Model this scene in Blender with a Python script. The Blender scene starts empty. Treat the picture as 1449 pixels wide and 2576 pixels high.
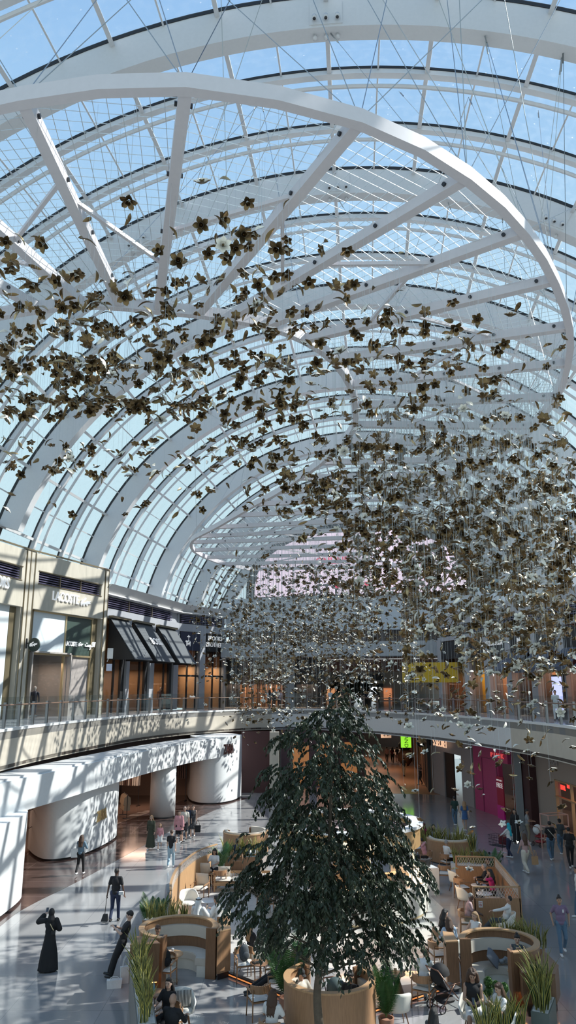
import bpy, math, random
from math import sin, cos, pi, sqrt, atan2, radians as R
from mathutils import Vector, Matrix
random.seed(7)
sc = bpy.context.scene
col = sc.collection
# ---------------------------------------------------------------- camera
EYE = 8.05
FPX = 1870.0
TH = math.atan(446/1870)
cd = bpy.data.cameras.new('camera'); cam = bpy.data.objects.new('camera', cd); col.objects.link(cam)
cam.location = (0, 0, EYE); cam.rotation_euler = (pi/2+TH, 0, 0)
cd.sensor_fit = 'VERTICAL'; cd.sensor_height = 36; cd.lens = FPX/2576*36; cd.clip_end = 600
sc.camera = cam
sc.view_settings.view_transform = 'Standard'; sc.view_settings.look = 'None'
sc.view_settings.exposure = 0.0; sc.view_settings.gamma = 1.0
sc.cycles.transparent_max_bounces = 40; sc.cycles.max_bounces = 8
sc.cycles.diffuse_bounces = 3; sc.cycles.glossy_bounces = 4
sc.cycles.sample_clamp_indirect = 6; sc.cycles.caustics_reflective = False; sc.cycles.caustics_refractive = False
# survey helpers: the direction seen at a photo point, and where it meets a level or a wall
def ray(x, y):
    u = (x-724.5)/FPX; v = (1288-y)/FPX
    return Vector((u, cos(TH)-v*sin(TH), sin(TH)+v*cos(TH)))
def G(x, y, z=0.0):
    r = ray(x, y); t = (z-EYE)/r.z
    return Vector((r.x*t, r.y*t, z))
def AT(x, y, Y):
    r = ray(x, y); t = Y/r.y
    return Vector((r.x*t, Y, EYE+r.z*t))
# ---------------------------------------------------------------- materials
_M = {}
def mat(name, c=(.8, .8, .8), rough=.5, metal=0., spec=.5, bump=0., bscale=40., var=0., vscale=8., emit=None, es=0., coat=0., stretch=None):
    if name in _M: return _M[name]
    m = bpy.data.materials.new(name); m.use_nodes = True; _M[name] = m
    nt = m.node_tree; n = nt.nodes; b = n['Principled BSDF']
    b.inputs['Base Color'].default_value = (*c, 1); b.inputs['Roughness'].default_value = rough
    b.inputs['Metallic'].default_value = metal; b.inputs['Specular IOR Level'].default_value = spec
    b.inputs['Coat Weight'].default_value = coat
    tc = n.new('ShaderNodeTexCoord'); mp = n.new('ShaderNodeMapping')
    nt.links.new(tc.outputs['Object'], mp.inputs[0])
    if stretch: mp.inputs['Scale'].default_value = stretch
    if True:
        nz = n.new('ShaderNodeTexNoise'); nz.inputs['Scale'].default_value = vscale; nz.inputs['Detail'].default_value = 4
        nt.links.new(mp.outputs[0], nz.inputs[0])
        mr = n.new('ShaderNodeMapRange'); mr.inputs[1].default_value = .3; mr.inputs[2].default_value = .7
        v = max(var, .02)
        mr.inputs[3].default_value = 1-v; mr.inputs[4].default_value = 1+v
        nt.links.new(nz.outputs[0], mr.inputs[0])
        mx = n.new('ShaderNodeVectorMath'); mx.operation = 'SCALE'; mx.inputs[0].default_value = c
        nt.links.new(mr.outputs[0], mx.inputs['Scale']); nt.links.new(mx.outputs[0], b.inputs['Base Color'])
    if bump:
        n2 = n.new('ShaderNodeTexNoise'); n2.inputs['Scale'].default_value = bscale
        nt.links.new(mp.outputs[0], n2.inputs[0])
        bp = n.new('ShaderNodeBump'); bp.inputs['Strength'].default_value = bump; bp.inputs['Distance'].default_value = .02
        nt.links.new(n2.outputs[0], bp.inputs['Height']); nt.links.new(bp.outputs[0], b.inputs['Normal'])
    if emit:
        b.inputs['Emission Color'].default_value = (*emit, 1); b.inputs['Emission Strength'].default_value = es
    return m
def glass_mat(name, tint, refl=.06, rough=.03, haze=0.):
    m = bpy.data.materials.new(name); m.use_nodes = True; _M[name] = m
    nt = m.node_tree; n = nt.nodes; n.clear()
    out = n.new('ShaderNodeOutputMaterial'); tr = n.new('ShaderNodeBsdfTransparent'); gl = n.new('ShaderNodeBsdfGlossy')
    tr.inputs[0].default_value = (*tint, 1); gl.inputs['Roughness'].default_value = rough
    fr = n.new('ShaderNodeLayerWeight'); fr.inputs[0].default_value = .5
    pw = n.new('ShaderNodeMath'); pw.operation = 'POWER'; pw.inputs[1].default_value = 4
    ad = n.new('ShaderNodeMath'); ad.operation = 'MULTIPLY_ADD'; ad.inputs[1].default_value = .5; ad.inputs[2].default_value = refl*.6; ad.use_clamp = True
    nt.links.new(fr.outputs['Facing'], pw.inputs[0]); nt.links.new(pw.outputs[0], ad.inputs[0])
    mx = n.new('ShaderNodeMixShader'); nt.links.new(ad.outputs[0], mx.inputs[0])
    nt.links.new(tr.outputs[0], mx.inputs[1]); nt.links.new(gl.outputs[0], mx.inputs[2])
    last = mx
    if haze:
        df = n.new('ShaderNodeBsdfDiffuse'); df.inputs[0].default_value = (.9, .93, .95, 1)
        tl = n.new('ShaderNodeBsdfTranslucent'); tl.inputs[0].default_value = (.9, .93, .95, 1)
        a2 = n.new('ShaderNodeMixShader'); a2.inputs[0].default_value = .5
        nt.links.new(df.outputs[0], a2.inputs[1]); nt.links.new(tl.outputs[0], a2.inputs[2])
        tc = n.new('ShaderNodeTexCoord'); nz = n.new('ShaderNodeTexNoise'); nz.inputs['Scale'].default_value = 3; nz.inputs['Detail'].default_value = 8
        nt.links.new(tc.outputs['Object'], nz.inputs[0])
        vz = n.new('ShaderNodeTexVoronoi'); vz.inputs['Scale'].default_value = 2.2; nt.links.new(tc.outputs['Object'], vz.inputs[0])
        lt = n.new('ShaderNodeMath'); lt.operation = 'LESS_THAN'; lt.inputs[1].default_value = .07; nt.links.new(vz.outputs[0], lt.inputs[0])
        mr = n.new('ShaderNodeMapRange'); mr.inputs[1].default_value = .45; mr.inputs[2].default_value = .75
        mr.inputs[3].default_value = haze*.4; mr.inputs[4].default_value = haze*2
        nt.links.new(nz.outputs[0], mr.inputs[0])
        mm = n.new('ShaderNodeMath'); mm.operation = 'MULTIPLY_ADD'; mm.inputs[1].default_value = .35
        nt.links.new(lt.outputs[0], mm.inputs[0]); nt.links.new(mr.outputs[0], mm.inputs[2])
        m2 = n.new('ShaderNodeMixShader'); nt.links.new(mm.outputs[0], m2.inputs[0])
        nt.links.new(mx.outputs[0], m2.inputs[1]); nt.links.new(a2.outputs[0], m2.inputs[2]); last = m2
    nt.links.new(last.outputs[0], out.inputs[0])
    return m
def tile_mat(name, c, joint, sx, sy, rough, spec, jw=.006, var=.04, off=0., rotz=0.):
    m = mat(name, c, rough, 0, spec, var=var, vscale=60)
    nt = m.node_tree; n = nt.nodes; b = n['Principled BSDF']
    tc = n.new('ShaderNodeTexCoord'); mp = n.new('ShaderNodeMapping'); mp.inputs['Rotation'].default_value = (0, 0, rotz)
    nt.links.new(tc.outputs['Object'], mp.inputs[0])
    br = n.new('ShaderNodeTexBrick'); br.inputs['Scale'].default_value = 1
    br.inputs['Brick Width'].default_value = sx; br.inputs['Row Height'].default_value = sy
    br.inputs['Mortar Size'].default_value = jw; br.offset = off
    br.inputs['Color1'].default_value = (1, 1, 1, 1); br.inputs['Color2'].default_value = (.93, .93, .93, 1); br.inputs['Mortar'].default_value = (*[j/max(q, .01) for j, q in zip(joint, c)], 1)
    nt.links.new(mp.outputs[0], br.inputs[0])
    src = b.inputs['Base Color'].links[0].from_socket
    mu = n.new('ShaderNodeVectorMath'); mu.operation = 'MULTIPLY'
    nt.links.new(src, mu.inputs[0]); nt.links.new(br.outputs[0], mu.inputs[1]); nt.links.new(mu.outputs[0], b.inputs['Base Color'])
    return m
WHITE = mat('white_paint', (.66, .66, .66), .45)
STEEL = mat('white_steel', (.62, .62, .63), .38)
FRAME = mat('frame_paint', (.60, .57, .59), .35, var=.02)
STONE = mat('beige_stone', (.47, .43, .36), .6, var=.09, vscale=3, stretch=(1, 1, .3))
STONE2 = mat('stone_panel', (.52, .47, .395), .55, var=.05, vscale=2)
BRONZE = mat('bronze_trim', (.23, .19, .12), .35, .6)
BRASS = mat('pale_brass', (.62, .48, .28), .3, .7)
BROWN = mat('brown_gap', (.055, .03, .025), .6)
BLACK = mat('black_paint', (.012, .012, .014), .5)
DARK = mat('dark_metal', (.05, .05, .055), .35, .7)
CHAR = mat('charcoal_fabric', (.075, .085, .095), .7, var=.12, vscale=30, stretch=(8, 8, 1))
CHROME = mat('chrome', (.6, .6, .6), .12, 1.)
RAIL = mat('handrail_wood', (.2, .12, .08), .35)
POSTM = mat('post_steel', (.28, .27, .27), .3, .8)
WOOD = mat('oak_wood', (.34, .19, .1), .42, var=.16, vscale=6, stretch=(8, 8, .6))
WOOD2 = mat('walnut_wood', (.22, .115, .06), .4, var=.14, vscale=6, stretch=(8, 8, .6))
WOOD3 = mat('light_oak', (.45, .27, .14), .42, var=.12, vscale=6, stretch=(8, 8, .6))
CREAM = mat('cream_upholstery', (.62, .56, .48), .75, bump=.1, bscale=120)
CREAM2 = mat('ivory_shell', (.74, .71, .64), .5)
GREYC = mat('grey_cushion', (.16, .17, .19), .85, bump=.2)
MARBLE = mat('table_marble', (.7, .7, .69), .25, var=.08, vscale=5)
REDM = mat('red_paint', (.5, .02, .03), .5)
PINK = mat('pink_wall', (.46, .05, .17), .5, var=.03)
MAROON = mat('maroon_wall', (.05, .012, .014), .5)
WHITEL = mat('sign_white', (.85, .85, .85), .4, emit=(1, 1, 1), es=.25)
GOLDL = mat('sign_gold', (.55, .4, .18), .3, .8)
GLASS = glass_mat('roof_glass', (.90, .96, .985), .05, .05, .045)
GLASSC = glass_mat('clear_glass', (.93, .96, .96), .05)
GLASSD = glass_mat('shop_glass', (.84, .84, .84), .09)
# ---------------------------------------------------------------- mesh builder
class MB:
    def __init__(s): s.v = []; s.f = []; s.m = []
    def add(s, vs, fs, mi=0):
        o = len(s.v); s.v += [tuple(v) for v in vs]; s.f += [tuple(i+o for i in f) for f in fs]; s.m += [mi]*len(fs)
        return s
    def hexa(s, p, mi=0):
        return s.add(p, [(0, 3, 2, 1), (4, 5, 6, 7), (0, 1, 5, 4), (1, 2, 6, 5), (2, 3, 7, 6), (3, 0, 4, 7)], mi)
    def box(s, c, d, rz=0., mi=0):
        ca, sa = cos(rz), sin(rz); p = []
        for z in (-.5, .5):
            for x, y in ((-.5, -.5), (.5, -.5), (.5, .5), (-.5, .5)):
                X, Y = x*d[0], y*d[1]; p.append((c[0]+X*ca-Y*sa, c[1]+X*sa+Y*ca, c[2]+z*d[2]))
        return s.hexa(p, mi)
    def bar(s, a, b, w, h=None, mi=0, up=None):
        a = Vector(a); b = Vector(b); h = h or w; d = (b-a)
        if d.length < 1e-6: return s
        d.normalize(); u = Vector(up) if up else Vector((0, 0, 1))
        if abs(d.dot(u)) > .97: u = Vector((0, 1, 0))
        x = d.cross(u).normalized(); y = x.cross(d).normalized(); p = []
        for e in (a, b):
            for i, j in ((-.5, -.5), (.5, -.5), (.5, .5), (-.5, .5)): p.append(e+x*(i*w)+y*(j*h))
        return s.hexa(p, mi)
    def tube(s, pts, r, n=6, mi=0, cap=True):
        pts = [Vector(p) for p in pts]; rs = r if hasattr(r, '__len__') else [r]*len(pts)
        vs = []; fs = []; px = None
        for i, p in enumerate(pts):
            d = (pts[min(i+1, len(pts)-1)]-pts[max(i-1, 0)])
            if d.length < 1e-9: d = Vector((0, 0, 1))
            d.normalize()
            if px is None: px = d.cross(Vector((0, 0, 1)) if abs(d.z) < .9 else Vector((1, 0, 0))).normalized()
            else: px = (px-d*px.dot(d)).normalized()
            py = d.cross(px)
            for k in range(n):
                a = 2*pi*k/n; vs.append(p+(px*cos(a)+py*sin(a))*rs[i])
        for i in range(len(pts)-1):
            for k in range(n): fs.append((i*n+k, i*n+(k+1) % n, (i+1)*n+(k+1) % n, (i+1)*n+k))
        if cap: fs += [tuple(range(n-1, -1, -1)), tuple((len(pts)-1)*n+k for k in range(n))]
        return s.add(vs, fs, mi)
    def lathe(s, prof, c=(0, 0, 0), n=20, mi=0):
        vs = [(c[0]+r*cos(2*pi*k/n), c[1]+r*sin(2*pi*k/n), c[2]+z) for r, z in prof for k in range(n)]
        fs = [(i*n+k, i*n+(k+1) % n, (i+1)*n+(k+1) % n, (i+1)*n+k) for i in range(len(prof)-1) for k in range(n)]
        fs += [tuple(range(n-1, -1, -1)), tuple((len(prof)-1)*n+k for k in range(n))]
        return s.add(vs, fs, mi)
    def ell(s, c, r, n=10, m=7, M=None, mi=0):
        vs = []; c = Vector(c)
        for i in range(m+1):
            t = pi*i/m
            for k in range(n):
                a = 2*pi*k/n; p = Vector((r[0]*sin(t)*cos(a), r[1]*sin(t)*sin(a), r[2]*cos(t)))
                if M: p = M @ p
                vs.append(c+p)
        fs = [(i*n+k, (i+1)*n+k, (i+1)*n+(k+1) % n, i*n+(k+1) % n) for i in range(m) for k in range(n)]
        return s.add(vs, fs, mi)
    def cap(s, a, b, ra, rb, n=10, mi=0):           # tapered round-ended limb
        a = Vector(a); b = Vector(b); d = b-a; L = d.length
        if L < 1e-6: return s.ell(a, (ra,)*3, n, 6, mi=mi)
        d.normalize(); pts = []; rs = []
        for q in (-1., -.8, -.5, 0): pts.append(a+d*(ra*q)); rs.append(max(ra*sqrt(max(0, 1-q*q)), .0005))
        for q in (0, .5, .8, 1.): pts.append(b+d*(rb*q)); rs.append(max(rb*sqrt(max(0, 1-q*q)), .0005))
        return s.tube(pts, rs, n, mi)
    def wall(s, pts, z0, z1, t=.1, mi=0, lean=0.):   # upright wall following a plan line; thickness to the left of travel
        P = [Vector((p[0], p[1])) for p in pts]; N = []
        for i in range(len(P)):
            d = P[min(i+1, len(P)-1)]-P[max(i-1, 0)]; d.normalize(); N.append(Vector((-d.y, d.x)))
        vs = []
        for p, n in zip(P, N):
            q = p+n*t; a0 = p-n*0; l = n*lean
            vs += [(a0.x, a0.y, z0), (q.x, q.y, z0), (q.x+l.x, q.y+l.y, z1), (a0.x+l.x, a0.y+l.y, z1)]
        fs = []
        for i in range(len(P)-1):
            a, b = 4*i, 4*i+4
            fs += [(a, b, b+3, a+3), (a+1, a+2, b+2, b+1), (a+3, b+3, b+2, a+2), (a, a+1, b+1, b)]
        e = 4*(len(P)-1); fs += [(0, 3, 2, 1), (e, e+1, e+2, e+3)]
        return s.add(vs, fs, mi)
    def slab(s, poly, z0, z1, mi=0):
        n = len(poly); vs = [(p[0], p[1], z0) for p in poly]+[(p[0], p[1], z1) for p in poly]
        fs = [tuple(range(n-1, -1, -1)), tuple(range(n, 2*n))]+[(i, (i+1) % n, n+(i+1) % n, n+i) for i in range(n)]
        return s.add(vs, fs, mi)
    def merge(s, o, M=None, mo=0):
        k = len(s.v); s.v += [tuple(M @ Vector(v)) for v in o.v] if M else o.v
        s.f += [tuple(i+k for i in f) for f in o.f]; s.m += [i+mo for i in o.m]; return s
    def build(s, name, mats, parent=None, smooth=False, loc=None, rz=0.):
        me = bpy.data.meshes.new(name); me.from_pydata(s.v, [], s.f)
        for m in (mats if isinstance(mats, (list, tuple)) else [mats]): me.materials.append(m)
        if any(s.m): me.polygons.foreach_set('material_index', s.m)
        if smooth: me.polygons.foreach_set('use_smooth', [True]*len(s.f))
        me.update()
        if not smooth and len(s.f) < 50000:
            me.polygons.foreach_set('use_smooth', [True]*len(s.f)); me.set_sharp_from_angle(angle=R(28))
        o = bpy.data.objects.new(name, me); col.objects.link(o)
        if parent: o.parent = parent
        if loc is not None: o.location = loc
        o.rotation_euler.z = rz
        return o
def tag(o, label=None, cat=None, group=None, kind=None):
    if label: o['label'] = label
    if cat: o['category'] = cat
    if group: o['group'] = group
    if kind: o['kind'] = kind
    return o
def struct(o, label=None):
    o['kind'] = 'structure'
    if label: o['label'] = label
    return o
def thing(name, label, cat, loc=(0, 0, 0), rz=0., group=None):
    o = bpy.data.objects.new(name, None); col.objects.link(o); o.location = loc; o.rotation_euler.z = rz
    o.empty_display_size = .2
    return tag(o, label, cat, group)
def copy_tree(o, parent=None):
    c = o.copy(); col.objects.link(c); c.parent = parent
    for ch in list(o.children): copy_tree(ch, c)
    return c
def smooth_line(pts, n=6, closed=False):
    P = [Vector(p) for p in pts]; out = []; L = len(P)
    for i in range(L if closed else L-1):
        p0 = P[(i-1) % L] if closed or i > 0 else P[i]*2-P[i+1]
        p1 = P[i]; p2 = P[(i+1) % L]; p3 = P[(i+2) % L] if closed or i+2 < L else p2*2-p1
        for k in range(n):
            t = k/n
            out.append(.5*((2*p1)+(p2-p0)*t+(2*p0-5*p1+4*p2-p3)*t*t+(3*p1-p0-3*p2+p3)*t**3))
    if not closed: out.append(P[-1])
    return out
def resample(pts, step):
    out = [pts[0].copy()]; acc = 0.
    for a, b in zip(pts, pts[1:]):
        L = (b-a).length; t = step-acc
        while t <= L: out.append(a+(b-a)*(t/L)); t += step
        acc = (acc+L) % step
    return out
def text_mb(txt, size, depth=.03, sx=1., font_bold=0.):
    cu = bpy.data.curves.new('t', 'FONT'); cu.body = txt; cu.size = size; cu.extrude = depth/2; cu.align_x = 'CENTER'; cu.align_y = 'CENTER'
    cu.offset = font_bold; cu.resolution_u = 3
    o = bpy.data.objects.new('t', cu); col.objects.link(o)
    dg = bpy.context.evaluated_depsgraph_get(); me = bpy.data.meshes.new_from_object(o.evaluated_get(dg))
    mb = MB(); mb.add([(v.co.x*sx, v.co.y, v.co.z) for v in me.vertices], [tuple(p.vertices) for p in me.polygons])
    bpy.data.objects.remove(o); bpy.data.meshes.remove(me); bpy.data.curves.remove(cu)
    return mb
class Fr:                                            # a straight facade from p0 to p1; v points towards the void
    def __init__(s, p0, p1, flip=1):
        s.p = Vector((*p0, 0)); d = Vector((*p1, 0))-s.p; s.L = d.length; s.d = d.normalized(); s.n = Vector((s.d.y, -s.d.x, 0))*flip
    def P(s, u, v, z): return s.p+s.d*u+s.n*v+Vector((0, 0, z))
    def px(s, x, y, v=0.):
        r = ray(x, y); o = Vector((0, 0, EYE)); q = s.p+s.n*v
        t = (q-o).dot(s.n)/r.dot(s.n); h = o+r*t
        return (h-s.p).dot(s.d), h.z
    def box(s, mb, u0, u1, v0, v1, z0, z1, mi=0):
        return mb.hexa([s.P(u, v, z) for z in (z0, z1) for u, v in ((u0, v0), (u1, v0), (u1, v1), (u0, v1))], mi)
    def M(s, u, v, z):                               # matrix that stands text or a picture up on the facade
        M = Matrix.Identity(4); ud = s.d; 
        if s.d.cross(Vector((0, 0, 1))).dot(s.n) < 0: ud = -s.d
        for i, a in enumerate((ud, Vector((0, 0, 1)), s.n)):
            for j in range(3): M[j][i] = a[j]
        M.translation = s.P(u, v, z); return M
# ---------------------------------------------------------------- daylight
w = bpy.data.worlds.new('sky'); sc.world = w; w.use_nodes = True; nt = w.node_tree; n = nt.nodes
bg = n['Background']; tc = n.new('ShaderNodeTexCoord'); sp = n.new('ShaderNodeSeparateXYZ'); nt.links.new(tc.outputs['Generated'], sp.inputs[0])
cr = n.new('ShaderNodeValToRGB'); nt.links.new(sp.outputs[2], cr.inputs[0]); e = cr.color_ramp.elements
e[0].position = 0.; e[0].color = (.70, .85, .88, 1); e[1].position = 1.; e[1].color = (.19, .38, .76, 1)
k = e.new(.35); k.color = (.60, .80, .88, 1); k = e.new(.62); k.color = (.38, .60, .86, 1)
nt.links.new(cr.outputs[0], bg.inputs[0]); bg.inputs[1].default_value = 1.08
sd = bpy.data.lights.new('sun', 'SUN'); sun = bpy.data.objects.new('sun', sd); col.objects.link(sun)
sd.energy = 8.5; sd.angle = .009; sd.color = (1, .95, .88)
SUNV = Vector((-.97*cos(R(39.5)), -.23*cos(R(39.5)), -sin(R(39.5))))
sun.rotation_euler = SUNV.to_track_quat('-Z', 'Y').to_euler()
sun.location = (60, 20, 60)
def lamp(name, loc, power, color, size=.3, kind='AREA'):
    size = 1.7; power *= 1.3
    l = bpy.data.lights.new(name, kind); l.energy = power; l.color = color
    if kind == 'POINT': l.shadow_soft_size = size
    else: l.size = size
    o = bpy.data.objects.new(name, l); o.location = loc; col.objects.link(o); return o
WARM = (1, .72, .50)
# ================================================================ SHELL: floors, deck, fascia
DECK = 6.3
DE = [Vector((x, y, 0)) for x, y in [(-9.0, 8), (-11.2, 18), (-12.0, 28), (-12.15, 33), (-11.95, 38.4), (-11.2, 44.8), (-10.2, 51.3), (-8.5, 57.1), (-6.4, 61.3), (-4.0, 64.5), (-1.4, 66.6), (1.5, 66.9), (4.6, 63.6), (7.5, 59), (10.6, 51.3), (12.4, 43.1), (12.95, 38.5), (13.0, 34), (12.6, 28), (11.8, 20), (9.5, 8)]]
DES = smooth_line(DE, 6)
fl = tile_mat('terrazzo', (.33, .325, .325), (.2, .2, .21), 2.4, 2.4, .1, .9, .008, .05)
mb = MB(); mb.slab([(-45, -2), (45, -2), (45, 130), (-45, 130)], -.3, 0)
struct(mb.build('floor', fl), 'polished grey terrazzo ground floor of the mall')
cf = tile_mat('cafe_tile', (.56, .54, .51), (.3, .29, .27), 1.2, .6, .35, .4, .006, .04, .5, .35)
mb = MB(); mb.slab([(4.4, 24.4), (5.6, 27.5), (5.9, 30.5), (5.6, 33.5), (4, 36), (0, 37), (-2.4, 35.5), (-3.4, 32), (-3.3, 28.5), (-2.4, 26.2), (-.2, 25), (2, 24.4)], 0, .006)
struct(mb.build('floor_inlay', cf), 'pale beige tiled floor under the cafe tables')
mb = MB(); mb.slab([(7.2, 62.8), (13.4, 61.6), (17, 125), (6.5, 125), (4, 66)], 0, .006)
struct(mb.build('floor_corridor', mat('corridor_floor', (.40, .24, .15), .3, var=.06)), 'warm brown floor of the far ground level corridor')
def off_line(pts, d):
    out = []
    for i, p in enumerate(pts):
        t = pts[min(i+1, len(pts)-1)]-pts[max(i-1, 0)]; t.normalize(); out.append(p+Vector((-t.y, t.x, 0))*d)
    return out
DEO = off_line(DES, 6.5)
mb = MB()
for i in range(len(DES)-1):
    a, b, c, d = DES[i], DES[i+1], DEO[i+1], DEO[i]
    mb.hexa([(p.x, p.y, z) for z in (DECK-.35, DECK) for p in (a, d, c, b)])
upf = tile_mat('deck_tile', (.45, .46, .48), (.25, .25, .26), 1.2, 1.2, .15, .6, .006)
struct(mb.build('floor_upper', upf), 'grey tiled upper walkway around the void')
mb = MB(); mb.slab([(-10, 72.8), (19, 66), (22, 130), (-14, 130)], DECK-.32, DECK-.01)
struct(mb.build('floor_hall', mat('hall_floor', (.27, .25, .24), .2, var=.05)), 'polished floor of the upper hall beyond the railing')
def arc(i0, i1, d=0.): 
    return off_line(DES, d)[i0:i1+1]
def nearest(px, py):
    q = Vector((px, py, 0)); return min(range(len(DES)), key=lambda i: (DES[i]-q).length)
iL = nearest(-1.4, 66.7); iR = nearest(12.4, 43.1)
FZ0 = 4.68
for nm, a, b, m, lb in (('wall_fascia_left', 0, iL, STONE2, 'beige stone edge of the upper walkway, left side'), ('wall_fascia_centre', iL, iR, WHITE, 'white painted edge of the upper walkway at the far end'), ('wall_fascia_right', iR, len(DES)-1, STONE2, 'beige stone edge of the upper walkway, right side')):
    mb = MB(); mb.wall(DES[a:b+1], FZ0, DECK+.02, .25); struct(mb.build(nm, m), lb)
mb = MB(); mb.wall(off_line(DES, -.03), DECK-.02, DECK+.10, .35); struct(mb.build('trim_1', mat('kerb_white', (.7, .7, .69), .4)), 'white kerb under the railing')
# underside of the walkway and the dark gap above the shop fronts
mb = MB()
for i in range(len(DES)-1):
    a, b, c, d = DES[i], DES[i+1], DEO[i+1], DEO[i]
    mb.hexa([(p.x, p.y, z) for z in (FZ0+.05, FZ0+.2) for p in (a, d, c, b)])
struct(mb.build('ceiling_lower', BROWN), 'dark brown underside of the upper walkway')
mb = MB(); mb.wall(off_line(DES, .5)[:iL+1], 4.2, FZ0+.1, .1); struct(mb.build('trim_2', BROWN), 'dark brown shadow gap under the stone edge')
# ---------------------------------------------------------------- railing
rail = thing('railing', 'glass and steel balustrade with brown handrail around the upper walkway', 'railing', (0, 0, DECK))
RL = resample(off_line(DES, .18), 1.72)
hb = MB(); hb.tube([(p.x, p.y, 1.08) for p in off_line(DES, .12)], .035, 6); hb.build('handrail', RAIL, rail, True)
for i, p in enumerate(RL):
    if p.y < 24: continue
    q = RL[i+1] if i+1 < len(RL) else RL[i-1]; d = (q-p).normalized(); a = atan2(d.y, d.x)
    if i+1 >= len(RL): a += pi
    nrm = Vector((-d.y, d.x, 0))
    mb = MB()
    for s_ in (-.035, .035): mb.box((p.x+d.x*s_, p.y+d.y*s_, .64), (.032, .12, 1.1), a)
    for z in (.3, .75): mb.box((p.x, p.y, z), (.13, .03, .03), a)
    mb.box((p.x-nrm.x*.03, p.y-nrm.y*.03, 1.05), (.04, .14, .03), a)
    mb.build('post', POSTM, rail)
    if i+1 < len(RL):
        mb = MB(); f = .06
        mb.hexa([Vector((0, 0, z))+p+(q-p)*t+nrm*v for z in (.16, 1.42) for t, v in ((f, .0), (1-f, .0), (1-f, .012), (f, .012))]); mb.build('glass_panel', GLASSC, rail)
# ================================================================ ROOF
ARC = [(0.0, 2.0, 3.5, 21.9, 22.6), (.65, 12.3, 4.2, 22.8, 22.3), (1.42, 22.68, 4.9, 23.6, 21.74), (2.37, 32.97, 5.6, 24.25, 21.17), (3.33, 42.1, 6.4, 23.14, 20.6), (4.73, 53.97, 7.1, 22.73, 20.03), (6.61, 68.4, 7.8, 22.79, 19.46), (8.25, 79.5, 8.4, 22.0, 18.9), (9.95, 90.5, 9.0, 20.5, 18.4)]
WR, ZC, NE = 21.2, 3.85+EYE, 2.0
def frm(t):
    t = max(0, min(t, len(ARC)-1)); i = min(int(t), len(ARC)-2); f = t-i
    A, B = ARC[i], ARC[i+1]; q = [A[k]*(1-f)+B[k]*f for k in range(5)]
    a0 = ARC[max(i-1, 0)]; b1 = ARC[min(i+2, len(ARC)-1)]
    h = .5*((2*A[3])+(B[3]-a0[3])*f+(2*a0[3]-5*A[3]+4*B[3]-b1[3])*f*f+(3*A[3]-a0[3]-3*B[3]+b1[3])*f**3)
    a = R(q[2]); return Vector((q[0], q[1], 0)), Vector((sin(a), cos(a), 0)), Vector((cos(a), -sin(a), 0)), h+EYE, q[4]
def _arcpar(N):                                     # angles at equal steps along the curve, left springing to right springing
    M_ = 600; P = []; L = [0]
    for i in range(M_+1):
        u = pi*i/M_; c, s_ = -cos(u), sin(u)
        P.append((math.copysign(abs(c)**(2/NE), c)*WR, s_**(2/NE)*19.5 if s_ > 0 else 0))
        if i: L.append(L[-1]+math.hypot(P[i][0]-P[i-1][0], P[i][1]-P[i-1][1]))
    out = []; j = 0
    for k in range(N+1):
        g = L[-1]*k/N
        while j < M_ and L[j+1] < g: j += 1
        out.append(pi*(j+(g-L[j])/max(L[j+1]-L[j], 1e-9))/M_ if j < M_ else pi)
    return out
NP = 34
PH = _arcpar(NP)
def footz(t): return 16.85 if t < 4.9 else 15.75       # top of the shops the left feet stand on
def roof(t, u, off):
    P, ax, la, h, wr = frm(t); c, s_ = -cos(u), max(sin(u), 0)
    a = math.copysign(abs(c)**(2/NE), c)*(wr+off); z = ZC+s_**(2/NE)*(h-ZC+off)
    return P+la*a+Vector((0, 0, z))
PH2 = _arcpar(NP*2)
tn = 10
def sweep(mb, t, o0, o1, wid, mi=0, us=PH2, dt=0.):
    P, ax, la, h, wr = frm(t); vs = []; fs = []
    clip = t > 3.5                                    # from here the left feet stand on the shop cornice
    if clip: us = [u for u in us if u > 1.5 or roof(t, u, o0).z > footz(t)-(2.4 if o0 > .3 else 0)]
    ax = ax*.5*wid; sh = frm(t)[1]*dt
    for u in us:
        a = roof(t, u, o0)+sh; b = roof(t, u, o1)+sh; vs += [a-ax, a+ax, b+ax, b-ax]
    for i in range(len(us)-1):
        p, q = 4*i, 4*i+4
        for k in range(4): fs.append((p+k, p+(k+1) % 4, q+(k+1) % 4, q+k))
    e = 4*(len(us)-1); fs += [(0, 1, 2, 3), (e, e+1, e+2, e+3)]
    mb.add(vs, fs, mi)
    for s_ in ((0, len(us)-1) if t < 3.5 else (len(us)-1,) if t < 6.5 else ()):   # straight legs down behind the shops
        v = [Vector(q) for q in vs[4*s_:4*s_+4]]; mb.hexa([q-Vector((0, 0, 5)) for q in v]+v, mi)
LAST = len(ARC)-1
for k in range(0, LAST+1):
    mb = MB(); sweep(mb, k, 0, 1.48, .65); sweep(mb, k, 1.36, 1.52, .70, 1)
    struct(mb.build('trim_%d' % tn, [STEEL, BLACK]), 'white box arch carrying the glass roof'); tn += 1
GASK = BLACK
for k in range(LAST):
    for f in (1/3, 2/3):
        mb = MB(); sweep(mb, k+f, 1.13, 1.48, .1); sweep(mb, k+f, 1.4, 1.51, .16, 1)
        sweep(mb, k+f, 1.08, 1.15, .30)
        vs = [roof(k+f, u, .62)+frm(k+f)[1]*.05 for u in PH2 if k+f < 3.5 or u > 1.5 or roof(k+f, u, 0).z > footz(k+f)-2.4]; mb.tube(vs, .085, 6)
        struct(mb.build('trim_%d' % tn, [STEEL, BLACK]), 'slim white roof rib with its tie tube'); tn += 1
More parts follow.
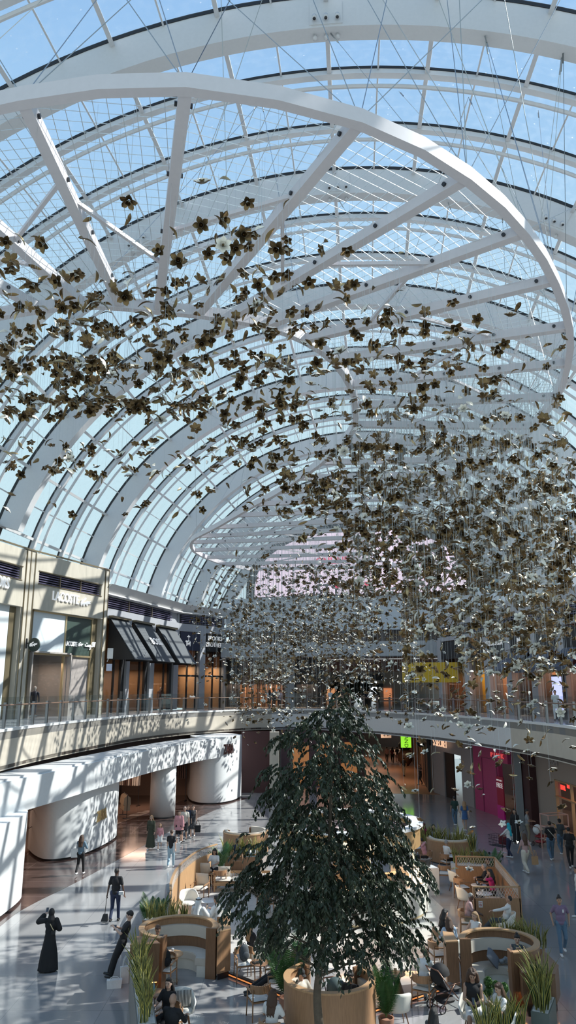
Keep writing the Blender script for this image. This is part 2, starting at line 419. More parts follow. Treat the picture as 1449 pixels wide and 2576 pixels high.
for j in range(NP+1):
    thick = (j % 2 == 1); wd = .17 if thick else .07; mb = MB(); vs = []; fs = []
    ts = [i/6 for i in range(LAST*6+1) if i/6 < 3.5 or PH[j] > 1.5 or roof(i/6, PH[j], 0).z > footz(i/6)-2.4]
    for t in ts:
        a = roof(t, PH[j], 1.15 if thick else 1.33); b = roof(t, PH[j], 1.48)
        d = (roof(t, min(PH[j]+.02, pi), 1)-roof(t, max(PH[j]-.02, 0), 1)).normalized()*.5*wd
        vs += [a-d, a+d, b+d, b-d]
    for i in range(len(ts)-1):
        for q in range(4): fs.append((4*i+q, 4*i+(q+1) % 4, 4*i+4+(q+1) % 4, 4*i+4+q))
    mb.add(vs, fs); struct(mb.build('trim_%d' % tn, STEEL), 'long white purlin under the roof glass'); tn += 1
for k in range(LAST):
    mb = MB()
    for sub in range(3):
        t0, t1 = k+sub/3, k+(sub+1)/3
        for j in range(NP):
            if t0 > 3.5 and PH[j] < 1.5 and roof(t0, PH[j+1], 0).z < 13.4: continue
            mb.add([roof(t0, PH[j], 1.52), roof(t1, PH[j], 1.52), roof(t1, PH[j+1], 1.52), roof(t0, PH[j+1], 1.52)], [(0, 1, 2, 3)])
    for j in ((0, NP) if k < 6 else ()):
        a, b = roof(k, PH[j], 1.52), roof(k+1, PH[j], 1.52); dz = Vector((0, 0, 4)); mb.add([a-dz, b-dz, b, a], [(0, 1, 2, 3)])
    struct(mb.build('window_%d' % (k+1), GLASS), 'band of roof glass between two white arches')
# spotlights on the arches
def spots(k, u, lab):
    P, ax, la, h, wr = frm(k)
    t = thing('spotlight_cluster', lab, 'spotlight', roof(k, u, .55)-ax*.30)
    d = (roof(k, u+.02, 0)-roof(k, u-.02, 0)).normalized(); nr = (roof(k, u, 1)-roof(k, u, 0)).normalized()
    def q(a, b, c): return d*a+nr*b-ax*c
    mb = MB(); mb.hexa([q(a, b, c) for c in (0, .06) for a, b in ((-.6, -.45), (.6, -.45), (.6, .5), (-.6, .5))]); mb.build('mounting_plate', STEEL, t)
    for i in (-1, 0, 1):
        mb = MB(); p = q(i*.42, -.22, .05); mb.tube([p, p-ax*.12], .03, 6); mb.tube([p-ax*.1+Vector((0, 0, .06)), p-ax*.16-Vector((0, 0, .12))], .085, 10)
        mb.tube([p-ax*.16-Vector((0, 0, .115)), p-ax*.165-Vector((0, 0, .135))], .06, 8, 1)
        mb.build('spot_head', [STEEL, DARK], t, True)
        mb = MB(); p = q(i*.42, -.6, -.3); mb.tube([p+nr*.12, p-nr*.02], .03, 6); mb.tube([p, p-nr*.16], .075, 10); mb.build('spot_head', STEEL, t, True)
def uat(k, x, y):                                    # roof angle of arch k seen at a photo point
    P, ax, la, h, wr = frm(k); r = ray(x, y); o = Vector((0, 0, EYE)); t = (P-o).dot(ax)/r.dot(ax); q = o+r*t-P
    return min((abs((roof(k, u, .5)-P-q).length), u) for u in [pi*i/400 for i in range(401)])[1]
spots(2, uat(2, 820, 50), 'three small spotlights on a plate near the crown of the nearest arch')
spots(3, uat(3, 850, 470), 'three small spotlights on a plate near the crown of the second arch')
spots(3, uat(3, 1390, 565), 'three small spotlights on a plate on the second arch, far right side')
spots(3, uat(3, 345, 600), 'three small spotlights on a plate on the second arch, left side')
spots(4, uat(4, 460, 860), 'three small spotlights on a plate on the third arch, left side')
# ---------------------------------------------------------------- glazed gable at the far end
P, ax, la, h, wr = frm(LAST)
mb = MB(); poly = [roof(LAST, u, 1.2) for u in PH2]; c = P+Vector((0, 0, ZC-4))
base = [poly[0]-Vector((0, 0, .3)), poly[-1]-Vector((0, 0, .3))]
n_ = len(poly); vs = poly+base
mb.add(vs, [tuple(range(n_))+(n_+1, n_)]); struct(mb.build('window_20', GLASS), 'glazed gable wall at the far end of the roof')
mb = MB()
for i in range(-8, 9):
    a = P+la*(i*2.1); zt = ZC+(h-ZC+1)*max(0, 1-abs(i*2.1/(wr+1.5))**NE)**(1/NE); mb.bar((a.x, a.y, ZC-.3), (a.x, a.y, zt), .14, .2)
for z in range(13, 29, 3):
    wd = wr*max(0, 1-max(0, (z-ZC)/(h-ZC))**NE)**(1/NE)
    if wd > 1: mb.bar(P-la*wd+Vector((0, 0, z)), P+la*wd+Vector((0, 0, z)), .12)
struct(mb.build('trim_%d' % tn, STEEL), 'white grid of bars in the glazed gable'); tn += 1
# buildings outside seen through the glass
for (x, y, w_, d_, h_, nm) in ((-36, 84, 14, 10, 14, 'grey angular building outside beyond the left roof glass'), (-28, 112, 20, 12, 19, 'dark glass building outside behind the left roof feet'), (44, 84, 14, 26, 27, 'dark glazed building outside beyond the right roof glass'), (40, 122, 18, 14, 34, 'tall glazed building outside behind the far right roof')):
    t = thing('outside_building', nm, 'building', (x, y, 0))
    mb = MB(); mb.slab([(-w_/2, -d_/2), (w_/2, -d_/2), (w_/2, d_/2), (-w_/2, d_/2)], 0, h_); mb.slab([(-w_/3, -d_/3), (w_/3, -d_/3), (w_/4, d_/3), (-w_/3, d_/3)], h_, h_+2.5)
    mb.build('wall', tile_mat('facade_%d' % x, (.16, .24, .28), (.05, .07, .08), 2, 1.2, .25, .6, .08), t)
# ================================================================ SUSPENDED FRAME
HC = EYE+10.6
def H_(x, y): return G(x, y, HC)
SPK = [((-600, 700), (-60, 800)), ((-420, 480), (95, 773)), ((-262, 338), (205, 762)), ((58, 246), (303, 765)), ((468, 212), (398, 775)), ((905, 300), (500, 785)), ((1175, 442), (580, 797)), ((1320, 580), (672, 815)), ((1395, 703), (768, 852)), ((1432, 820), (842, 905)), ((1427, 913), (882, 968)), ((1397, 998), (894, 1020)), ((1340, 1072), (892, 1068)), ((1290, 1118), (862, 1110)), ((1235, 1155), (806, 1163)), ((1170, 1190), (750, 1202)), ((1110, 1222), (700, 1236)), ((1060, 1250), (640, 1268)), ((1015, 1280), (592, 1296)), ((975, 1306), (540, 1326)), ((945, 1330), (495, 1349)), ((925, 1352), (481, 1364)), ((925, 1372), (488, 1384)), ((940, 1393), (520, 1402)), ((965, 1410), (566, 1418)), ((1000, 1425), (630, 1432))]
OUT = [H_(*a) for a, b in SPK]; INN = [H_(*b) for a, b in SPK]
fr = thing('suspended_frame', 'huge white curved truss ribbon with radial spokes and wire nets hung under the glass roof', 'hanging frame')
def rimline(L, n=2):
    P = smooth_line(L, n); return P
for L in (OUT, INN):
    P = rimline(L); vs = []; fs = []
    for i, p in enumerate(P):
        d = (P[min(i+1, len(P)-1)]-P[max(i-1, 0)]).normalized(); nr = Vector((-d.y, d.x, 0))*.11
        vs += [p-nr-Vector((0, 0, .16)), p+nr-Vector((0, 0, .16)), p+nr+Vector((0, 0, .16)), p-nr+Vector((0, 0, .16))]
    for i in range(len(P)-1):
        for q in range(4): fs.append((4*i+q, 4*i+(q+1) % 4, 4*i+4+(q+1) % 4, 4*i+4+q))
    mb = MB(); mb.add(vs, fs); mb.build('rim_beam', FRAME, fr)
for i, (a, b) in enumerate(zip(OUT, INN)):
    mb = MB(); mb.bar(a, b, .24, .26); sp_ = mb.build('spoke', FRAME, fr)
    mb = MB(); d = (b-a); dn = d.normalized(); sd_ = Vector((-dn.y, dn.x, 0))
    for f in (.06, .3, .55, .8):
        for s_ in (-1, 1): mb.tube([a+d*f+sd_*(s_*.12), a+d*f+sd_*(s_*.17)], .05, 6)
    mb.build('bolt', DARK, sp_)
for i in range(len(OUT)-1):                         # thin zigzag braces
    f = .38 if i % 2 else .55; g = .72 if i % 2 else .3
    a = OUT[i]+(INN[i]-OUT[i])*f; b = OUT[i+1]+(INN[i+1]-OUT[i+1])*g
    mb = MB(); mb.bar(a, b, .09); mb.build('brace', FRAME, fr)
NETM = mat('net_wire', (.62, .66, .68), .4, .3)
def clip_line(p, d, poly):
    ts = []
    for a, b in zip(poly, poly[1:]+poly[:1]):
        e = b-a; den = d.x*e.y-d.y*e.x
        if abs(den) < 1e-9: continue
        t = ((a.x-p.x)*e.y-(a.y-p.y)*e.x)/den; s_ = ((a.x-p.x)*d.y-(a.y-p.y)*d.x)/den
        if 0 <= s_ <= 1: ts.append(t)
    return (min(ts), max(ts)) if len(ts) >= 2 else None
def wire(mb, a, b, r):
    d = (b-a).normalized(); x = d.cross(Vector((0, 0, 1)) if abs(d.z) < .9 else Vector((1, 0, 0))).normalized()*r; y = d.cross(x).normalized()*r
    v = [e+x*cos(q)+y*sin(q) for e in (a, b) for q in (0, 2.094, 4.189)]
    mb.add(v, [(0, 1, 4, 3), (1, 2, 5, 4), (2, 0, 3, 5)])
for i in range(len(OUT)-1):
    poly = [OUT[i], OUT[i+1], INN[i+1], INN[i]]; c = sum(poly, Vector())/4
    d = ((INN[i]+INN[i+1])-(OUT[i]+OUT[i+1])).normalized(); e = Vector((-d.y, d.x, 0)); mb = MB(); st = .27 if i < 14 else .4
    for dd, ee in ((d, e), (e, d)):
        for k in range(-45, 46):
            p = c+ee*(k*st); r = clip_line(p, dd, poly)
            if r and r[1]-r[0] > .05: wire(mb, p+dd*r[0]+Vector((0, 0, .12)), p+dd*r[1]+Vector((0, 0, .12)),   .008 if i < 14 else .009)
    mb.build('wire_net', NETM, fr)
random.seed(3)
for i in range(1, len(OUT)-1):                      # hanging cables up to the arches
    for L, s_ in ((OUT, 1), (INN, -1)):
        if s_ < 0 and i % 2: continue
        a = L[i]
        for j in ((-1, 1, -1, 1) if s_ > 0 and i < 14 else (-1, 1) if s_ > 0 else (1,)):
            best = min(((roof(k, u, .05)-a).length+random.random()*11, k, u) for k in range(1, LAST) for u in [pi*q/24 for q in range(5, 20)] if (roof(k, u, 0).x-a.x)*j > -2)
            b = roof(best[1]+(.33 if j > 0 else 0), best[2], .3)
            mb = MB(); wire(mb, a, b, .011); wire(mb, b+(a-b)*.02, b+(a-b)*.06, .03); mb.build('suspension_cable', mat('cable_steel', (.35, .38, .4), .35, .8), fr)
# ================================================================ FLOWER CLOUD
BRZ = mat('antique_gold', (.17, .115, .055), .30, .92, var=.35, vscale=1.5)
PEARL = mat('pearl_white', (.82, .78, .68), .34, .15, var=.05); PALE = mat('pale_gold', (.42, .33, .19), .32, .85, var=.3)
def petal(mb, M, L, W, cup, n=3):
    rows = []; k = 4
    for i in range(k+1):
        t = i/k; w_ = W*max(sin(pi*(t**1.2*.93+.055)), .05)**.8*(1 if t < .98 else .15); y = L*t; z = cup*L*(t*t*.6)+.0
        if t > .85: z -= cup*L*.12
        rows.append([(-w_, y, z+w_*.55), (0, y, z-.01*L), (w_, y, z+w_*.55)])
    P = [Vector(p) for r in rows for p in r]
    vs = [M @ p for p in P]+[M @ (p-Vector((0, 0, .006))) for p in P]; N = len(P); fu = []; fd = []
    for i in range(k):
        for j in (0, 1):
            a = i*3+j; fu.append((a, a+1, a+4, a+3)); fd.append((N+a, N+a+3, N+a+4, N+a+1))
    mb.add(vs, fu, 1); mb.f += [tuple(q+len(mb.v)-2*N for q in f) for f in fd]; mb.m += [0]*len(fd)
def flower_parts(n_out=5, R_=.158):
    A = MB(); B = MB(); C = MB()
    for i in range(n_out):
        petal(A, Matrix.Rotation(2*pi*i/n_out, 4, 'Z') @ Matrix.Rotation(R(16), 4, 'X') @ Matrix.Translation((0, .02, 0)), R_, R_*.355, .28)
    for i in range(4):
        petal(B, Matrix.Rotation(2*pi*i/4+.4, 4, 'Z') @ Matrix.Rotation(R(48), 4, 'X') @ Matrix.Translation((0, .012, .006)), R_*.62, R_*.30, .5)
    C.ell((0, 0, .035), (.022, .022, .035), 7, 5)
    return A, B, C
def leaf_mb(L=.28, W=.036):
    mb = MB(); rows = []; k = 5
    for i in range(k+1):
        t = i/k; w_ = max(W*sin(pi*(t*.92+.04))**.8, .003); z = .28*L*sin(pi*t)*.5
        rows.append([(-w_, L*(t-.5), z+w_*.4), (0, L*(t-.5), z), (w_, L*(t-.5), z+w_*.4)])
    P = [Vector(p) for r in rows for p in r]; vs = P+[p-Vector((0, 0, .006)) for p in P]; N = len(P)
    fu = [(a, a+1, a+4, a+3) for i in range(k) for a in (i*3, i*3+1)]; fd = [(N+a, N+a+3, N+a+4, N+a+1) for i in range(k) for a in (i*3, i*3+1)]
    mb.add(vs, fu, 1); mb.f += [tuple(q for q in f) for f in fd]; mb.m += [0]*len(fd)
    return mb
# how many blossoms hang in each cell of the cloud, first the near drift then the far one (cells 145 x 100 of the view)
D1 = {400: [0, 0, 0, 1, 0, 0, 0, 0, 0, 0], 500: [0, .7, .8, 2, 3, 0, 0, 0, 0, 0], 600: [4, 3, 1, 3, 7, 1, 1, 0, 0, 0], 700: [9, 10, 8, 7, 9, 6, 4, 1.5, 1, 0],
      800: [13, 16, 14, 9, 11, 8, 11, 7, 6, 2], 900: [18, 20, 19, 17, 15, 11, 14, 13, 9, 3], 1000: [15, 19, 17, 16, 15, 16, 16, 16, 15, 9], 1100: [12, 15, 13, 13, 16, 18, 22, 22, 24, 20],
      1200: [1.5, 1.5, 2.5, 4, 10, 22, 34, 36, 36, 34], 1300: [0, 0, 0, 0, 1, 9, 38, 46, 46, 44], 1400: [0, 0, 0, 0, 0, 2, 26, 50, 50, 48], 1500: [0, 0, 0, 0, 0, 0, 13, 42, 46, 44],
      1600: [0, 0, 0, 0, 0, 0, 5, 18, 26, 24], 1700: [0, 0, 0, 0, 0, 0, 1.5, 12, 16, 13], 1800: [0, 0, 0, 0, 0, 0, 0, 9, 10, 6], 1900: [0, 0, 0, 0, 0, 0, 0, 2.5, 6, 2.5], 2000: [0, 0, 0, 0, 0, 0, 0, .7, 3, 1.5], 2100: [0, 0, 0, 0, 0, 0, 0, .3, 1.2, 0]}
D2 = {1320: [0, 0, 0, 0, .5, 5, 12, 10, 0, 0], 1420: [0, 0, 0, 6, 34, 60, 44, 20, 0, 0], 1520: [0, 0, 0, 16, 80, 86, 48, 20, 0, 0], 1620: [0, 0, 0, 7, 66, 56, 34, 14, 0, 0], 1720: [0, 0, 0, 1, 26, 16, 10, 5, 0, 0], 1800: [0, 0, 0, 0, 3, 1, 0, 0, 0, 0]}
NEAR = OUT[:16]+INN[:16][::-1]; FAR = OUT[13:]+INN[13:][::-1]
def inside(p, poly):
    c = False; j = len(poly)-1
    for i in range(len(poly)):
        a, b = poly[i], poly[j]
        if (a.y > p[1]) != (b.y > p[1]) and p[0] < (b.x-a.x)*(p[1]-a.y)/(b.y-a.y)+a.x: c = not c
        j = i
    return c
random.seed(11)
def drift(D, poly, dmin, dmax, jit, near):
    pts = []
    for y0, row in D.items():
        for cx, wgt in enumerate(row):
            wgt *= (1.1 if wgt < 20 else 2.3) if near else 5.2; n_ = int(wgt)+(random.random() < wgt % 1)
            for _ in range(n_):
                for tr in range(60):
                    x = (cx+random.random())*145; y = y0+random.random()*100; r = ray(x, y)
                    if near:   # the near drift: high on the left, falling towards the right and the floor
                        e = max(r.z/r.y, -.2); base = 9.0/max(e, .36) if e > .36 else 25+(.36-e)*9
                        Y = base*random.uniform(.78, 1.12)
                    else: Y = random.uniform(dmin, dmax)
                    q = (r.x/r.y*Y, Y, EYE+r.z/r.y*Y)
                    if q[2] < HC-.7 and inside(q, poly): pts.append(Vector(q)); break
                else:
                    pts.append(Vector(q)) if q[2] < HC-.7 else None
    return pts
P1 = drift(D1, NEAR, 12, 34, 0, True); P2 = drift(D2, FAR, 42, 60, 0, False)
L1 = drift({k: [v*1.05 for v in r] for k, r in D1.items()}, NEAR, 12, 34, 0, True); L2 = drift({k: [v*.9 for v in r] for k, r in D2.items()}, FAR, 42, 60, 0, False)
def rotm(tilt, leaf=False):
    return Matrix.Rotation(random.uniform(0, 2*pi), 4, 'Z') @ Matrix.Rotation(R(random.gauss(0, 1)*tilt), 4, 'X') @ Matrix.Rotation(R(random.gauss(0, 1)*tilt), 4, 'Y') @ Matrix.Rotation(random.uniform(0, 2*pi), 4, 'Z')
camp = Vector((0, 0, EYE))
def size(p): return .9+.35*random.random()
FP = sorted([(p, size(p)*(.93 if p.y < 38 else .8)) for p in P1+P2], key=lambda a: (a[0]-camp).length/a[1])
LP = sorted([(p, size(p)*(1 if p.y < 38 else .75)) for p in L1+L2], key=lambda a: (a[0]-camp).length/a[1])
A5, B5, C5 = flower_parts(5); A6, B6, C6 = flower_parts(6, .150); LF = leaf_mb(); LF2 = leaf_mb(.24, .045)
def flower_proto(A, B, C, name):
    o = A.build(name, [BRZ, PEARL], smooth=True)
    B.build('inner_petals', [BRZ, PEARL], o, True); C.build('stamen', BRZ, o, True); return o
def swap(q): r = MB(); r.merge(q); r.m = [1-k for k in r.m]; return r
A5s, B5s = swap(A5), swap(B5)
proto = [flower_proto(A5, B5, C5, 'metal_flower'), flower_proto(A6, B6, C6, 'metal_flower'), flower_proto(A5s, B5s, C5, 'metal_flower')]
used = [False]*3
def fpick(p): return 2 if random.random() < (.72 if p.z > EYE+3.5 else .22) else random.choice((0, 1, 0))
def frot(k):
    if k == 2: return Matrix.Rotation(R(random.gauss(-34, 26)), 4, 'X') @ Matrix.Rotation(R(random.gauss(0, 28)), 4, 'Y') @ Matrix.Rotation(pi, 4, 'X') @ Matrix.Rotation(random.uniform(0, 6.28), 4, 'Z')
    return rotm(32)
WR_ = MB()
def place(o, p, s_, tilt):
    o.matrix_world = Matrix.Translation(p) @ rotm(tilt) @ Matrix.Scale(s_, 4)
def region(p):
    q = p.x/p.y; e = (p.z-EYE)/p.y
    if e < .02: return 'lowest, in front of the right hand shops'
    if q < -.2: return 'at the upper left under the inner rim' if e > .45 else 'at the left against the roof glass'
    if q < .1: return 'in the middle above the far ring' if e < .45 else 'in the middle below the radial spokes'
    return 'on the right under the outer rim' if e > .4 else 'on the right in the thick of the drift'
GF = 'gold and pearl metal flowers hanging on wires'
for i, (p, s_) in enumerate(FP[:300]):
    k = fpick(p); o = proto[k]
    if used[k]: o = copy_tree(o)
    used[k] = True
    o.matrix_world = Matrix.Translation(p) @ frot(k) @ Matrix.Scale(s_, 4)
    rg = region(p); tag(o, 'gold and pearl metal flower hanging %s' % rg, 'flower', 'metal flowers hanging '+rg)
    if i == 0: o['label'] = 'topmost gold metal flower, hanging alone in front of the upright spoke'; del o['group']
lp = [LF.build('metal_leaf', [BRZ, PALE], smooth=True), LF2.build('metal_leaf', [BRZ, PEARL], smooth=True)]; ul = [False, False]
for i, (p, s_) in enumerate(LP[:300]):
    k = i % 3 == 2; o = lp[k]
    if ul[k]: o = o.copy(); col.objects.link(o)
    ul[k] = True; place(o, p, s_, 45); rg = region(p); tag(o, 'slim curved gold metal leaf hanging %s' % rg, 'leaf', 'metal leaves hanging '+rg)
SF = MB()
for i, (p, s_) in enumerate(FP[300:]):
    k = fpick(p); M = Matrix.Translation(p) @ frot(k) @ Matrix.Scale(s_, 4)
    for q in ((A5, B5), (A6, B6), (A5s, B5s))[k]: SF.merge(q, M)
tag(SF.build('metal_flower_drift', [BRZ, PEARL], smooth=True), 'dense drift of hundreds of small gold and pearl metal flowers further back', 'flowers', kind='stuff')
SL = MB()
LF3 = MB(); LF3.merge(LF); LF3.m = [2 if q else 0 for q in LF3.m]
for i, (p, s_) in enumerate(LP[300:]): SL.merge(LF3 if i % 2 else LF2, Matrix.Translation(p) @ rotm(45) @ Matrix.Scale(s_, 4))
tag(SL.build('metal_leaf_drift', [BRZ, PEARL, PALE], smooth=True), 'countless small gold metal leaves scattered through the far flower drift', 'leaves', kind='stuff')
for i, (p, s_) in enumerate(FP+LP):
    if i % 3 == 0 and (p.y < 36 or i % 2): wire(WR_, p, Vector((p.x+.01, p.y, HC+.1)), .0026 if p.y < 36 else .003)
tag(WR_.build('hanging_wires', mat('thin_wire', (.5, .53, .55), .4, .5)), 'fine vertical steel wires carrying the flower drift', 'wires', kind='stuff')
# ================================================================ UPPER SHOPS, LEFT
def txt(name, s, F, px, py, size, m, label, cat='sign', v=.06, sx=1., depth=.05, bold=0., group=None):
    u, z = F.px(px, py, v); mb = text_mb(s, size, depth, sx, bold); o = mb.build(name, m)
    o.matrix_world = F.M(u, v, z); return tag(o, label, cat, group)
CROC = [(-.95, -.1), (-.8, .25), (-.35, .42), (-.1, .62), (.05, .55), (-.05, .38), (-.4, .2), (-.55, 0), (-.3, .05), (.1, .15), (.35, .28), (.55, .22), (.98, .3), (.7, .08), (1.0, .02), (.6, -.08), (.3, -.1), (.4, -.3), (.2, -.28), (.1, -.12), (-.2, -.18), (-.25, -.38), (-.45, -.32), (-.42, -.16), (-.65, -.22), (-.7, -.4), (-.88, -.32)]
def croc(M, s, m, name, label):
    vs = [(x*s, y*s, z) for z in (0, .05) for x, y in CROC]; n_ = len(CROC)
    mb = MB(); mb.add(vs, [tuple(range(n_-1, -1, -1)), tuple(range(n_, 2*n_))]+[(i, (i+1) % n_, n_+(i+1) % n_, n_+i) for i in range(n_)])
    o = mb.build(name, m); o.matrix_world = M
    return tag(o, label, 'logo') if label else o
LOUV = mat('louver_violet', (.10, .09, .16), .4, .3)
def louver(F, u0, u1, z0, z1, n_=5, nm='ventilation_louver', label='', parts=3):
    t = thing(nm, label, 'louver', F.P((u0+u1)/2, 0, z0))
    o = t.location
    def bb(a, b, c, d, e, f, m, name):
        mb = MB(); F.box(mb, a, b, c, d, e, f); mb.v = [tuple(Vector(q)-o) for q in mb.v]; return mb.build(name, m, t)
    bb(u0, u1, -.25, -.2, z0, z1, BLACK, 'backing')
    for i in range(n_):
        z = z0+(i+.5)*(z1-z0)/n_; bb(u0, u1, -.16, -.02, z-.03, z+.03, LOUV, 'slat')
    for i in range(1, parts):
        u = u0+(u1-u0)*i/parts; bb(u-.04, u+.04, -.18, .03, z0, z1, BRONZE, 'mullion')
FL = Fr((-16.55, 47.0), (-13.5, 55.3)); FM = Fr((-18.6, 38.2), (-16.55, 47.0))
def shop_box(F, u0, u1, z0, z1, depth, wallm, nm, label, v0=0., back=None):
    mb = MB(); F.box(mb, u0, u1, v0-depth-.1, v0-depth, z0, z1); F.box(mb, u0-.1, u0, v0-depth, v0-.06, z0, z1); F.box(mb, u1, u1+.1, v0-depth, v0-.06, z0, z1); F.box(mb, u0, u1, v0-depth, v0-.06, z1, z1+.1)
    return struct(mb.build(nm, wallm), label)
LIN = mat('shop_plaster', (.40, .36, .33), .6, var=.04); WARMW = mat('warm_wood_wall', (.40, .24, .13), .5, var=.1, stretch=(3, 3, 1)); SHELFM = mat('shop_shelf', (.22, .12, .07), .5)
TOPZ = 16.75
def shopfront(F, L, nm, lab, zt=TOPZ, zs=13.05, zl0=14.7, zl1=15.5):
    mb = MB()
    F.box(mb, 0, .42, -1.2, .12, DECK, zt); F.box(mb, L-.42, L, -1.2, .12, DECK, zt); F.box(mb, .42, .56, -1.2, .02, DECK, zt); F.box(mb, L-.56, L-.42, -1.2, .02, DECK, zt); F.box(mb, .55, L-.55, -1.2, .12, zl1, zt-.12); F.box(mb, .55, L-.55, -1.2, .12, zs, zl0)
    F.box(mb, .55, .9, -1.2, .12, zl0, zl1); F.box(mb, L-.9, L-.55, -1.2, .12, zl0, zl1); F.box(mb, .55, L-.55, -1.2, -.3, zl0, zl1)
    struct(mb.build(nm, STONE), lab)
    mb = MB()
    for u in (0, L-.05, .42, L-.47): F.box(mb, u, u+.05, .10, .15, DECK, zt)
    F.box(mb, 0, L, .1, .18, zt-.06, zt+.04); F.box(mb, .85, L-.85, .1, .17, zl0-.05, zl0); F.box(mb, .85, L-.85, .1, .17, zl1, zl1+.05)
    F.box(mb, .55, 1.2, -1.2, -.3, DECK, zs, 0); F.box(mb, L-1.2, L-.55, -1.2, -.3, DECK, zs, 0)
    struct(mb.build(nm+'_trim', BRONZE), 'bronze edging of the stone shop surround')
shopfront(FL, FL.L, 'wall_shopfront', 'tall beige stone shop surround with the crocodile sign')
shopfront(FM, FM.L, 'wall_shopfront_near', 'tall beige stone shop surround at the left picture edge')
louver(FL, .95, FL.L-.95, 14.72, 15.48, 5, label='dark violet louvres above the LACOSTE letters')
louver(FM, .95, FM.L-.95, 14.72, 15.48, 5, label='dark violet louvres at the left picture edge')
txt('sign_letters', 'LACOSTE', FL, 166, 1505, .86, WHITEL, 'large white raised LACOSTE letters on the stone above the shop', v=.18, sx=.8, depth=.08, bold=.012)
u, z = FL.px(215, 1517, .16); croc(FL.M(u, .16, z), .62, WHITEL, 'crocodile_emblem', 'large white crocodile emblem on the stone right of the LACOSTE letters')
u, z = FM.px(2, 1464, .2); mb = text_mb('MICHAEL KORS', .95, .08, .72, .015); wd = max(q[0] for q in mb.v); o = mb.build('sign_letters', WHITEL); u2, z2 = FM.px(23, 1469, .2); o.matrix_world = FM.M(u2-wd*1.0, .2, z2); tag(o, 'white raised shop name ending in RS at the left picture edge', 'sign')
# lacoste glazing
Lz = 10.35; ud = FL.px(155, 1700, -.3)[0]; L = FL.L
mb = MB(); FL.box(mb, 1.2, ud, -.36, -.30, Lz, 13.0); struct(mb.build('wall_panel', mat('pale_panel', (.62, .68, .72), .4)), 'pale blue grey blank panel above the shop window')
mb = MB(); FL.box(mb, ud+.1, L-1.25, -.36, -.30, Lz, 13.0); struct(mb.build('wall_panel_dark', mat('dark_green_panel', (.045, .07, .06), .35)), 'dark green sign panel above the shop door')
mb = MB()
for a, b, c, d in ((1.15, L-1.15, Lz-.12, Lz), (1.15, L-1.15, 12.95, 13.1), (ud, ud+.1, DECK, 13), (L-1.3, L-1.2, DECK, 13)): FL.box(mb, a, b, -.38, -.22, c, d)
struct(mb.build('window_frame', BRASS), 'pale brass glazing frame of the shop')
mb = MB(); FL.box(mb, 1.2, ud-.05, -.36, -.34, DECK, Lz-.1); struct(mb.build('window_30', GLASSD), 'tall shop window with a mannequin behind')
mb = MB(); FL.box(mb, ud+.55, L-1.3, -.42, -.36, DECK, Lz-.1); struct(mb.build('wall_hoarding', mat('hoarding', (.36, .32, .30), .6, var=.03)), 'plain grey beige hoarding beside the shop door')
shop_box(FL, 1.2, ud+.6, DECK, Lz, 3, LIN, 'wall_shop_inside', 'plain inside walls of the crocodile shop')
txt('sign_letters', 'LACOSTE', FL, 179, 1620, .43, WHITEL, 'small white LACOSTE letters on the dark green panel', v=-.25, sx=.74, bold=.01)
u, z = FL.px(202, 1622, -.28); croc(FL.M(u, -.28, z), .30, WHITEL, 'crocodile_emblem', 'small white crocodile emblem on the dark green panel')
u, z = FL.px(226, 1627, -.24); mb = MB()                # Arabic lettering drawn as strokes
for st in ([(.95, .45), (.8, 0), (.62, .02), (.8, .42)], [(.6, .45), (.6, 0)], [(.5, .4), (.3, .3), (.45, .15), (.4, 0), (.1, 0)], [(.1, 0), (.1, .16), (-.05, .16), (-.05, -.02), (.05, -.2), (-.1, -.26)], [(-.05, 0), (-.2, 0), (-.2, .14)], [(-.2, 0), (-.34, 0), (-.34, .14)], [(-.34, 0), (-.48, 0), (-.5, .14)], [(-.48, 0), (-.92, 0), (-.98, .18)], [(-.66, .28), (-.6, .28)], [(-.78, .28), (-.72, .28)]): mb.tube([(x*.62, y*.8, .03) for x, y in st], .045, 5)
o = mb.build('sign_letters', WHITEL); o.matrix_world = FL.M(u, -.25, z); tag(o, 'white Arabic shop name on the dark green panel', 'sign')
t = thing('projecting_sign', 'round black sign with a white crocodile projecting from the stone pier', 'sign', FL.P(.2, .1, 10.75))
mb = MB(); q = FL.n; c = q*.62; d = FL.d; mb.tube([c-d*.05, c+d*.05], .42, 28); mb.build('disc', mat('sign_green_black', (.015, .03, .025), .4), t)
mb = MB(); mb.bar(Vector((0, 0, .1)), q*.3+Vector((0, 0, .1)), .06); mb.bar(Vector((0, 0, -.2)), Vector((0, 0, .4)), .12); mb.build('bracket', DARK, t)
Mx = Matrix.Identity(4)
for i, a in enumerate((FL.n, Vector((0, 0, 1)), -FL.d)):
    for j in range(3): Mx[j][i] = a[j]
cr_ = croc(Mx, .30, WHITEL, 'emblem', None); cr_.parent = t; cr_.location = c-d*.05
# near shop window
L = FM.L; mb = MB(); FM.box(mb, L-4.4, L-1.25, -.36, -.30, DECK, 13.05); struct(mb.build('wall_panel_near', mat('white_panel', (.62, .66, .68), .35)), 'white panelled wall of the shop at the left picture edge')
mb = MB(); FM.box(mb, L-3.9, L-2.3, -.3, -.26, 10.6, 12.0); FM.box(mb, L-6, L-2.3, -.3, -.2, 10.45, 10.6); FM.box(mb, L-2.45, L-2.3, -.3, -.2, DECK, 10.5); struct(mb.build('window_31', DARK), 'dark framed display window at the left picture edge')
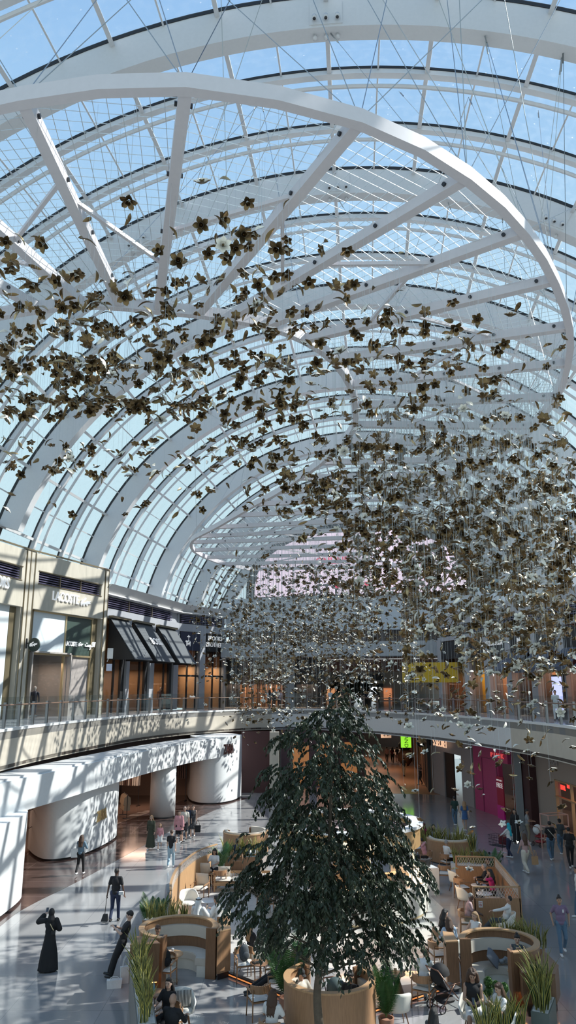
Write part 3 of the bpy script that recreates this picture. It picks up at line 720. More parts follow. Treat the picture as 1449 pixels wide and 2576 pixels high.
# boss and brooks facade
FB = Fr((-13.9, 55.6), (-9.3, 73))
def ub(x, y, v=0.): return FB.px(x, y, v)
GRY = mat('grey_facade', (.33, .34, .37), .55, var=.03)
us = [ub(x, 1720)[0] for x in (262, 315, 323, 374, 385, 434, 446)]
FB.L = us[6]; q_ = FB.P(FB.L, 0, 0); FB2 = Fr((q_.x, q_.y), (-6.2, 75.15)); us += [FB2.px(x, 1720)[0] for x in (500, 514)]+[FB2.L]
zt_, zA = 13.7, 10.2
mb = MB(); FB.box(mb, 0, FB.L, -1.2, 0, 13.35, 14.05); FB.box(mb, 0, FB.L, -1.2, -.25, 14.05, 15.0)
for a, b in ((us[1], us[2]), (us[3], us[4]), (us[5], us[6])): FB.box(mb, a, b, -.6, .05, DECK, 13.4)
FB2.box(mb, us[7], us[8], -.6, .05, DECK, 13.4); FB2.box(mb, FB2.L-.25, FB2.L, -.6, .05, DECK, 13.4); FB2.box(mb, 0, FB2.L, -1.2, 0, 13.35, 14.05); FB2.box(mb, 0, FB2.L, -1.2, -.25, 14.05, 15.0)
struct(mb.build('wall_gallery_left', GRY), 'grey framed shop facade with five tall bays')
mb = MB(); pts = [FB.P(u, 0, 0) for u in [FB.L*i/8 for i in range(9)]]
for F in (FB, FB2): F.box(mb, -.2, F.L, -1.2, .4, 15.0, 15.1); mb.hexa([F.P(a, b, z) for a, b, z in ((-.2, .05, 14.95), (F.L, .05, 14.95), (F.L, -1.2, 14.95), (-.2, -1.2, 14.95), (-.2, .9, 15.7), (F.L, .9, 15.7), (F.L, -1.2, 15.7), (-.2, -1.2, 15.7))])
struct(mb.build('trim_cornice', WHITE), 'white flared cornice above the left shops')
louver(FB, .1, ub(433, 1560)[0], 14.1, 14.9, 5, label='long dark louvres above the three slanted awnings')
louver(FB2, .3, FB2.L-.3, 14.1, 14.9, 5, label='long dark louvres above the navy sheep sign')
for i, (a, b) in enumerate(((273, 319), (333, 379), (393, 438))):
    u0 = max(ub(a, 1575)[0], .0); u1 = ub(b, 1575)[0]
    t = thing('awning', ['plain charcoal slanted awning nearest the crocodile shop', 'middle charcoal slanted awning lettered BOSS', 'plain charcoal slanted awning beside the navy sheep sign'][i], 'awning', FB.P(u0, 0, zA), group=None)
    o = t.location; V = lambda u, v, z: tuple(FB.P(u, v, z)-o)
    mb = MB(); mb.hexa([V(u0, .1, zt_-.4), V(u1, .1, zt_-.4), V(u1, 2.3, zA), V(u0, 2.3, zA), V(u0, .1, zt_-.34), V(u1, .1, zt_-.34), V(u1, 2.36, zA+.05), V(u0, 2.36, zA+.05)]); mb.build('canvas', CHAR, t)
    for u in (u0, u1):
        mb = MB(); e = .03; mb.add([V(u-e, .05, zt_-.4), V(u-e, 2.28, zA), V(u-e, .05, zA), V(u+e, .05, zt_-.4), V(u+e, 2.28, zA), V(u+e, .05, zA)], [(0, 1, 2), (3, 5, 4), (0, 3, 4, 1), (1, 4, 5, 2), (2, 5, 3, 0)]); mb.build('side_panel', BLACK, t)
    mb = MB(); mb.hexa([V(u, v, z) for z in (zt_-.36, zt_-.2) for u, v in ((u0-.05, 0), (u1+.1, 0), (u1+.1, .35), (u0-.05, .35))]); mb.build('box_housing', BRONZE, t)
    if i == 1:
        tb = text_mb('BOSS', .9, .02, .95, .02); n2 = (Vector(V(u0, 2.36, zA))-Vector(V(u0, .1, zt_-.34))).normalized(); Mx = Matrix.Identity(4); sl = -n2; nn = FB.d.cross(sl)
        for a_, vec in enumerate((FB.d, sl, FB.d.cross(sl))):
            for j in range(3): Mx[j][a_] = vec[j]
        c = (Vector(V((u0+u1)/2, 1.35, (zA+zt_)/2-.12)))+nn*.03; Mx.translation = c
        l = tb.build('lettering', WHITEL, t); l.matrix_local = Mx
MANQ = mat('mannequin_white', (.6, .56, .52), .4)
def clothes(F, u0, u1, v, z0, cols, nrack, lab, glab):
    t = thing('clothes_rack', lab, 'clothes rack', F.P((u0+u1)/2, v, z0)); o = t.location; mb = MB()
    for u in (u0, u1): mb.tube([F.P(u, v, z0)-o, F.P(u, v, z0+1.6)-o], .025, 6)
    mb.tube([F.P(u0, v, z0+1.6)-o, F.P(u1, v, z0+1.6)-o], .02, 6); mb.build('rail', DARK, t)
    n_ = int((u1-u0)/.16)
    for i in range(n_):
        u = u0+.08+i*.16; g = MB(); c = F.P(u, v, z0+1.58); a = F.n; d = F.d
        g.add([c+a*x+d*y+Vector((0, 0, z)) for x, z in ((-.2, -.12), (-.05, 0), (.05, 0), (.2, -.12), (.24, -.6), (.17, -.62), (.18, -.95), (-.18, -.95), (-.17, -.62), (-.24, -.6)) for y in (-.03, .03)],
              [tuple(2*k for k in range(9, -1, -1)), tuple(2*k+1 for k in range(10))]+[(2*k, 2*((k+1) % 10), 2*((k+1) % 10)+1, 2*k+1) for k in range(10)])
        m = mat('cloth_%d' % (random.choice(cols)), CL[random.choice(cols)], .8); oo = g.build('hanging_garment', m); tag(oo, glab, 'garment', glab)
CL = [(.02, .02, .025), (.45, .36, .26), (.5, .48, .45), (.10, .06, .05), (.05, .07, .15), (.3, .06, .06)]
for i in range(3):
    a = (us[0] if i == 0 else us[2*i])+.06; b = us[2*i+1]
    if i == 0: a = .15
    shop_box(FB, a, b, DECK+.02, 13.2, 3.5, WARMW, 'wall_boss_inside', 'warm wood inside of the bay', v0=-.4)
    mb = MB()
    for u in (a, a+(b-a)*.62): FB.box(mb, u, u+.12, -.35, -.2, DECK, 13.3)
    FB.box(mb, b-.5, b, -.35, -.15, DECK, 13.3)
    struct(mb.build('window_frame', BLACK), 'black door frame under the awning')
    mb = MB(); FB.box(mb, a, b, -.3, -.28, DECK+.1, 13.2); struct(mb.build('window_%d' % (32+i), GLASSD), 'shop glass under the awning')
    lamp('shop_lamp', FB.P((a+b)/2, -1.9, 9.6), 60, WARM, .3)
    if i < 2: clothes(FB, a+.25, b-.7, -1.6, DECK+.03, [0, 3, 2, 1, 4], 1, ['rack of dark clothes under the first awning', 'rack of dark clothes under the BOSS awning'][i], ['garment hanging on the rack under the first awning', 'garment hanging on the rack under the BOSS awning'][i])
for i in (3, 4):
    a, b = (0.05, us[7]) if i == 3 else (us[8], FB2.L-.25)
    shop_box(FB2, a, b, DECK+.02, 12.0, 3.5, WARMW, 'wall_brooks_inside', 'warm wood inside of the bay', v0=-.3)
    mb = MB(); FB2.box(mb, a, b, -.25, -.1, 9.2, 9.35)
    for f in (0, .45, .88): u = a+(b-a)*f; FB2.box(mb, u, u+.1, -.25, -.1, DECK, 12)
    struct(mb.build('window_frame', BLACK), 'black steel window grid of the shop')
    mb = MB(); FB2.box(mb, a, b, -.2, -.18, DECK, 12); struct(mb.build('window_%d' % (32+i), GLASSC), 'shop glass in black grid')
    mb = MB(); FB2.box(mb, a+.1, b-.1, -.05, .1, 11.6, 13.3); o = mb.build('shop_sign', mat('navy_panel', (.015, .018, .045), .4) if i == 3 else BLACK)
    tag(o, ['navy panel with a white hanging sheep above the shop window', 'black panel with the two line shop name above the window'][i-3], 'sign')
    t = thing('display_shelf', ['tall lit wooden shelving in the bay under the navy sheep panel', 'tall lit shelving with dark stacked goods in the last left bay'][i-3], 'shelf', FB2.P((a+b)/2, -2.6, DECK+.03)); oo = t.location
    for zz in (.4, .9, 1.4, 1.9, 2.4, 2.9):
        mb = MB(); mb.hexa([FB2.P(u, v, DECK+zz+z)-oo for z in (0, .06) for u, v in ((a+.2, -2.9), (b-.2, -2.9), (b-.2, -2.4), (a+.2, -2.4))]); mb.build('shelf_board', SHELFM, t)
        mb = MB()
        for k in range(5): uu = a+.4+(b-a-.9)*k/4; mb.hexa([FB2.P(u, v, DECK+zz+z)-oo for z in (.07, .27) for u, v in ((uu, -2.8), (uu+.22, -2.8), (uu+.22, -2.45), (uu, -2.45))])
        mb.build('stacked_goods', mat('goods', (.03, .028, .03), .7), t)['kind'] = 'stuff'
    lamp('shop_lamp', FB2.P((a+b)/2, -1.4, 10.2), 85, WARM, .3)
u, z = FB2.px(474, 1613, .12); sh = MB()
sh.ell((0, -.12, .02), (.3, .2, .04)); sh.ell((-.24, -.3, .02), (.05, .17, .03)); sh.ell((.22, -.3, .02), (.05, .17, .03)); sh.ell((-.08, -.3, .02), (.05, .12, .03)); sh.ell((-.3, -.02, .02), (.12, .09, .03)); sh.tube([(0, .0, .03), (0, .45, .03)], .025, 5); sh.ell((-.1, .42, .02), (.12, .05, .03)); sh.ell((.1, .42, .02), (.12, .05, .03)); sh.ell((0, .52, .02), (.06, .07, .03))
o = sh.build('sheep_emblem', WHITEL); o.matrix_world = FB2.M(u, .12, z); tag(o, 'white hanging sheep emblem on the navy panel', 'logo')
txt('sign_letters', 'BROOKS\nBROTHERS', FB2, 541, 1615, .62, WHITEL, 'white BROOKS BROTHERS letters on the black panel', v=.14, sx=.85)
txt('sign_letters', 'Brooks', FB2, 484, 1752, .25, WHITEL, 'small round window lettering in the bay under the sheep', v=-.12)
for x, y, lab in ((86, 1745, 'bald white mannequin in a dark coat in the crocodile shop window'), (403, 1745, 'white headed mannequin in a black jacket under the third awning')):
    F = FL if x < 200 else FB; vv = -.9; u, z = F.px(x, 1765, vv)
    t = thing('mannequin', lab, 'mannequin', F.P(u, vv, DECK+.15)); mb = MB(); ms = mb
    mb.cap((0, 0, .95), (0, 0, 1.35), .17, .19, 12); mb.cap((-.2, 0, 1.38), (.2, 0, 1.38), .08, .08); 
    for s_ in (-1, 1): mb.cap((s_*.24, 0, 1.36), (s_*.28, .03, 1.05), .06, .05); mb.cap((s_*.28, .03, 1.05), (s_*.27, .1, .8), .05, .04)
    mb.build('coat', mat('mannequin_coat', (.03, .03, .05), .5), t, True)
    mb = MB()
    for s_ in (-1, 1): mb.cap((s_*.09, 0, .9), (s_*.1, 0, .1), .095, .06)
    mb.build('trousers', mat('mannequin_trousers', (.05, .05, .08), .7), t, True)
    mb = MB(); mb.ell((0, 0, 1.68), (.085, .105, .13), 14, 10); mb.cap((0, 0, 1.4), (0, 0, 1.6), .05, .05); mb.build('head', MANQ, t, True)
    mb = MB()
    for s_ in (-1, 1):
        mb.ell((s_*.27, .12, .74), (.035, .03, .08))
        for k in range(4): mb.cap((s_*.27-.03+.02*k, .14, .70), (s_*.27-.03+.02*k, .16, .60), .01, .009, 6)
    mb.build('hand', MANQ, t, True); mb = MB(); mb.lathe([(.25, -.14), (.25, -.1)], n=24); mb.build('stand', CHROME, t)
lamp('shop_lamp', FL.P(3.2, -1.6, 9.8), 60, (1, .8, .65), .4)
mb = MB(); u, z = FL.px(268, 1640, .5)
t = thing('wall_speaker', 'white wall speaker on a bracket at the corner of the crocodile shop', 'speaker', FL.P(FL.L+.1, .5, 10.6)); mb.box((0, 0, 0), (.4, .3, .75), .3); mb.build('housing', WHITE, t); mb = MB(); mb.bar((0, 0, -.1), (-.2, .05, -.6), .05); mb.build('bracket', WHITE, t)
mb = MB(); mb.box((0, 0, 0), (.4, .08, .5), .3); tag(mb.build('wall_notice', mat('notice', (.5, .55, .7), .4), loc=FL.P(FL.L+.15, .45, 9.6)), 'small pale notice box below the wall speaker', 'box')
# ================================================================ FAR END
GB = mat('bulkhead', (.50, .55, .60), .5); SCR = bpy.data.materials.new('led_screen'); SCR.use_nodes = True; b_ = SCR.node_tree.nodes['Principled BSDF']; b_.inputs['Base Color'].default_value = (.02, .02, .02, 1); b_.inputs['Emission Color'].default_value = (.95, .80, .97, 1); b_.inputs['Emission Strength'].default_value = 1.0
FE = Fr((-6.2, 75.1), (21, 68.2))                     # far end wall plane, faces the void
mb = MB(); FE.box(mb, 0, FE.L, -1, 0, 13.55, 16.85); struct(mb.build('wall_far_bulkhead', GB), 'pale grey bulkhead below the big screen')
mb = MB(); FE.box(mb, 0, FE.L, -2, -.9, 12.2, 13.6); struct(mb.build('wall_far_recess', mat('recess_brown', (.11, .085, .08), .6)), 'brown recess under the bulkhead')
mb = MB(); FE.box(mb, 0, FE.L, -.6, 1.4, 11.05, 12.4); struct(mb.build('wall_far_beam', mat('beam_grey', (.36, .38, .40), .5)), 'grey beam over the upper hall opening')
ends = [FE.px(640, 1500, .6)[0], FE.px(1175, 1500, .6)[0]]; cu_ = sum(ends)/2; hw = (ends[1]-ends[0])/2; zb = 16.95; ht = FE.px(880, 1330, .6)[1]-zb
t = thing('led_screen', 'huge arched pale pink LED screen above the far end', 'screen', FE.P(cu_, .6, zb)); oo = t.location
def arcpoly(hw, ht, z0, v): return [FE.P(cu_+hw*cos(a), v, zb+z0+ht*max(sin(a), 0)**.72)-oo for a in [pi*i/40 for i in range(41)]]
def plate(name, hw, ht, z0, v0, v1, m):
    A_ = arcpoly(hw, ht, z0, v0); B_ = arcpoly(hw, ht, z0, v1); n_ = len(A_); mb = MB(); mb.add(A_+B_, [tuple(range(n_)), tuple(range(2*n_-1, n_-1, -1))]+[(i, n_+i, n_+(i+1) % n_, (i+1) % n_) for i in range(n_)]); return mb.build(name, m, t)
plate('surround', hw+.9, ht+.8, -.1, .25, .5, BLACK); plate('display', hw, ht, 0, .5, .6, SCR)
for s_, px, py, sz, m in (('iSTYLE', 840, 1484, 1.5, BLACK), ('ONLINE', 835, 1411, .9, mat('screen_red', (.7, .02, .08), .5, emit=(.9, .03, .12), es=.8)), ('.', 850, 1478, 5, mat('screen_red', (.7, .02, .08))), ('.', 921, 1476, 5, mat('screen_red', (.7, .02, .08)))):
    u, z = FE.px(px, py, .65); tb = text_mb(s_, sz, .04, 1, .02 if s_ != '.' else 0); l = tb.build('lettering', m, t); Mx = FE.M(u, .65, z+(1.45 if s_ == '.' else 0)); Mx.translation = Mx.translation-oo; l.matrix_local = Mx
# upper hall beyond the beam
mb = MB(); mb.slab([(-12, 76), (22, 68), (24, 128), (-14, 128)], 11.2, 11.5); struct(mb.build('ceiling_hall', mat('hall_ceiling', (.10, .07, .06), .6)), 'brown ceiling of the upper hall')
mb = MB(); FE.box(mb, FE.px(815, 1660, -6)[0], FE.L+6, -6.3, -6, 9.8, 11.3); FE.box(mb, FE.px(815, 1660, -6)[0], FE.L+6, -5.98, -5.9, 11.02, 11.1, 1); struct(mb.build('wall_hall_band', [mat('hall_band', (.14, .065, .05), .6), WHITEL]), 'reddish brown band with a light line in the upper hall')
HB = Fr((-14, 124), (26, 112)); mb = MB(); HB.box(mb, 0, HB.L, -.3, 0, DECK, 11.5); struct(mb.build('wall_hall_back', mat('hall_back', (.42, .37, .31), .6)), 'beige back wall of the upper hall')
DAY = mat('daylight_opening', (.8, .85, .9), .5, emit=(.9, .95, 1), es=1.3)
for a, b, z0, z1 in ((890, 948, 6.4, 9.2),):
    mb = MB(); u0, u1 = HB.px(a, 1720)[0], HB.px(b, 1720)[0]; HB.box(mb, u0, u1, .02, .1, z0, z1); struct(mb.build('window_40', DAY), 'bright daylit entrance at the end of the upper hall')
    mb = MB(); HB.box(mb, u0-1, u1+1, .1, .4, z1-.8, z1-.3); HB.box(mb, u0-1, u1+1, .1, .4, z1+.2, z1+1.1); struct(mb.build('trim_door_head', DARK), 'dark lintels over the daylit entrance')
for a, b, cc in ((822, 842, (1, .45, .2)), (846, 858, (1, .7, .5)), (965, 985, (1, .35, .15)), (660, 690, (1, .5, .25))):
    mb = MB(); HB.box(mb, HB.px(a, 1725)[0], HB.px(b, 1725)[0], .05, .15, 6.5, 8.2); struct(mb.build('window_41', mat('lit_%d' % a, cc, .5, emit=cc, es=.55)), 'lit shop window at the end of the upper hall')
# dark slatted kiosks and piers in the hall behind the railing
def pier(px, y, Y, w_, z0, z1, m, nm, lab):
    q = AT(px, y, Y); mb = MB(); mb.box((0, 0, (z1-z0)/2), (w_, w_, z1-z0)); return struct(mb.build(nm, m, loc=(q.x, Y, z0)), lab)
pier(729, 1700, 74.5, .9, DECK, 11.2, mat('pier_grey', (.27, .28, .29), .5), 'wall_pier', 'grey pier at the mouth of the upper hall')
for k, (x0, x1, m_) in enumerate(((566, 600, DARK), (602, 640, WOOD2), (642, 722, WOOD2), (735, 812, DARK))):
    a = AT(x0, 1700, 75.5+k*.4).x; b = AT(x1, 1700, 75.5+k*.4).x
    mb = MB(); mb.box(((a+b)/2, 79, (DECK+11)/2), (b-a, .3, 11-DECK))
    n_ = max(3, int((b-a)/.5))
    for i in range(n_+1): mb.box((a+(b-a)*i/n_, 78.5, (DECK+11)/2), (.12, .5, 11-DECK))
    struct(mb.build('wall_slats_%d' % k, m_), 'dark slatted shop wall in the upper hall')
    lamp('shop_lamp', ((a+b)/2, 77.2, 8.6), 70, WARM, .3)
NF = Fr((AT(640, 1640, 74).x, 74.6), (AT(724, 1640, 74).x, 74.0)); mb = MB(); NF.box(mb, 0, NF.L, -.3, 0, 10.0, 12.3); struct(mb.build('wall_neon_panel', mat('neon_panel', (.33, .35, .33), .5)), 'grey green shop panel with blue neon writing')
BL = mat('blue_neon', (.02, .04, .7), .4, emit=(.03, .07, 1), es=1.6)
for py, st in ((1631, [[(-1.1, -.2), (-1.1, .35), (-.7, .1), (-.7, -.2)], [(-.5, -.15), (-.1, -.15), (0, .15), (.2, -.15)], [(.4, -.1), (.9, -.1), (1.2, .2)]]), (1646, [[(-.9, -.2), (-.2, -.2), (-.2, .1)], [(0, -.2), (.3, -.2), (.3, .2)], [(.5, -.2), (1, -.2), (1.1, .25), (.8, .2)]])):
    u, z = NF.px(693, py, .1); mb = MB()
    for s_ in st: mb.tube([(x*.7, y*.9, .05) for x, y in s_], .055, 5)
    o = mb.build('neon_sign', BL); o.matrix_world = NF.M(u, .1, z); tag(o, 'upper line of blue neon script at the hall mouth' if py < 1640 else 'lower line of blue neon script at the hall mouth', 'sign')
# ================================================================ UPPER SHOPS, RIGHT
FR_ = Fr((19.5, 38), (12.9, 65), -1)
ur = lambda x, y=1700: FR_.px(x, y)[0]
mb = MB(); LR = FR_.L
FR_.box(mb, 0, LR, -1.2, 0, 12.0, 12.35); FR_.box(mb, 0, LR, -1.2, 0, 13.2, 14.2); FR_.box(mb, 0, LR, -1.2, -.3, 12.3, 13.2)
uu = [0, 3.2, 6.4, 9.6, 12.8, 16, 19.2, 22.4, LR-.5]
for u in uu: FR_.box(mb, u-.25, u+.45, -1, .1, DECK, 12.1)
struct(mb.build('wall_gallery_right', mat('grey_facade_right', (.36, .36, .38), .55)), 'grey shop facade along the right upper walkway')
louver(FR_, .4, LR-.4, 12.4, 13.15, 5, label='long dark louvres above the right hand upper shops', parts=6)
RCOL = [REDM, REDM, mat('curtain_red', (.28, .012, .02), .7), WARMW, mat('dark_shop', (.04, .03, .03), .6), WARMW, mat('yellow_shop', (.5, .33, .02), .5), WOOD2]
for i in range(len(uu)-1):
    a, b = uu[i]+.45, uu[i+1]-.25
    shop_box(FR_, a, b, DECK+.02, 11.9, 3, RCOL[i], 'wall_right_inside', 'inside wall of a right hand upper shop', v0=-.3)
    mb = MB(); FR_.box(mb, a, b, -.22, -.2, DECK, 11.9); struct(mb.build('window_%d' % (50+i), GLASSD), 'tall shop window on the right upper walkway')
    mb = MB(); FR_.box(mb, a, b, -.1, .05, 10.5, 11.9); tag(mb.build('shop_sign', BLACK), 'black shop sign panel on the right upper walkway, bay %s' % ['nearest the edge', 'second from the edge', 'third from the edge', 'with white letters', 'left of the white letters', 'over wood lining', 'over yellow lining', 'nearest the hall'][i], 'sign')
    lamp('shop_lamp', FR_.P((a+b)/2, -1.5, 9.5), 60, (1, .6, .4), .3)
    if i in (1, 2, 3, 4):
        t = thing('awning', 'slanted charcoal awning, %s on the right upper walkway' % ['', 'second bay from the picture edge', 'third bay from the picture edge', 'under the SCOTCH and SODA letters', 'left of the SCOTCH and SODA bay'][i], 'awning', FR_.P(a, 0, 9)); o = t.location
        V = lambda u, v, z: tuple(FR_.P(u, v, z)-o)
        mb = MB(); mb.hexa([V(a, .1, 10.5), V(b, .1, 10.5), V(b, 1.7, 9.3), V(a, 1.7, 9.3), V(a, .1, 10.56), V(b, .1, 10.56), V(b, 1.72, 9.36), V(a, 1.72, 9.36)]); mb.build('canvas', mat('navy_canvas', (.06, .07, .10), .7), t)
        mb = MB(); mb.hexa([V(u, v, z) for z in (9.1, 9.34) for u, v in ((a, 1.66), (b, 1.66), (b, 1.72), (a, 1.72))]); mb.build('valance', mat('navy_canvas', (.06, .07, .10)), t)
txt('sign_letters', 'SCOTCH & SODA', FR_, 1236, 1619, .5, WHITEL, 'white SCOTCH & SODA letters on the right upper walkway', v=.1, sx=.8)
txt('sign_letters', 'Miss', FR_, 1310, 1612, .6, WHITEL, 'white script letters on the right upper walkway', v=.1)
mb = MB(); q = AT(1085, 1700, 62); mb.hexa([(q.x+dx, 64+dy, z) for z, ddy in ((8.6, 0), (10.2, 0)) for dx, dy in ((-2.2, -1.2), (2.2, -2.0), (2.2, -1.7), (-2.2, -.9))]); tag(mb.build('shop_banner', mat('yellow_banner', (.62, .40, .01), .5)), 'bright yellow shop banner behind the flowers at the far right of the hall', 'banner')
t = thing('digital_display', 'tall pale blue lit display stand on the right upper walkway', 'display', FR_.P(ur(1447), 1.2, DECK)); mb = MB(); mb.box((0, 0, 1.3), (1.1, .18, 2.6), 1.8); mb.build('housing', DARK, t); mb = MB(); mb.box((-.08, -.02, 1.5), (1.0, .1, 2.0), 1.8); mb.build('lit_face', mat('display_face', (.5, .55, .9), .4, emit=(.6, .62, 1), es=.9), t)
# right outer wall behind shops and left outer wall hide the mall beyond
mb = MB(); mb.slab([(23, 36), (24, 36), (17.5, 66), (16.5, 66)], 0, 13.9); struct(mb.build('wall_outer_right', GRY), 'outer wall behind the right shops')
mb = MB(); FR_.box(mb, 0, LR, -12, -.2, 14.1, 14.3); struct(mb.build('ceiling_right_shops', WHITE), 'roof of the right upper shops')
mb = MB(); FB.box(mb, -1, FB.L, -5, -1.1, 15.2, 15.4); FB2.box(mb, 0, FB2.L, -5, -1.1, 15.2, 15.4); FL.box(mb, 0, FL.L, -5, -1.1, 15.9, 16.0); FM.box(mb, 0, FM.L, -5, -1.1, 15.9, 16.0); struct(mb.build('ceiling_left_shops', WHITE), 'roof of the left upper shops')
# ================================================================ GROUND FLOOR SHOPS, LEFT
ZW = mat('zara_white', (.74, .76, .77), .4)
ZB = [Vector((x, y, 0)) for x, y in [(-10.9, 20), (-11.15, 26), (-11.1, 30.6), (-10.25, 35.5), (-9.3, 41.2), (-8.25, 46.8), (-7.2, 51), (-6.2, 54.3), (-4.8, 57.4), (-3.6, 60.6)]]
ZBS = smooth_line(ZB, 5)
mb = MB(); mb.wall(ZBS, 3.2, 4.5, 1.6); struct(mb.build('wall_shop_band', ZW), 'long white curved band over the ground floor shop')
mb = MB(); mb.wall(off_line(ZBS, .15), 4.5, 4.58, 1.6); struct(mb.build('trim_shop_band', mat('band_top', (.68, .68, .68), .4)), 'pale ledge on top of the white band')
def pod(pts, z1, name, lab, close):
    P = smooth_line([Vector((*p, 0)) for p in pts], 6); mb = MB(); mb.slab([(p.x, p.y) for p in P]+close, .1, z1); struct(mb.build(name, ZW, smooth=False), lab)
    mb = MB(); mb.slab([(p.x, p.y) for p in off_line(P, .08)]+close, 0, .1); struct(mb.build('baseboard_'+name, DARK), 'black base of the curved white shop wall')
pod([(-10.6, 20), (-10.45, 27), (-10.35, 30), (-10.5, 32), (-11.3, 33.2), (-12.6, 33.8)], 3.25, 'wall_pod_near', 'rounded white wall panel at the left picture edge', [(-14, 33.8), (-14, 20)])
pod([(-13.4, 41.2), (-12.5, 39.6), (-11.7, 38.7), (-10.9, 38.9), (-10.2, 39.9), (-9.75, 41.8), (-9.55, 44.2), (-9.9, 45.4), (-11, 46)], 3.25, 'wall_pod_middle', 'big rounded white wall panel with gold letters', [(-13, 46)])
pod([(-7.4, 59), (-6.9, 57.7), (-6.1, 56.9), (-4.9, 57.1), (-4.0, 58.5), (-3.6, 60.6)], 4.6, 'wall_pod_far', 'rounded white shop wall at the far left corner', [(-5, 63), (-8, 62)])
mb = MB(); mb.lathe([(.82, .1), (.82, 3.3)], (-8.15, 51.4, 0), 36); o = mb.build('wall_column', ZW, smooth=True); struct(o, 'round white column in front of the clothes shop')
mb = MB(); mb.lathe([(.84, 0), (.84, .1)], (-8.15, 51.4, 0), 36); struct(mb.build('baseboard_column', DARK), 'black base of the round column')
mb = MB(); mb.slab([(-24, 22), (-13.8, 22), (-12.9, 34), (-13.2, 41), (-11, 47), (-8, 58), (-7, 63), (-20, 63)], .002, .012); struct(mb.build('floor_shop', mat('shop_floor', (.22, .15, .12), .2, var=.05)), 'brown shop floor behind the white panels')
EDG = smooth_line([Vector((*p, 0)) for p in [(-10.0, 20), (-10.05, 28.6), (-9.9, 31), (-9.0, 35), (-8.2, 39.3), (-6.7, 47.3), (-4.6, 55.7), (-3, 60)]], 5)
mb = MB(); mb.slab([(p.x, p.y) for p in EDG]+[(-6, 62), (-9, 58), (-11.5, 47), (-13.5, 41), (-13.3, 34), (-14, 22)], 0, .005); struct(mb.build('floor_dark_strip', tile_mat('dark_marble', (.085, .055, .05), (.3, .22, .2), 3, 1.2, .12, .8, .006, .25)), 'dark brown marble strip along the shop front')
mb = MB(); mb.slab([(-24, 20), (-13.8, 20), (-12.4, 33.5), (-12.6, 40), (-9.6, 46), (-6.5, 57), (-6, 63), (-22, 63)], 3.25, 3.4); struct(mb.build('ceiling_shop', mat('shop_ceiling', (.25, .2, .18), .6)), 'ceiling of the ground floor clothes shop')
mb = MB(); mb.wall([(-21, 20), (-20, 36), (-17, 50), (-13, 63)], 0, 3.3, .2); mb.wall([(-13, 61.5), (-6, 61.5)], 0, 3.3, .2); struct(mb.build('wall_shop_back', mat('shop_back', (.28, .17, .12), .6)), 'warm brown back wall of the clothes shop')
mb = MB(); mb.wall([(-12.9, 33.9), (-13.1, 41)], .05, 3.2, .03); struct(mb.build('window_60', GLASSD), 'shop window between the two white panels')
mb = MB()
for z in (1.25, 2.1): mb.tube([(-12.85, 34, z), (-13.05, 41, z)], .02, 5)
struct(mb.build('trim_window_rail', BLACK), 'thin black rails on the shop window')
for x, y in ((-14.5, 36.5), (-15, 42), (-12.6, 50), (-10.5, 55)): lamp('shop_lamp', (x, y, 3.0), 55, (1, .66, .48), .3)
def rack_ground(p, ang, n_, cols, lab, glab, zt=1.55, leng=.9):
    t = thing('clothes_rack', lab, 'clothes rack', (*p, .012), ang); L_ = n_*.17/2
    mb = MB()
    for s_ in (-1, 1): mb.tube([(s_*L_, 0, 0), (s_*L_, 0, zt)], .02, 6); mb.box((s_*L_, 0, .02), (.05, .5, .04))
    mb.tube([(-L_, 0, zt), (L_, 0, zt)], .02, 6); mb.build('rail', DARK, t)
    for i in range(n_):
        g = MB(); x = -L_+.1+i*.17; g.add([(x+y, xx, zt-.04+z) for xx, z in ((-.2, -.12), (-.05, 0), (.05, 0), (.2, -.12), (.25, -.55), (.18, -.57), (.2, -leng), (-.2, -leng), (-.18, -.57), (-.25, -.55)) for y in (-.05, .05)],
              [tuple(2*k for k in range(9, -1, -1)), tuple(2*k+1 for k in range(10))]+[(2*k, 2*((k+1) % 10), 2*((k+1) % 10)+1, 2*k+1) for k in range(10)])
        c = random.choice(cols); o = g.build('hanging_garment', mat('cloth_%d' % c, CL[c], .8), loc=(*p, .012), rz=ang); tag(o, glab, 'garment', glab)
rack_ground((-10.6, 51.5), -1.2, 9, [0], 'low round rack of black clothes at the shop entrance', 'black garment on the rack at the shop entrance', 1.4)
rack_ground((-11.9, 56.5), -.35, 16, [0, 1, 3], 'long rack of tan and dark clothes against the shop back wall', 'tan or dark garment on the rack left of the column', 2.6, 1.2)
rack_ground((-8.6, 58.9), -.25, 12, [1, 2, 1], 'wall rack of cream shirts between the column and the far panel', 'cream or tan shirt on the wall rack right of the column', 2.7, 1.1)
o = text_mb('ZARA', .72, .05, .8, .02).build('sign_letters', GOLDL); Fz = Fr((-9.75, 41.8), (-9.55, 44.2)); u, z = Fz.px(256, 2051, .05); o.matrix_world = Fz.M(u, .06, z); tag(o, 'gold ZARA letters on the big rounded white panel', 'sign')
F3 = Fr((-6.1, 56.75), (-3.95, 58.4)); 
for px, py, s_, m, lb in ((575, 1885, .95, mat('zara_black', (.05, .02, .02), .4), 'dark ZARA letters with a red edge high on the far rounded white wall'), (545, 1964, .75, mat('zara_grey', (.45, .46, .47), .5), 'pale grey ZARA letters low on the far rounded white wall')):
    F4 = Fr((-4.55, 57.35), (-3.75, 59.2)) if px > 560 else F3; v = .12; u, z = F4.px(px, py, v); o = text_mb('ZARA', s_, .06, .6, .03).build('sign_letters', m); o.matrix_world = F4.M(u, v, z); tag(o, lb, 'sign')
mb = MB(); mb.box((-1.1, 62.6, 2.35), (.75, .8, 4.7)); struct(mb.build('wall_pier_beige', STONE2), 'beige stone pier at the far left of the ground floor')
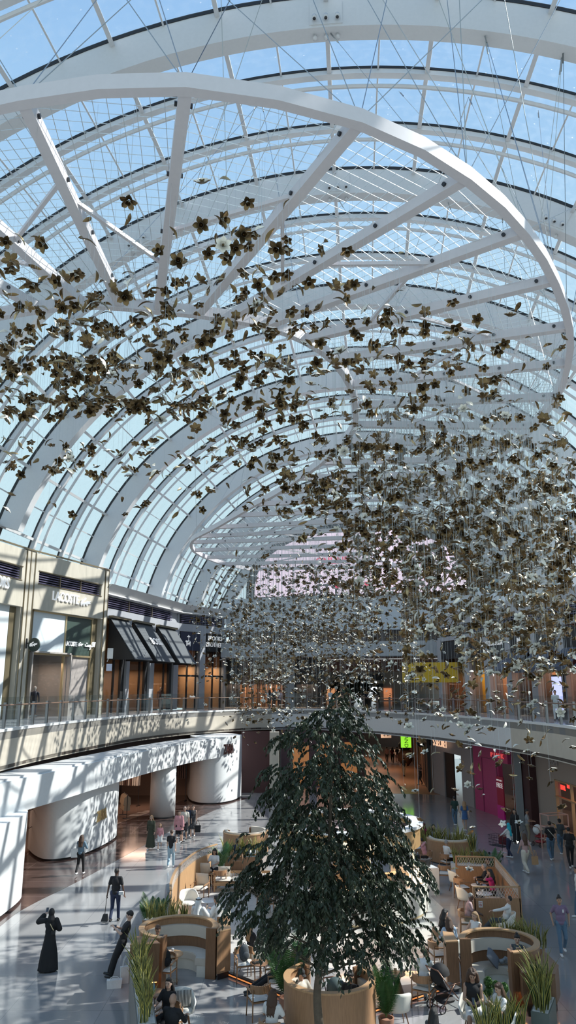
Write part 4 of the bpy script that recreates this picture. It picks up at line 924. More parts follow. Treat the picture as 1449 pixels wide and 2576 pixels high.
mb = MB(); mb.box((-2.5, 63.2, 2.35), (2.6, .2, 4.7)); struct(mb.build('wall_maroon', MAROON), 'dark maroon wall between the white shop and the pier')
# far ground wall behind the tree with lit shops
FG = Fr((-.6, 66.5), (6.6, 67.5)); mb = MB(); FG.box(mb, 0, FG.L, -.3, 0, 0, 4.7); struct(mb.build('wall_far_ground', mat('plum_wall', (.10, .05, .06), .5)), 'dark plum shop wall at the far end of the ground floor')
for k in range(3):
    mb = MB(); FG.box(mb, 1.0+k*2.1, 2.4+k*2.1, .02, .1, .1, 3.6); struct(mb.build('window_%d' % (62+k), mat('lit_orange', (.5, .22, .08), .5, emit=(1, .4, .14), es=.22)), 'orange lit shop window at the far end')
# ================================================================ GROUND FLOOR, RIGHT
CV = Fr((11.7, 63.5), (15.5, 98), 1); CW = mat('corridor_wood', (.22, .13, .09), .4)
mb = MB(); CV.box(mb, 0, CV.L, -.1, .1, 0, 4.65)
for i in range(36): CV.box(mb, i, i+.3, -.35, -.1, 0, 4.6, i % 3 == 0)
struct(mb.build('wall_corridor_right', [CW, BLACK]), 'wood ribbed right wall of the ground level corridor')
mb = MB(); mb.box((8.5, 112, 2.35), (30, .3, 4.7)); struct(mb.build('wall_corridor_back', mat('corridor_back', (.16, .12, .1), .6)), 'end wall of the ground level corridor')
mb = MB(); mb.slab([(2.2, 67.4), (2.6, 67.4), (2.6, 112), (2.2, 112)], 0, 4.6); struct(mb.build('wall_corridor_left', CW), 'left wall of the ground level corridor')
for y in (70, 80, 92): lamp('corridor_lamp', (9.5, y, 4.3), 110, (1, .62, .4), .5)
FV = Fr((11.75, 63.3), (13.0, 55.2), 1); FP_ = Fr((13.05, 55.0), (14.0, 49.8), 1); 
for F in (FV, FP_): F.n = Vector((-abs(F.n.x), -abs(F.n.y), 0)) if F.n.x > 0 else F.n
GV = mat('vs_grey', (.33, .31, .32), .5)
mb = MB(); uD0, uD1 = FV.px(1118, 1960)[0], FV.px(1162, 1960)[0]
FV.box(mb, 0, uD0, -.3, 0, 0, 4.7); FV.box(mb, uD1, FV.L, -.3, 0, 0, 4.7); FV.box(mb, uD0, uD1, -.3, 0, 3.3, 4.7); struct(mb.build('wall_right_grey', GV), 'pale grey shop front beside the corridor')
mb = MB(); FV.box(mb, uD0, uD1, -3, -2.8, 0, 3.3); FV.box(mb, uD0, (uD0+uD1)/2, -.2, -.1, 0, 3.3); struct(mb.build('door_1', BLACK), 'black doorway of the grey shop')
mb = MB(); FV.box(mb, (uD0+uD1)/2+.2, uD1-.3, -2.7, -2.6, 1.2, 2.9); struct(mb.build('window_66', mat('lit_red', (.5, .1, .06), .5, emit=(1, .22, .1), es=.5)), 'red lit display inside the grey shop')
BK = Fr((11.9, 62.3), (12.6, 58.2), 1); BK.n = FV.n
for s_, a in (("'S SECRET", 1),): txt('sign_letters', s_, FV, 1106, 1870, .8, mat('sign_glow', (.7, .45, .3), .4, emit=(1, .62, .4), es=.8), "backlit 'S SECRET letters on the grey shop front", v=.3, sx=.95, depth=.06)
mb = MB(); u, z = FV.px(1075, 1850, .2); FV.box(mb, max(u-2, -1.5), u+.5, .05, .2, 3.6, 4.3); tag(mb.build('shop_sign', BLACK), 'small black panel at the corner left of the backlit letters', 'sign')
mb = MB(); a, b = FP_.px(1256, 1980)[0], FP_.px(1288, 1980)[0]
FP_.box(mb, 0, a, -.3, 0, 0, 4.7); FP_.box(mb, a, FP_.L, -.3, 0, 3.4, 4.7); struct(mb.build('wall_pink', PINK), 'deep pink shop front on the right')
mb = MB(); FP_.box(mb, a*.35, a*.38, 0, .03, 0, 3.5); FP_.box(mb, a*.35, a*.95, 0, .03, 3.5, 3.55); FP_.box(mb, a*.93, a*.96, 0, .03, 0, 3.5); struct(mb.build('door_2', mat('pink_door', (.26, .02, .10), .5)), 'tall pink panelled door leaf')
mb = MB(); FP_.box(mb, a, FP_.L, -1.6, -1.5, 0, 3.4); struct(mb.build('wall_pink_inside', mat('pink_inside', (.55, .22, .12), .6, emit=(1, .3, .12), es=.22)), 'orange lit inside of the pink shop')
for k in range(4):
    z = [.5, 1.1, 1.7, 2.4][k]; t = thing('display_shelf', '%s shelf of pink and red goods in the pink shop window' % ['lowest', 'second', 'third', 'top'][k], 'shelf', FP_.P(a+.5, -1.0, z)); o = t.location
    mb = MB(); mb.hexa([FP_.P(u, v, z+dz)-o for dz in (0, .05) for u, v in ((a+.05, -1.4), (FP_.L-.05, -1.4), (FP_.L-.05, -.8), (a+.05, -.8))]); mb.build('board', WOOD3, t)
    mb = MB()
    for i in range(4): mb.ell(FP_.P(a+.3+i*(FP_.L-a-.6)/3, -1.0, z+.25)-o, (.14, .14, .2), 8, 6)
    mb.build('goods', mat('goods_pink', (.65, .16, .14), .6), t)['kind'] = 'stuff'
txt('sign_letters', 'P I N K', FP_, 1250, 1901, .42, mat('sign_red', (.6, .03, .05), .4, emit=(1, .12, .12), es=.45), 'glowing red letters on the pink shop front', v=.15, sx=1.5, depth=.06)
t = thing('sale_poster', 'red poster reading FREE in front of the pink shop window', 'poster', FP_.P(a+.3, .15, 1.0)); o = t.location
mb = MB(); mb.hexa([FP_.P(u, v, z)-o for z in (.3, 2.55) for u, v in ((a-.05, .1), (a+.9, .1), (a+.9, .16), (a-.05, .16))]); mb.build('board', mat('poster_red', (.42, .01, .05), .5), t)
l = text_mb('FREE', .42, .02, 1).build('lettering', WHITEL, t); Mx = FP_.M(a+.42, .18, 2.0); Mx.translation -= o; l.matrix_local = Mx
l = text_mb('BUY 2 GET 1', .14, .02, 1).build('lettering', WHITEL, t); Mx = FP_.M(a+.42, .18, 2.32); Mx.translation -= o; l.matrix_local = Mx
mb = MB(); mb.hexa([FP_.P(u, v, z) for z in (0, .8) for u, v in ((a-.05, .1), (a+.9, .1), (a+.9, .2), (a-.05, .2))]); tag(mb.build('display_plinth', mat('magenta', (.6, .01, .25), .4)), 'bright magenta plinth under the red FREE poster', 'plinth')
mb = MB(); mb.box((14.35, 49.0, 2.35), (.4, .9, 4.7), -.2); struct(mb.build('wall_pillar', mat('pillar_grey', (.30, .32, .34), .5)), 'slim grey pillar right of the pink shop')
mb = MB(); mb.slab([(14.5, 47.2), (15.0, 47.2), (15.0, 48.7), (14.5, 48.7)], 0, 4.7); struct(mb.build('wall_maroon_right', MAROON), 'dark maroon recess right of the pillar')
FR2 = Fr((15.35, 34), (14.95, 47.2), -1); mb = MB(); w0, w1 = FR2.px(1449, 2020)[0]-3, FR2.px(1400, 2020)[0]
w0, w1 = min(w0, w1), max(w0, w1)
BG2 = mat('taupe_wall', (.36, .30, .26), .55)
FR2.box(mb, w1, FR2.L, -.3, 0, 0, 4.2); FR2.box(mb, 0, w0, -.3, 0, 0, 4.2); FR2.box(mb, w0, w1, -.3, 0, 0, .5); FR2.box(mb, w0, w1, -.3, 0, 3.1, 4.2); struct(mb.build('wall_right_taupe', BG2), 'taupe shop wall at the right picture edge')
mb = MB(); FR2.box(mb, 0, FR2.L, -.4, -.1, 4.2, 4.75); struct(mb.build('trim_right_gap', BROWN), 'dark gap above the taupe wall')
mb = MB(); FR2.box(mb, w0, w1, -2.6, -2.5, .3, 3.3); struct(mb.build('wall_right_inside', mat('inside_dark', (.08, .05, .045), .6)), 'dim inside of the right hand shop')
mb = MB()
for f in (0, .3, .6, .97): u = w0+(w1-w0)*f; FR2.box(mb, u, u+.08, -.1, .06, .5, 3.1)
for z in (.5, 2.2, 3.05): FR2.box(mb, w0, w1, -.1, .06, z, z+.07)
struct(mb.build('window_67', WOOD3), 'wood framed shop window at the right picture edge')
lamp('shop_lamp', FR2.P((w0+w1)/2, -1.3, 2.9), 25, WARM, .3)
for px in (1409, 1435): 
    u, z = FR2.px(px, 1979, -.5); o = text_mb('PULL&BEAR' if px < 1420 else 'SALE', .34, .03, 1, .01).build('neon_sign', mat('neon_red', (.8, .02, .02), .4, emit=(1, .04, .03), es=2)); o.matrix_world = FR2.M(u, -.45, z); tag(o, 'red neon words in the right shop window, %s of two' % ('left' if px < 1420 else 'right'), 'sign')
txt('sign_letters', 'H&M', FR2, 1392, 1917, .55, mat('faint_sign', (.45, .42, .4), .4), 'faint pale letters high on the taupe wall', v=.05)
# corridor signs and planter
def stand_sign(px, py, Y, w_, h_, m, s_, lab, tm=WHITEL, size=.4, rot=0):
    q = AT(px, py, Y); t = thing('hanging_sign', lab, 'sign', q); mb = MB(); mb.box((0, 0, 0), (w_, .12, h_)); mb.build('panel', m, t)
    mb = MB(); mb.tube([(0, 0, h_/2), (0, 0, min(4.7-q.z, 2.2))], .015, 5); mb.build('hanger', DARK, t)
    if s_: l = text_mb(s_, size, .03, 1).build('lettering', tm, t); l.rotation_euler = (pi/2, rot, 0); l.location = (0, -.08, 0)
    return t
stand_sign(971, 1850, 82, 1.1, .5, WHITE, '→ ←', 'small white exit direction sign hanging in the corridor', BLACK, .35)
stand_sign(1021, 1856, 73, .95, 1.75, mat('lime_panel', (.25, .8, .03), .4, emit=(.35, 1, .05), es=.7), 'GRAND', 'lime green and black GRAND banner hanging in the corridor', BLACK, .5, pi/2)
stand_sign(1011, 1856, 73.2, .35, 1.75, BLACK, 'METRO', 'narrow black banner left of the lime GRAND banner', WHITEL, .3, pi/2)
t = thing('hanging_sign', 'round black sign projecting at the corridor mouth', 'sign', AT(1060, 1865, 66)); mb = MB(); mb.tube([(0, -.05, 0), (0, .05, 0)], .48, 24); mb.build('disc', BLACK, t); mb = MB(); mb.tube([(0, 0, 0), (.7, 0, 0)], .03, 6); mb.build('arm', DARK, t)
# ================================================================ FURNITURE MAKERS
def sector(mb, r0, r1, a0, a1, z0, z1, n=28, mi=0, c=(0, 0)):
    vs = []; fs = []
    for i in range(n+1):
        a = R(a0+(a1-a0)*i/n); ca, sa = cos(a), sin(a)
        vs += [(c[0]+r0*ca, c[1]+r0*sa, z0), (c[0]+r1*ca, c[1]+r1*sa, z0), (c[0]+r1*ca, c[1]+r1*sa, z1), (c[0]+r0*ca, c[1]+r0*sa, z1)]
    for i in range(n):
        for k in range(4): fs.append((4*i+k, 4*i+(k+1) % 4, 4*i+4+(k+1) % 4, 4*i+4+k))
    e = 4*n; fs += [(3, 2, 1, 0), (e, e+1, e+2, e+3)]
    return mb.add(vs, fs, mi)
def booth(c, Rr, a0, a1, label, h=1.3, seats=True, m=WOOD):
    t = thing('curved_booth', label, 'booth', (c[0], c[1], 0))
    mb = MB(); sector(mb, Rr-.09, Rr, a0, a1, 0.06, h-.03, 40); mb.build('outer_wall', m, t)
    mb = MB(); sector(mb, Rr-.15, Rr+.015, a0-1, a1+1, h-.03, h+.01, 40); mb.build('cap_rail', WOOD3, t)
    mb = MB(); sector(mb, Rr-.13, Rr-.02, a0, a1, 0, .06, 40); mb.build('plinth', DARK, t)
    for a in (a0, a1):
        ca, sa = cos(R(a)), sin(R(a)); mb = MB(); mb.box(((Rr-.13)*ca, (Rr-.13)*sa, h/2+.01), (.30, .07, h+.02), R(a)); mb.build('end_panel', WOOD2, t)
    if seats:
        mb = MB(); sector(mb, Rr-.2, Rr-.09, a0+3, a1-3, .78, 1.08, 36); mb.build('upper_back_pad', CREAM, t)
        mb = MB(); sector(mb, Rr-.16, Rr-.09, a0+3, a1-3, .47, .78, 36); mb.build('back_panel', WOOD2, t)
        mb = MB(); sector(mb, Rr-.62, Rr-.12, a0+3, a1-3, .30, .47, 36); sector(mb, Rr-.60, Rr-.12, a0+3.5, a1-3.5, .47, .49, 36); mb.build('seat_cushion', CREAM, t)
        mb = MB(); sector(mb, Rr-.57, Rr-.12, a0+4, a1-4, 0, .30, 36); mb.build('seat_base', CREAM2, t)
    return t
def ptable(loc, label, r=.33, h=.72, top=WOOD3, leg=CHROME, group=None, cone=False):
    t = thing('side_table' if cone else 'round_table', label, 'table', loc, 0, group)
    mb = MB(); mb.lathe([(r-.015, h-.03), (r, h-.02), (r, h-.005), (r-.01, h)], n=32); mb.build('table_top', top, t)
    mb = MB()
    if cone: mb.lathe([(.2, 0), (.2, .03), (.06, h-.05), (.08, h-.03)], n=24); mb.build('cone_base', leg, t, True)
    else:
        mb.lathe([(.028, .02), (.028, h-.03)], n=12); mb.build('pedestal', leg, t, True); mb = MB(); mb.lathe([(.22, 0), (.22, .012), (.03, .03)], n=28); mb.build('base', leg, t)
    return t
PAPER = mat('paper_cup', (.75, .73, .7), .6); KRAFT = mat('kraft', (.42, .26, .14), .7)
def cup(loc, label, m=PAPER, lid=True, s=1.):
    t = thing('coffee_cup', label, 'cup', loc); mb = MB(); mb.lathe([(.028*s, 0), (.038*s, .1*s)], n=14); mb.build('cup_body', m, t, False)
    if lid: mb = MB(); mb.lathe([(.041*s, .1*s), (.041*s, .108*s), (.034*s, .118*s)], n=14); mb.build('lid', WHITE if m is not WHITE else BLACK, t)
    return t
def rbox(mb, c, d, r=.03, n=3, mi=0):                 # soft cushion shape
    N = 8; vs = []; fs = []
    for i in range(N+1):
        for j in range(N+1):
            x, y = i/N*2-1, j/N*2-1; f = (1-abs(x)**4)*(1-abs(y)**4); e = max(f, 0)**.35
            vs.append((c[0]+x*d[0]/2, c[1]+y*d[1]/2, c[2]+d[2]/2*e)); 
    M_ = len(vs)
    for i in range(N+1):
        for j in range(N+1):
            x, y, z = vs[i*(N+1)+j]; vs.append((x, y, 2*c[2]-z))
    for i in range(N):
        for j in range(N):
            a = i*(N+1)+j; q = (a, a+N+1, a+N+2, a+1); fs.append(q); fs.append(tuple(M_+k for k in reversed(q)))
    return mb.add(vs, fs, mi)
def wood_chair(loc, face, label, cushion=CREAM2, m=WOOD):
    t = thing('wooden_armchair', label, 'chair', loc, R(face))
    for x, y in ((-.25, .22), (.25, .22), (-.24, -.22), (.24, -.22)):
        mb = MB(); mb.tube([(x*1.06, y*1.1, 0), (x, y, .42), (x, y*(1.0 if y > 0 else 1.05), .64 if y > 0 else .72)], [.014, .02, .016], 8); mb.build('leg', m, t, True)
    mb = MB(); mb.box((0, 0, .415), (.50, .46, .03)); mb.build('seat_frame', m, t)
    mb = MB(); rbox(mb, (0, .01, .455), (.49, .47, .07)); mb.build('seat_cushion', cushion, t, True)
    for s_ in (-1, 1):
        mb = MB(); mb.bar((s_*.26, .25, .645), (s_*.27, -.2, .68), .045, .028); mb.build('armrest', m, t)
    mb = MB(); sector(mb, .25, .285, 195, 345, .62, .80, 18, c=(0, -.02)); mb.build('backrest', m, t)
    return t
def shell_chair(loc, face, label, leg=WOOD2):
    t = thing('shell_armchair', label, 'chair', loc, R(face)); mb = MB(); vs = []; n = 26; m_ = 5; th = .03
    for lay in (0, 1):
        for j in range(m_+1):
            f = j/m_
            for i in range(n+1):
                a = -125+250*i/n; k = abs(a)/125; top = .84-.22*(1/(1+math.exp(-(k-.55)*14)))-.06*k**4; z = .40+(top-.40)*f
                r = (.27+.05*f)-(0 if lay else -th); A = R(-90+a)
                vs.append((r*1.06*cos(A), r*sin(A)*(1+.06*f)+.02, z))
    fs = []; W_ = n+1; O = (m_+1)*W_
    for j in range(m_):
        for i in range(n): a = j*W_+i; fs.append((a, a+1, a+W_+1, a+W_)); fs.append((O+a+W_, O+a+W_+1, O+a+1, O+a))
    for i in range(n): fs.append((m_*W_+i, m_*W_+i+1, O+m_*W_+i+1, O+m_*W_+i)); fs.append((i+1, i, O+i, O+i+1))
    for j in range(m_):
        for i in (0, n): a = j*W_+i; fs.append((a, a+W_, O+a+W_, O+a))
    mb.add(vs, fs); mb.build('shell', CREAM2, t, True)
    mb = MB(); mb.lathe([(.2, .385), (.28, .40), (.29, .43), (.27, .47), (.1, .485)], (0, .03, 0), 24); mb.build('seat_cushion', CREAM2, t, True)
    for x, y in ((-.2, .2), (.2, .2), (-.2, -.18), (.2, -.18)):
        mb = MB(); mb.tube([(x*1.25, y*1.25, 0), (x*.8, y*.8, .40)], [.012, .02], 8); mb.build('leg', leg, t, True)
    return t
def lounge_chair(loc, face, label):
    t = thing('lounge_chair', label, 'chair', loc, R(face))
    for x, y in ((-.28, .28), (.28, .28), (-.28, -.26), (.28, -.26)):
        mb = MB(); mb.tube([(x, y, 0), (x, y, .55)], .018, 8); mb.build('leg', WOOD, t, True)
    for s_ in (-1, 1): mb = MB(); mb.bar((s_*.28, .3, .56), (s_*.28, -.32, .56), .05, .03); mb.build('armrest', WOOD, t)
    mb = MB(); rbox(mb, (0, 0, .40), (.54, .56, .14)); mb.build('seat_cushion', CREAM, t, True)
    bm_ = MB(); rbox(bm_, (0, 0, 0), (.54, .5, .13)); mb = MB(); mb.merge(bm_, Matrix.Translation((0, -.27, .66)) @ Matrix.Rotation(R(-105), 4, 'X')); mb.build('back_cushion', CREAM, t, True)
    mb = MB(); mb.box((0, -.34, .5), (.56, .03, .25)); mb.build('back_frame', WOOD, t)
    return t
# ---------------------------------------------------------------- plants
BG_ = mat('blade_green', (.03, .055, .025), .45, var=.3, vscale=20); BY = mat('blade_yellow', (.48, .42, .10), .45)
def snake_mb(n, h, spread, seed):
    rr = random.Random(seed); mb = MB()
    for i in range(n):
        a = rr.uniform(0, 2*pi); r0 = rr.uniform(0, spread); H = h*rr.uniform(.6, 1.15); ln = rr.uniform(.02, .5); tw = rr.uniform(0, pi); W = rr.uniform(.02, .03)
        base = Vector((r0*cos(a), r0*sin(a), 0)); d = Vector((cos(a), sin(a), 0)); s_ = Vector((cos(tw), sin(tw), 0)); vs = []
        for k in range(6):
            f = k/5; w_ = W*(1-f**3)*(.55+.9*f*(1-f)*2)+.0015; p = base+d*(ln*H*f*f)+Vector((0, 0, H*f))+s_.cross(Vector((0, 0, 1)))*(.02*sin(f*5+a))
            for q in (-1, -.55, .55, 1): vs.append(p+s_*(w_*q)+Vector((0, 0, 0)))
        mb.add(vs, [(4*k+1, 4*k+2, 4*k+6, 4*k+5) for k in range(5)], 0)
        o = len(mb.v)-24
        for k in range(5):
            for q in (0, 2): mb.f.append((o+4*k+q, o+4*k+q+1, o+4*k+q+5, o+4*k+q+4)); mb.m.append(1)
    return mb
SN = [snake_mb(16, .72, .12, s) for s in (1, 2, 3)]
SNM = {}
def snake_row(a, b, n, z, sc_, where, jit=.06):
    for i in range(n):
        f = (i+.5)/n; x = a[0]+(b[0]-a[0])*f+random.uniform(-jit, jit); y = a[1]+(b[1]-a[1])*f+random.uniform(-jit, jit); k = i % 3
        if k not in SNM: o = SN[k].build('snake_plant', [BG_, BY]); SNM[k] = o
        else: o = SNM[k].copy(); col.objects.link(o)
        o.location = (x, y, z); o.rotation_euler.z = random.uniform(0, 6); s_ = sc_*random.uniform(.9, 1.12); o.scale = (s_*1.1, s_*1.1, s_)
        o['label'] = 'yellow edged snake plant '+where; o['category'] = 'plant'; o['group'] = 'snake plants '+where
PALM = mat('palm_green', (.045, .12, .03), .5, var=.25); SOIL = mat('pebbles', (.6, .6, .58), .7, bump=.8, bscale=60)
def palm(loc, h, n, label, seed, pot=True, r=.45):
    rr = random.Random(seed); t = thing('potted_palm', label, 'plant', loc); z0 = .42 if pot else 0
    if pot: mb = MB(); mb.lathe([(.13, 0), (.19, .4), (.19, .42), (.16, .42), (.16, .36)], n=20); mb.build('pot', mat('terracotta', (.35, .18, .12), .6), t, False)
    for i in range(n):
        a = 2*pi*i/n+rr.uniform(-.3, .3); L = h*rr.uniform(.75, 1.1); up = rr.uniform(.55, .95); mb = MB(); pts = []
        for k in range(9):
            f = k/8; pts.append(Vector((cos(a)*r*f*(1.3-up*.5)+.0, sin(a)*r*f*(1.3-up*.5), z0+L*(f*1.15-.45*f*f*(1.6-up)))))
        mb.tube(pts, [.010-.008*k/8 for k in range(9)], 5)
        for k in range(3, 40):
            f = k/40; q = f*8; j = min(int(q), 7); p = pts[j].lerp(pts[j+1], q-j); d = (pts[j+1]-pts[j]).normalized(); sd_ = d.cross(Vector((0, 0, 1))).normalized(); ll = L*.26*sin(pi*min(f*.9+.12, 1))+.03
            for s_ in (-1, 1):
                e = p+sd_*(s_*ll*.85)+d*(ll*.45)-Vector((0, 0, ll*.35)); w_ = d*.011
                mb.add([p-w_, p+w_, e], [(0, 1, 2)]); mb.add([p-w_, (p+e)/2-w_*1.3+Vector((0, 0, .01)), (p+e)/2+w_*1.3, p+w_], [(0, 1, 2, 3)])
        mb.build('frond', PALM, t)
    return t
def planter(a, b, w_, z1, label, m=WOOD, n=0, sc_=1., z0=0., where='', pm=None):
    A_ = Vector((*a, 0)); B_ = Vector((*b, 0)); c = (A_+B_)/2; L = (B_-A_).length; rz = atan2(B_.y-A_.y, B_.x-A_.x)
    t = thing('planter_box', label, 'planter', (c.x, c.y, 0), rz)
    mb = MB(); mb.box((0, 0, (z0+z1)/2), (L, w_, z1-z0)); mb.build('box', m, t)
    mb = MB(); mb.box((0, 0, z1+.006), (L-.06, w_-.06, .012)); mb.build('pebble_top', SOIL, t)
    if z0 > 0: mb = MB(); mb.box((0, 0, z0/2), (L-.16, w_-.16, z0)); mb.build('plinth', DARK, t)
    if n: snake_row(a, b, n, z1+.012, sc_, where)
    return t
LEDM = mat('led_strip', (1, .5, .2), .4, emit=(1, .42, .12), es=4)
# ================================================================ CAFE FURNITURE
booth((-3.2, 24.0), 1.14, -14, 254, 'round wooden booth with cream bench on the left, open towards the front')
booth((5.85, 22.8), 1.07, -88, 180, 'round wooden booth with cream bench on the right, holding a woman and grey pillow', m=WOOD2)
booth((1.0, 20.1), 1.10, -232, 40, 'round wooden booth directly behind the tree trunk, seen from its outside')
booth((7.9, 38.9), 1.12, 165, 440, 'small round wooden booth at the far right end of the cafe', 1.0)
booth((-2.15, 40.7), 1.15, 165, 440, 'small round wooden booth at the far left end of the cafe', 1.0)
def cabinet(pts, z0, z1, label, m=WOOD, led=None):
    cx = sum(p[0] for p in pts)/len(pts); cy = sum(p[1] for p in pts)/len(pts); q = [(x-cx, y-cy) for x, y in pts]
    t = thing('wooden_cabinet', label, 'cabinet', (cx, cy, 0)); mb = MB(); mb.slab(q, z0, z1-.03); mb.build('body', m, t)
    mb = MB(); mb.slab([(x*1.02, y*1.02) for x, y in q], z1-.03, z1); mb.build('top_board', WOOD3 if led is None else m, t)
    mb = MB(); mb.slab([(x*.8, y*.8) for x, y in q], 0, z0); mb.build('plinth', DARK, t)
    if led:
        mb = MB(); mb.slab([(x*.88, y*.88) for x, y in q], z0-.03, z0-.005); mb.build('light_strip', LEDM, t)
    return t
cabinet([(-2.03, 23.55), (-1.66, 23.85), (-1.8, 24.5), (-2.12, 24.35)], .18, 1.28, 'tall wooden end cabinet on the right of the left booth')
cabinet([(-4.28, 22.35), (-3.5, 22.5), (-3.75, 22.95), (-4.28, 23.1)], .36, 1.3, 'floating wooden cabinet with light strip left of the left booth', WOOD2, 1)
cabinet([(4.35, 22.7), (4.7, 22.75), (4.72, 23.5), (4.45, 23.6)], .18, 1.28, 'tall wooden end cabinet on the left of the right booth', WOOD2)
cabinet([(5.95, 21.1), (6.75, 21.0), (7.05, 21.6), (7.05, 22.9), (6.93, 22.5), (6.6, 21.95), (6.05, 21.7)], .36, 1.05, 'wooden cabinet with light strip wrapping the right booth', WOOD2, 1)
# low floor light strips
for a, b, lb in (((-1.7, 24.0), (1.4, 20.9), 'orange light strip on the floor between the left booth and the tree'), ((1.9, 21.3), (4.5, 23.1), 'orange light strip on the floor between the tree and the right booth')):
    t = thing('low_partition', lb, 'partition', ((a[0]+b[0])/2, (a[1]+b[1])/2, 0), atan2(b[1]-a[1], b[0]-a[0])); L = math.dist(a, b)
    if a[0] > 0:
        pass
    mb = MB(); mb.box((0, 0, .05), (L, .12, .1)); mb.build('kerb', DARK, t); mb = MB(); mb.box((0, -.065, .05), (L, .012, .03)); mb.build('light_strip', mat('led_dim', (1, .4, .15), .5, emit=(1, .32, .08), es=.7), t)
# lattice-topped partition
def lattice(mb, a, b, z0, z1, st=.1, r=.008):
    A_ = Vector((*a, 0)); B_ = Vector((*b, 0)); L = (B_-A_).length; d = (B_-A_)/L; hgt = z1-z0; n_ = int(L/st)
    for i in range(-int(hgt/2/st)-2, n_+1):
        for s_ in (1, -1):
            x0 = i*st; x1 = x0+hgt*.55; za, zb_ = z0, z1
            if s_ < 0: x0, x1 = x1, x0
            lo, hi = max(min(x0, x1), 0), min(max(x0, x1), L)
            if hi-lo < .02: continue
            g = lambda x: za+(zb_-za)*(x-x0)/(x1-x0)
            mb.tube([A_+d*lo+Vector((0, 0, g(lo))), A_+d*hi+Vector((0, 0, g(hi)))], r, 4)
PT = thing('lattice_partition', 'three sided wooden partition with woven lattice top around the right tables', 'partition', (0, 0, 0))
PC = [(6.40, 27.95), (7.98, 27.95), (8.38, 32.6), (6.86, 32.8)]
for (a, b) in zip(PC, PC[1:]):
    rz = atan2(b[1]-a[1], b[0]-a[0]); L = math.dist(a, b); c = ((a[0]+b[0])/2, (a[1]+b[1])/2)
    mb = MB(); mb.box((*c, .53), (L, .07, 1.06), rz); mb.build('panel', WOOD, PT)
    mb = MB(); mb.box((*c, 1.42), (L+.06, .06, .04), rz); mb.build('top_rail', WOOD3, PT)
    mb = MB(); lattice(mb, a, b, 1.07, 1.40); mb.build('lattice', mat('rattan', (.50, .42, .36), .6), PT)
for p in PC: mb = MB(); mb.box((*p, .71), (.07, .07, 1.42)); mb.build('post', WOOD, PT)
mb = MB(); mb.box((7.85, 30.3, .22), (.55, 4.2, .44), R(-4.9+90-90)); mb.build('bench', CREAM, PT)
u_ = G(1201, 2268, .85); nt_ = thing('no_smoking_notice', 'small white no smoking notice on the right wooden partition', 'notice', (u_.x, 27.911, .88)); mb = MB(); mb.box((0, 0, 0), (.14, .008, .2)); mb.build('plate', WHITE, nt_)
mb = MB(); mb.tube([(.035*cos(a), -.008, .035*sin(a)-.02) for a in [2*pi*i/16 for i in range(17)]], .005, 5); mb.tube([(-.025, -.008, .005), (.025, -.008, -.045)], .005, 5); mb.box((0, -.006, .065), (.09, .004, .012)); mb.build('symbol', REDM, nt_)
# curved lattice banquette on the left
CB = smooth_line([Vector((*p, 0)) for p in [(-3.1, 35.3), (-3.75, 34), (-4.1, 32), (-4.2, 30.4), (-4.1, 28.6), (-3.95, 27.6)]], 4)
t = thing('curved_partition', 'curved wooden partition with lattice top enclosing the left lounge seats', 'partition')
mb = MB(); mb.wall(CB[::-1], 0, 1.1, .07); mb.build('panel', WOOD3, t); mb = MB(); mb.wall(CB[::-1], 1.38, 1.42, .08); mb.build('top_rail', WOOD3, t)
mb = MB()
for a, b in zip(CB, CB[1:]): lattice(mb, (a.x, a.y), (b.x, b.y), 1.1, 1.38, .12)
mb.build('lattice', mat('rattan', (.55, .42, .3)), t)
t = thing('bench_sofa', 'wooden slatted bench with cream back cushions in the left lounge', 'sofa', (-1.9, 33.4, 0), R(180)); mb = MB(); mb.box((0, 0, .3), (2.3, .7, .12)); mb.build('seat_frame', WOOD3, t)
for x, y in ((-1.1, .3), (1.1, .3), (-1.1, -.3), (1.1, -.3)): mb = MB(); mb.box((x, y, .3), (.06, .06, .6)); mb.build('leg', WOOD3, t)
mb = MB(); mb.box((0, -.34, .62), (2.3, .04, .1))
for i in range(24): mb.box((-1.1+i*.096, -.34, .45), (.025, .03, .36))
mb.build('slatted_back', WOOD3, t)
for x in (-.7, .1, .8): mb = MB(); rbox(mb, (x, 0, .42), (.72, .62, .14)); mb.build('cushion', CREAM, t, True)
for i, x in enumerate((-.55, .75)): mb = MB(); b2 = MB(); rbox(b2, (0, 0, 0), (.5, .42, .16)); mb.merge(b2, Matrix.Translation((-1.9-x, 33.58, .68)) @ Matrix.Rotation(R(-75), 4, 'X')); tag(mb.build('pillow', CREAM, None, True), 'cream pillow on the slatted bench, %s end' % ['right', 'left'][i], 'pillow')
# planters
planter((-4.02, 22.2), (-3.05, 18.2), .42, 1.0, 'long planter of snake plants at the bottom left edge of the cafe', mat('planter_grey', (.18, .18, .17), .5), 14, 1.0, where='in the long planter at the bottom left')
planter((-4.55, 26.0), (-3.2, 25.6), .35, .95, 'planter behind the left booth', WOOD, 6, .8, where='in the planter behind the left booth')
planter((6.0, 20.0), (6.5, 21.0), .42, .55, 'grey planter with pebbles in front of the right booth', mat('planter_green', (.14, .16, .14), .4), 6, 1.3, where='in the grey planter in front of the right booth')
planter((4.3, 18.9), (5.4, 19.6), .4, .4, 'planter at the bottom right picture edge', mat('planter_green', (.14, .16, .14)), 7, 1.05, where='at the bottom right picture edge')
planter((6.2, 24.6), (7.5, 24.1), .35, .7, 'planter behind the right booth', WOOD, 8, .95, where='in the planter behind the right booth')
planter((5.6, 41.8), (8.9, 38.0), .4, .55, 'long planter on the far right edge of the cafe', WOOD2, 15, 1.25, where='along the far right edge of the cafe')
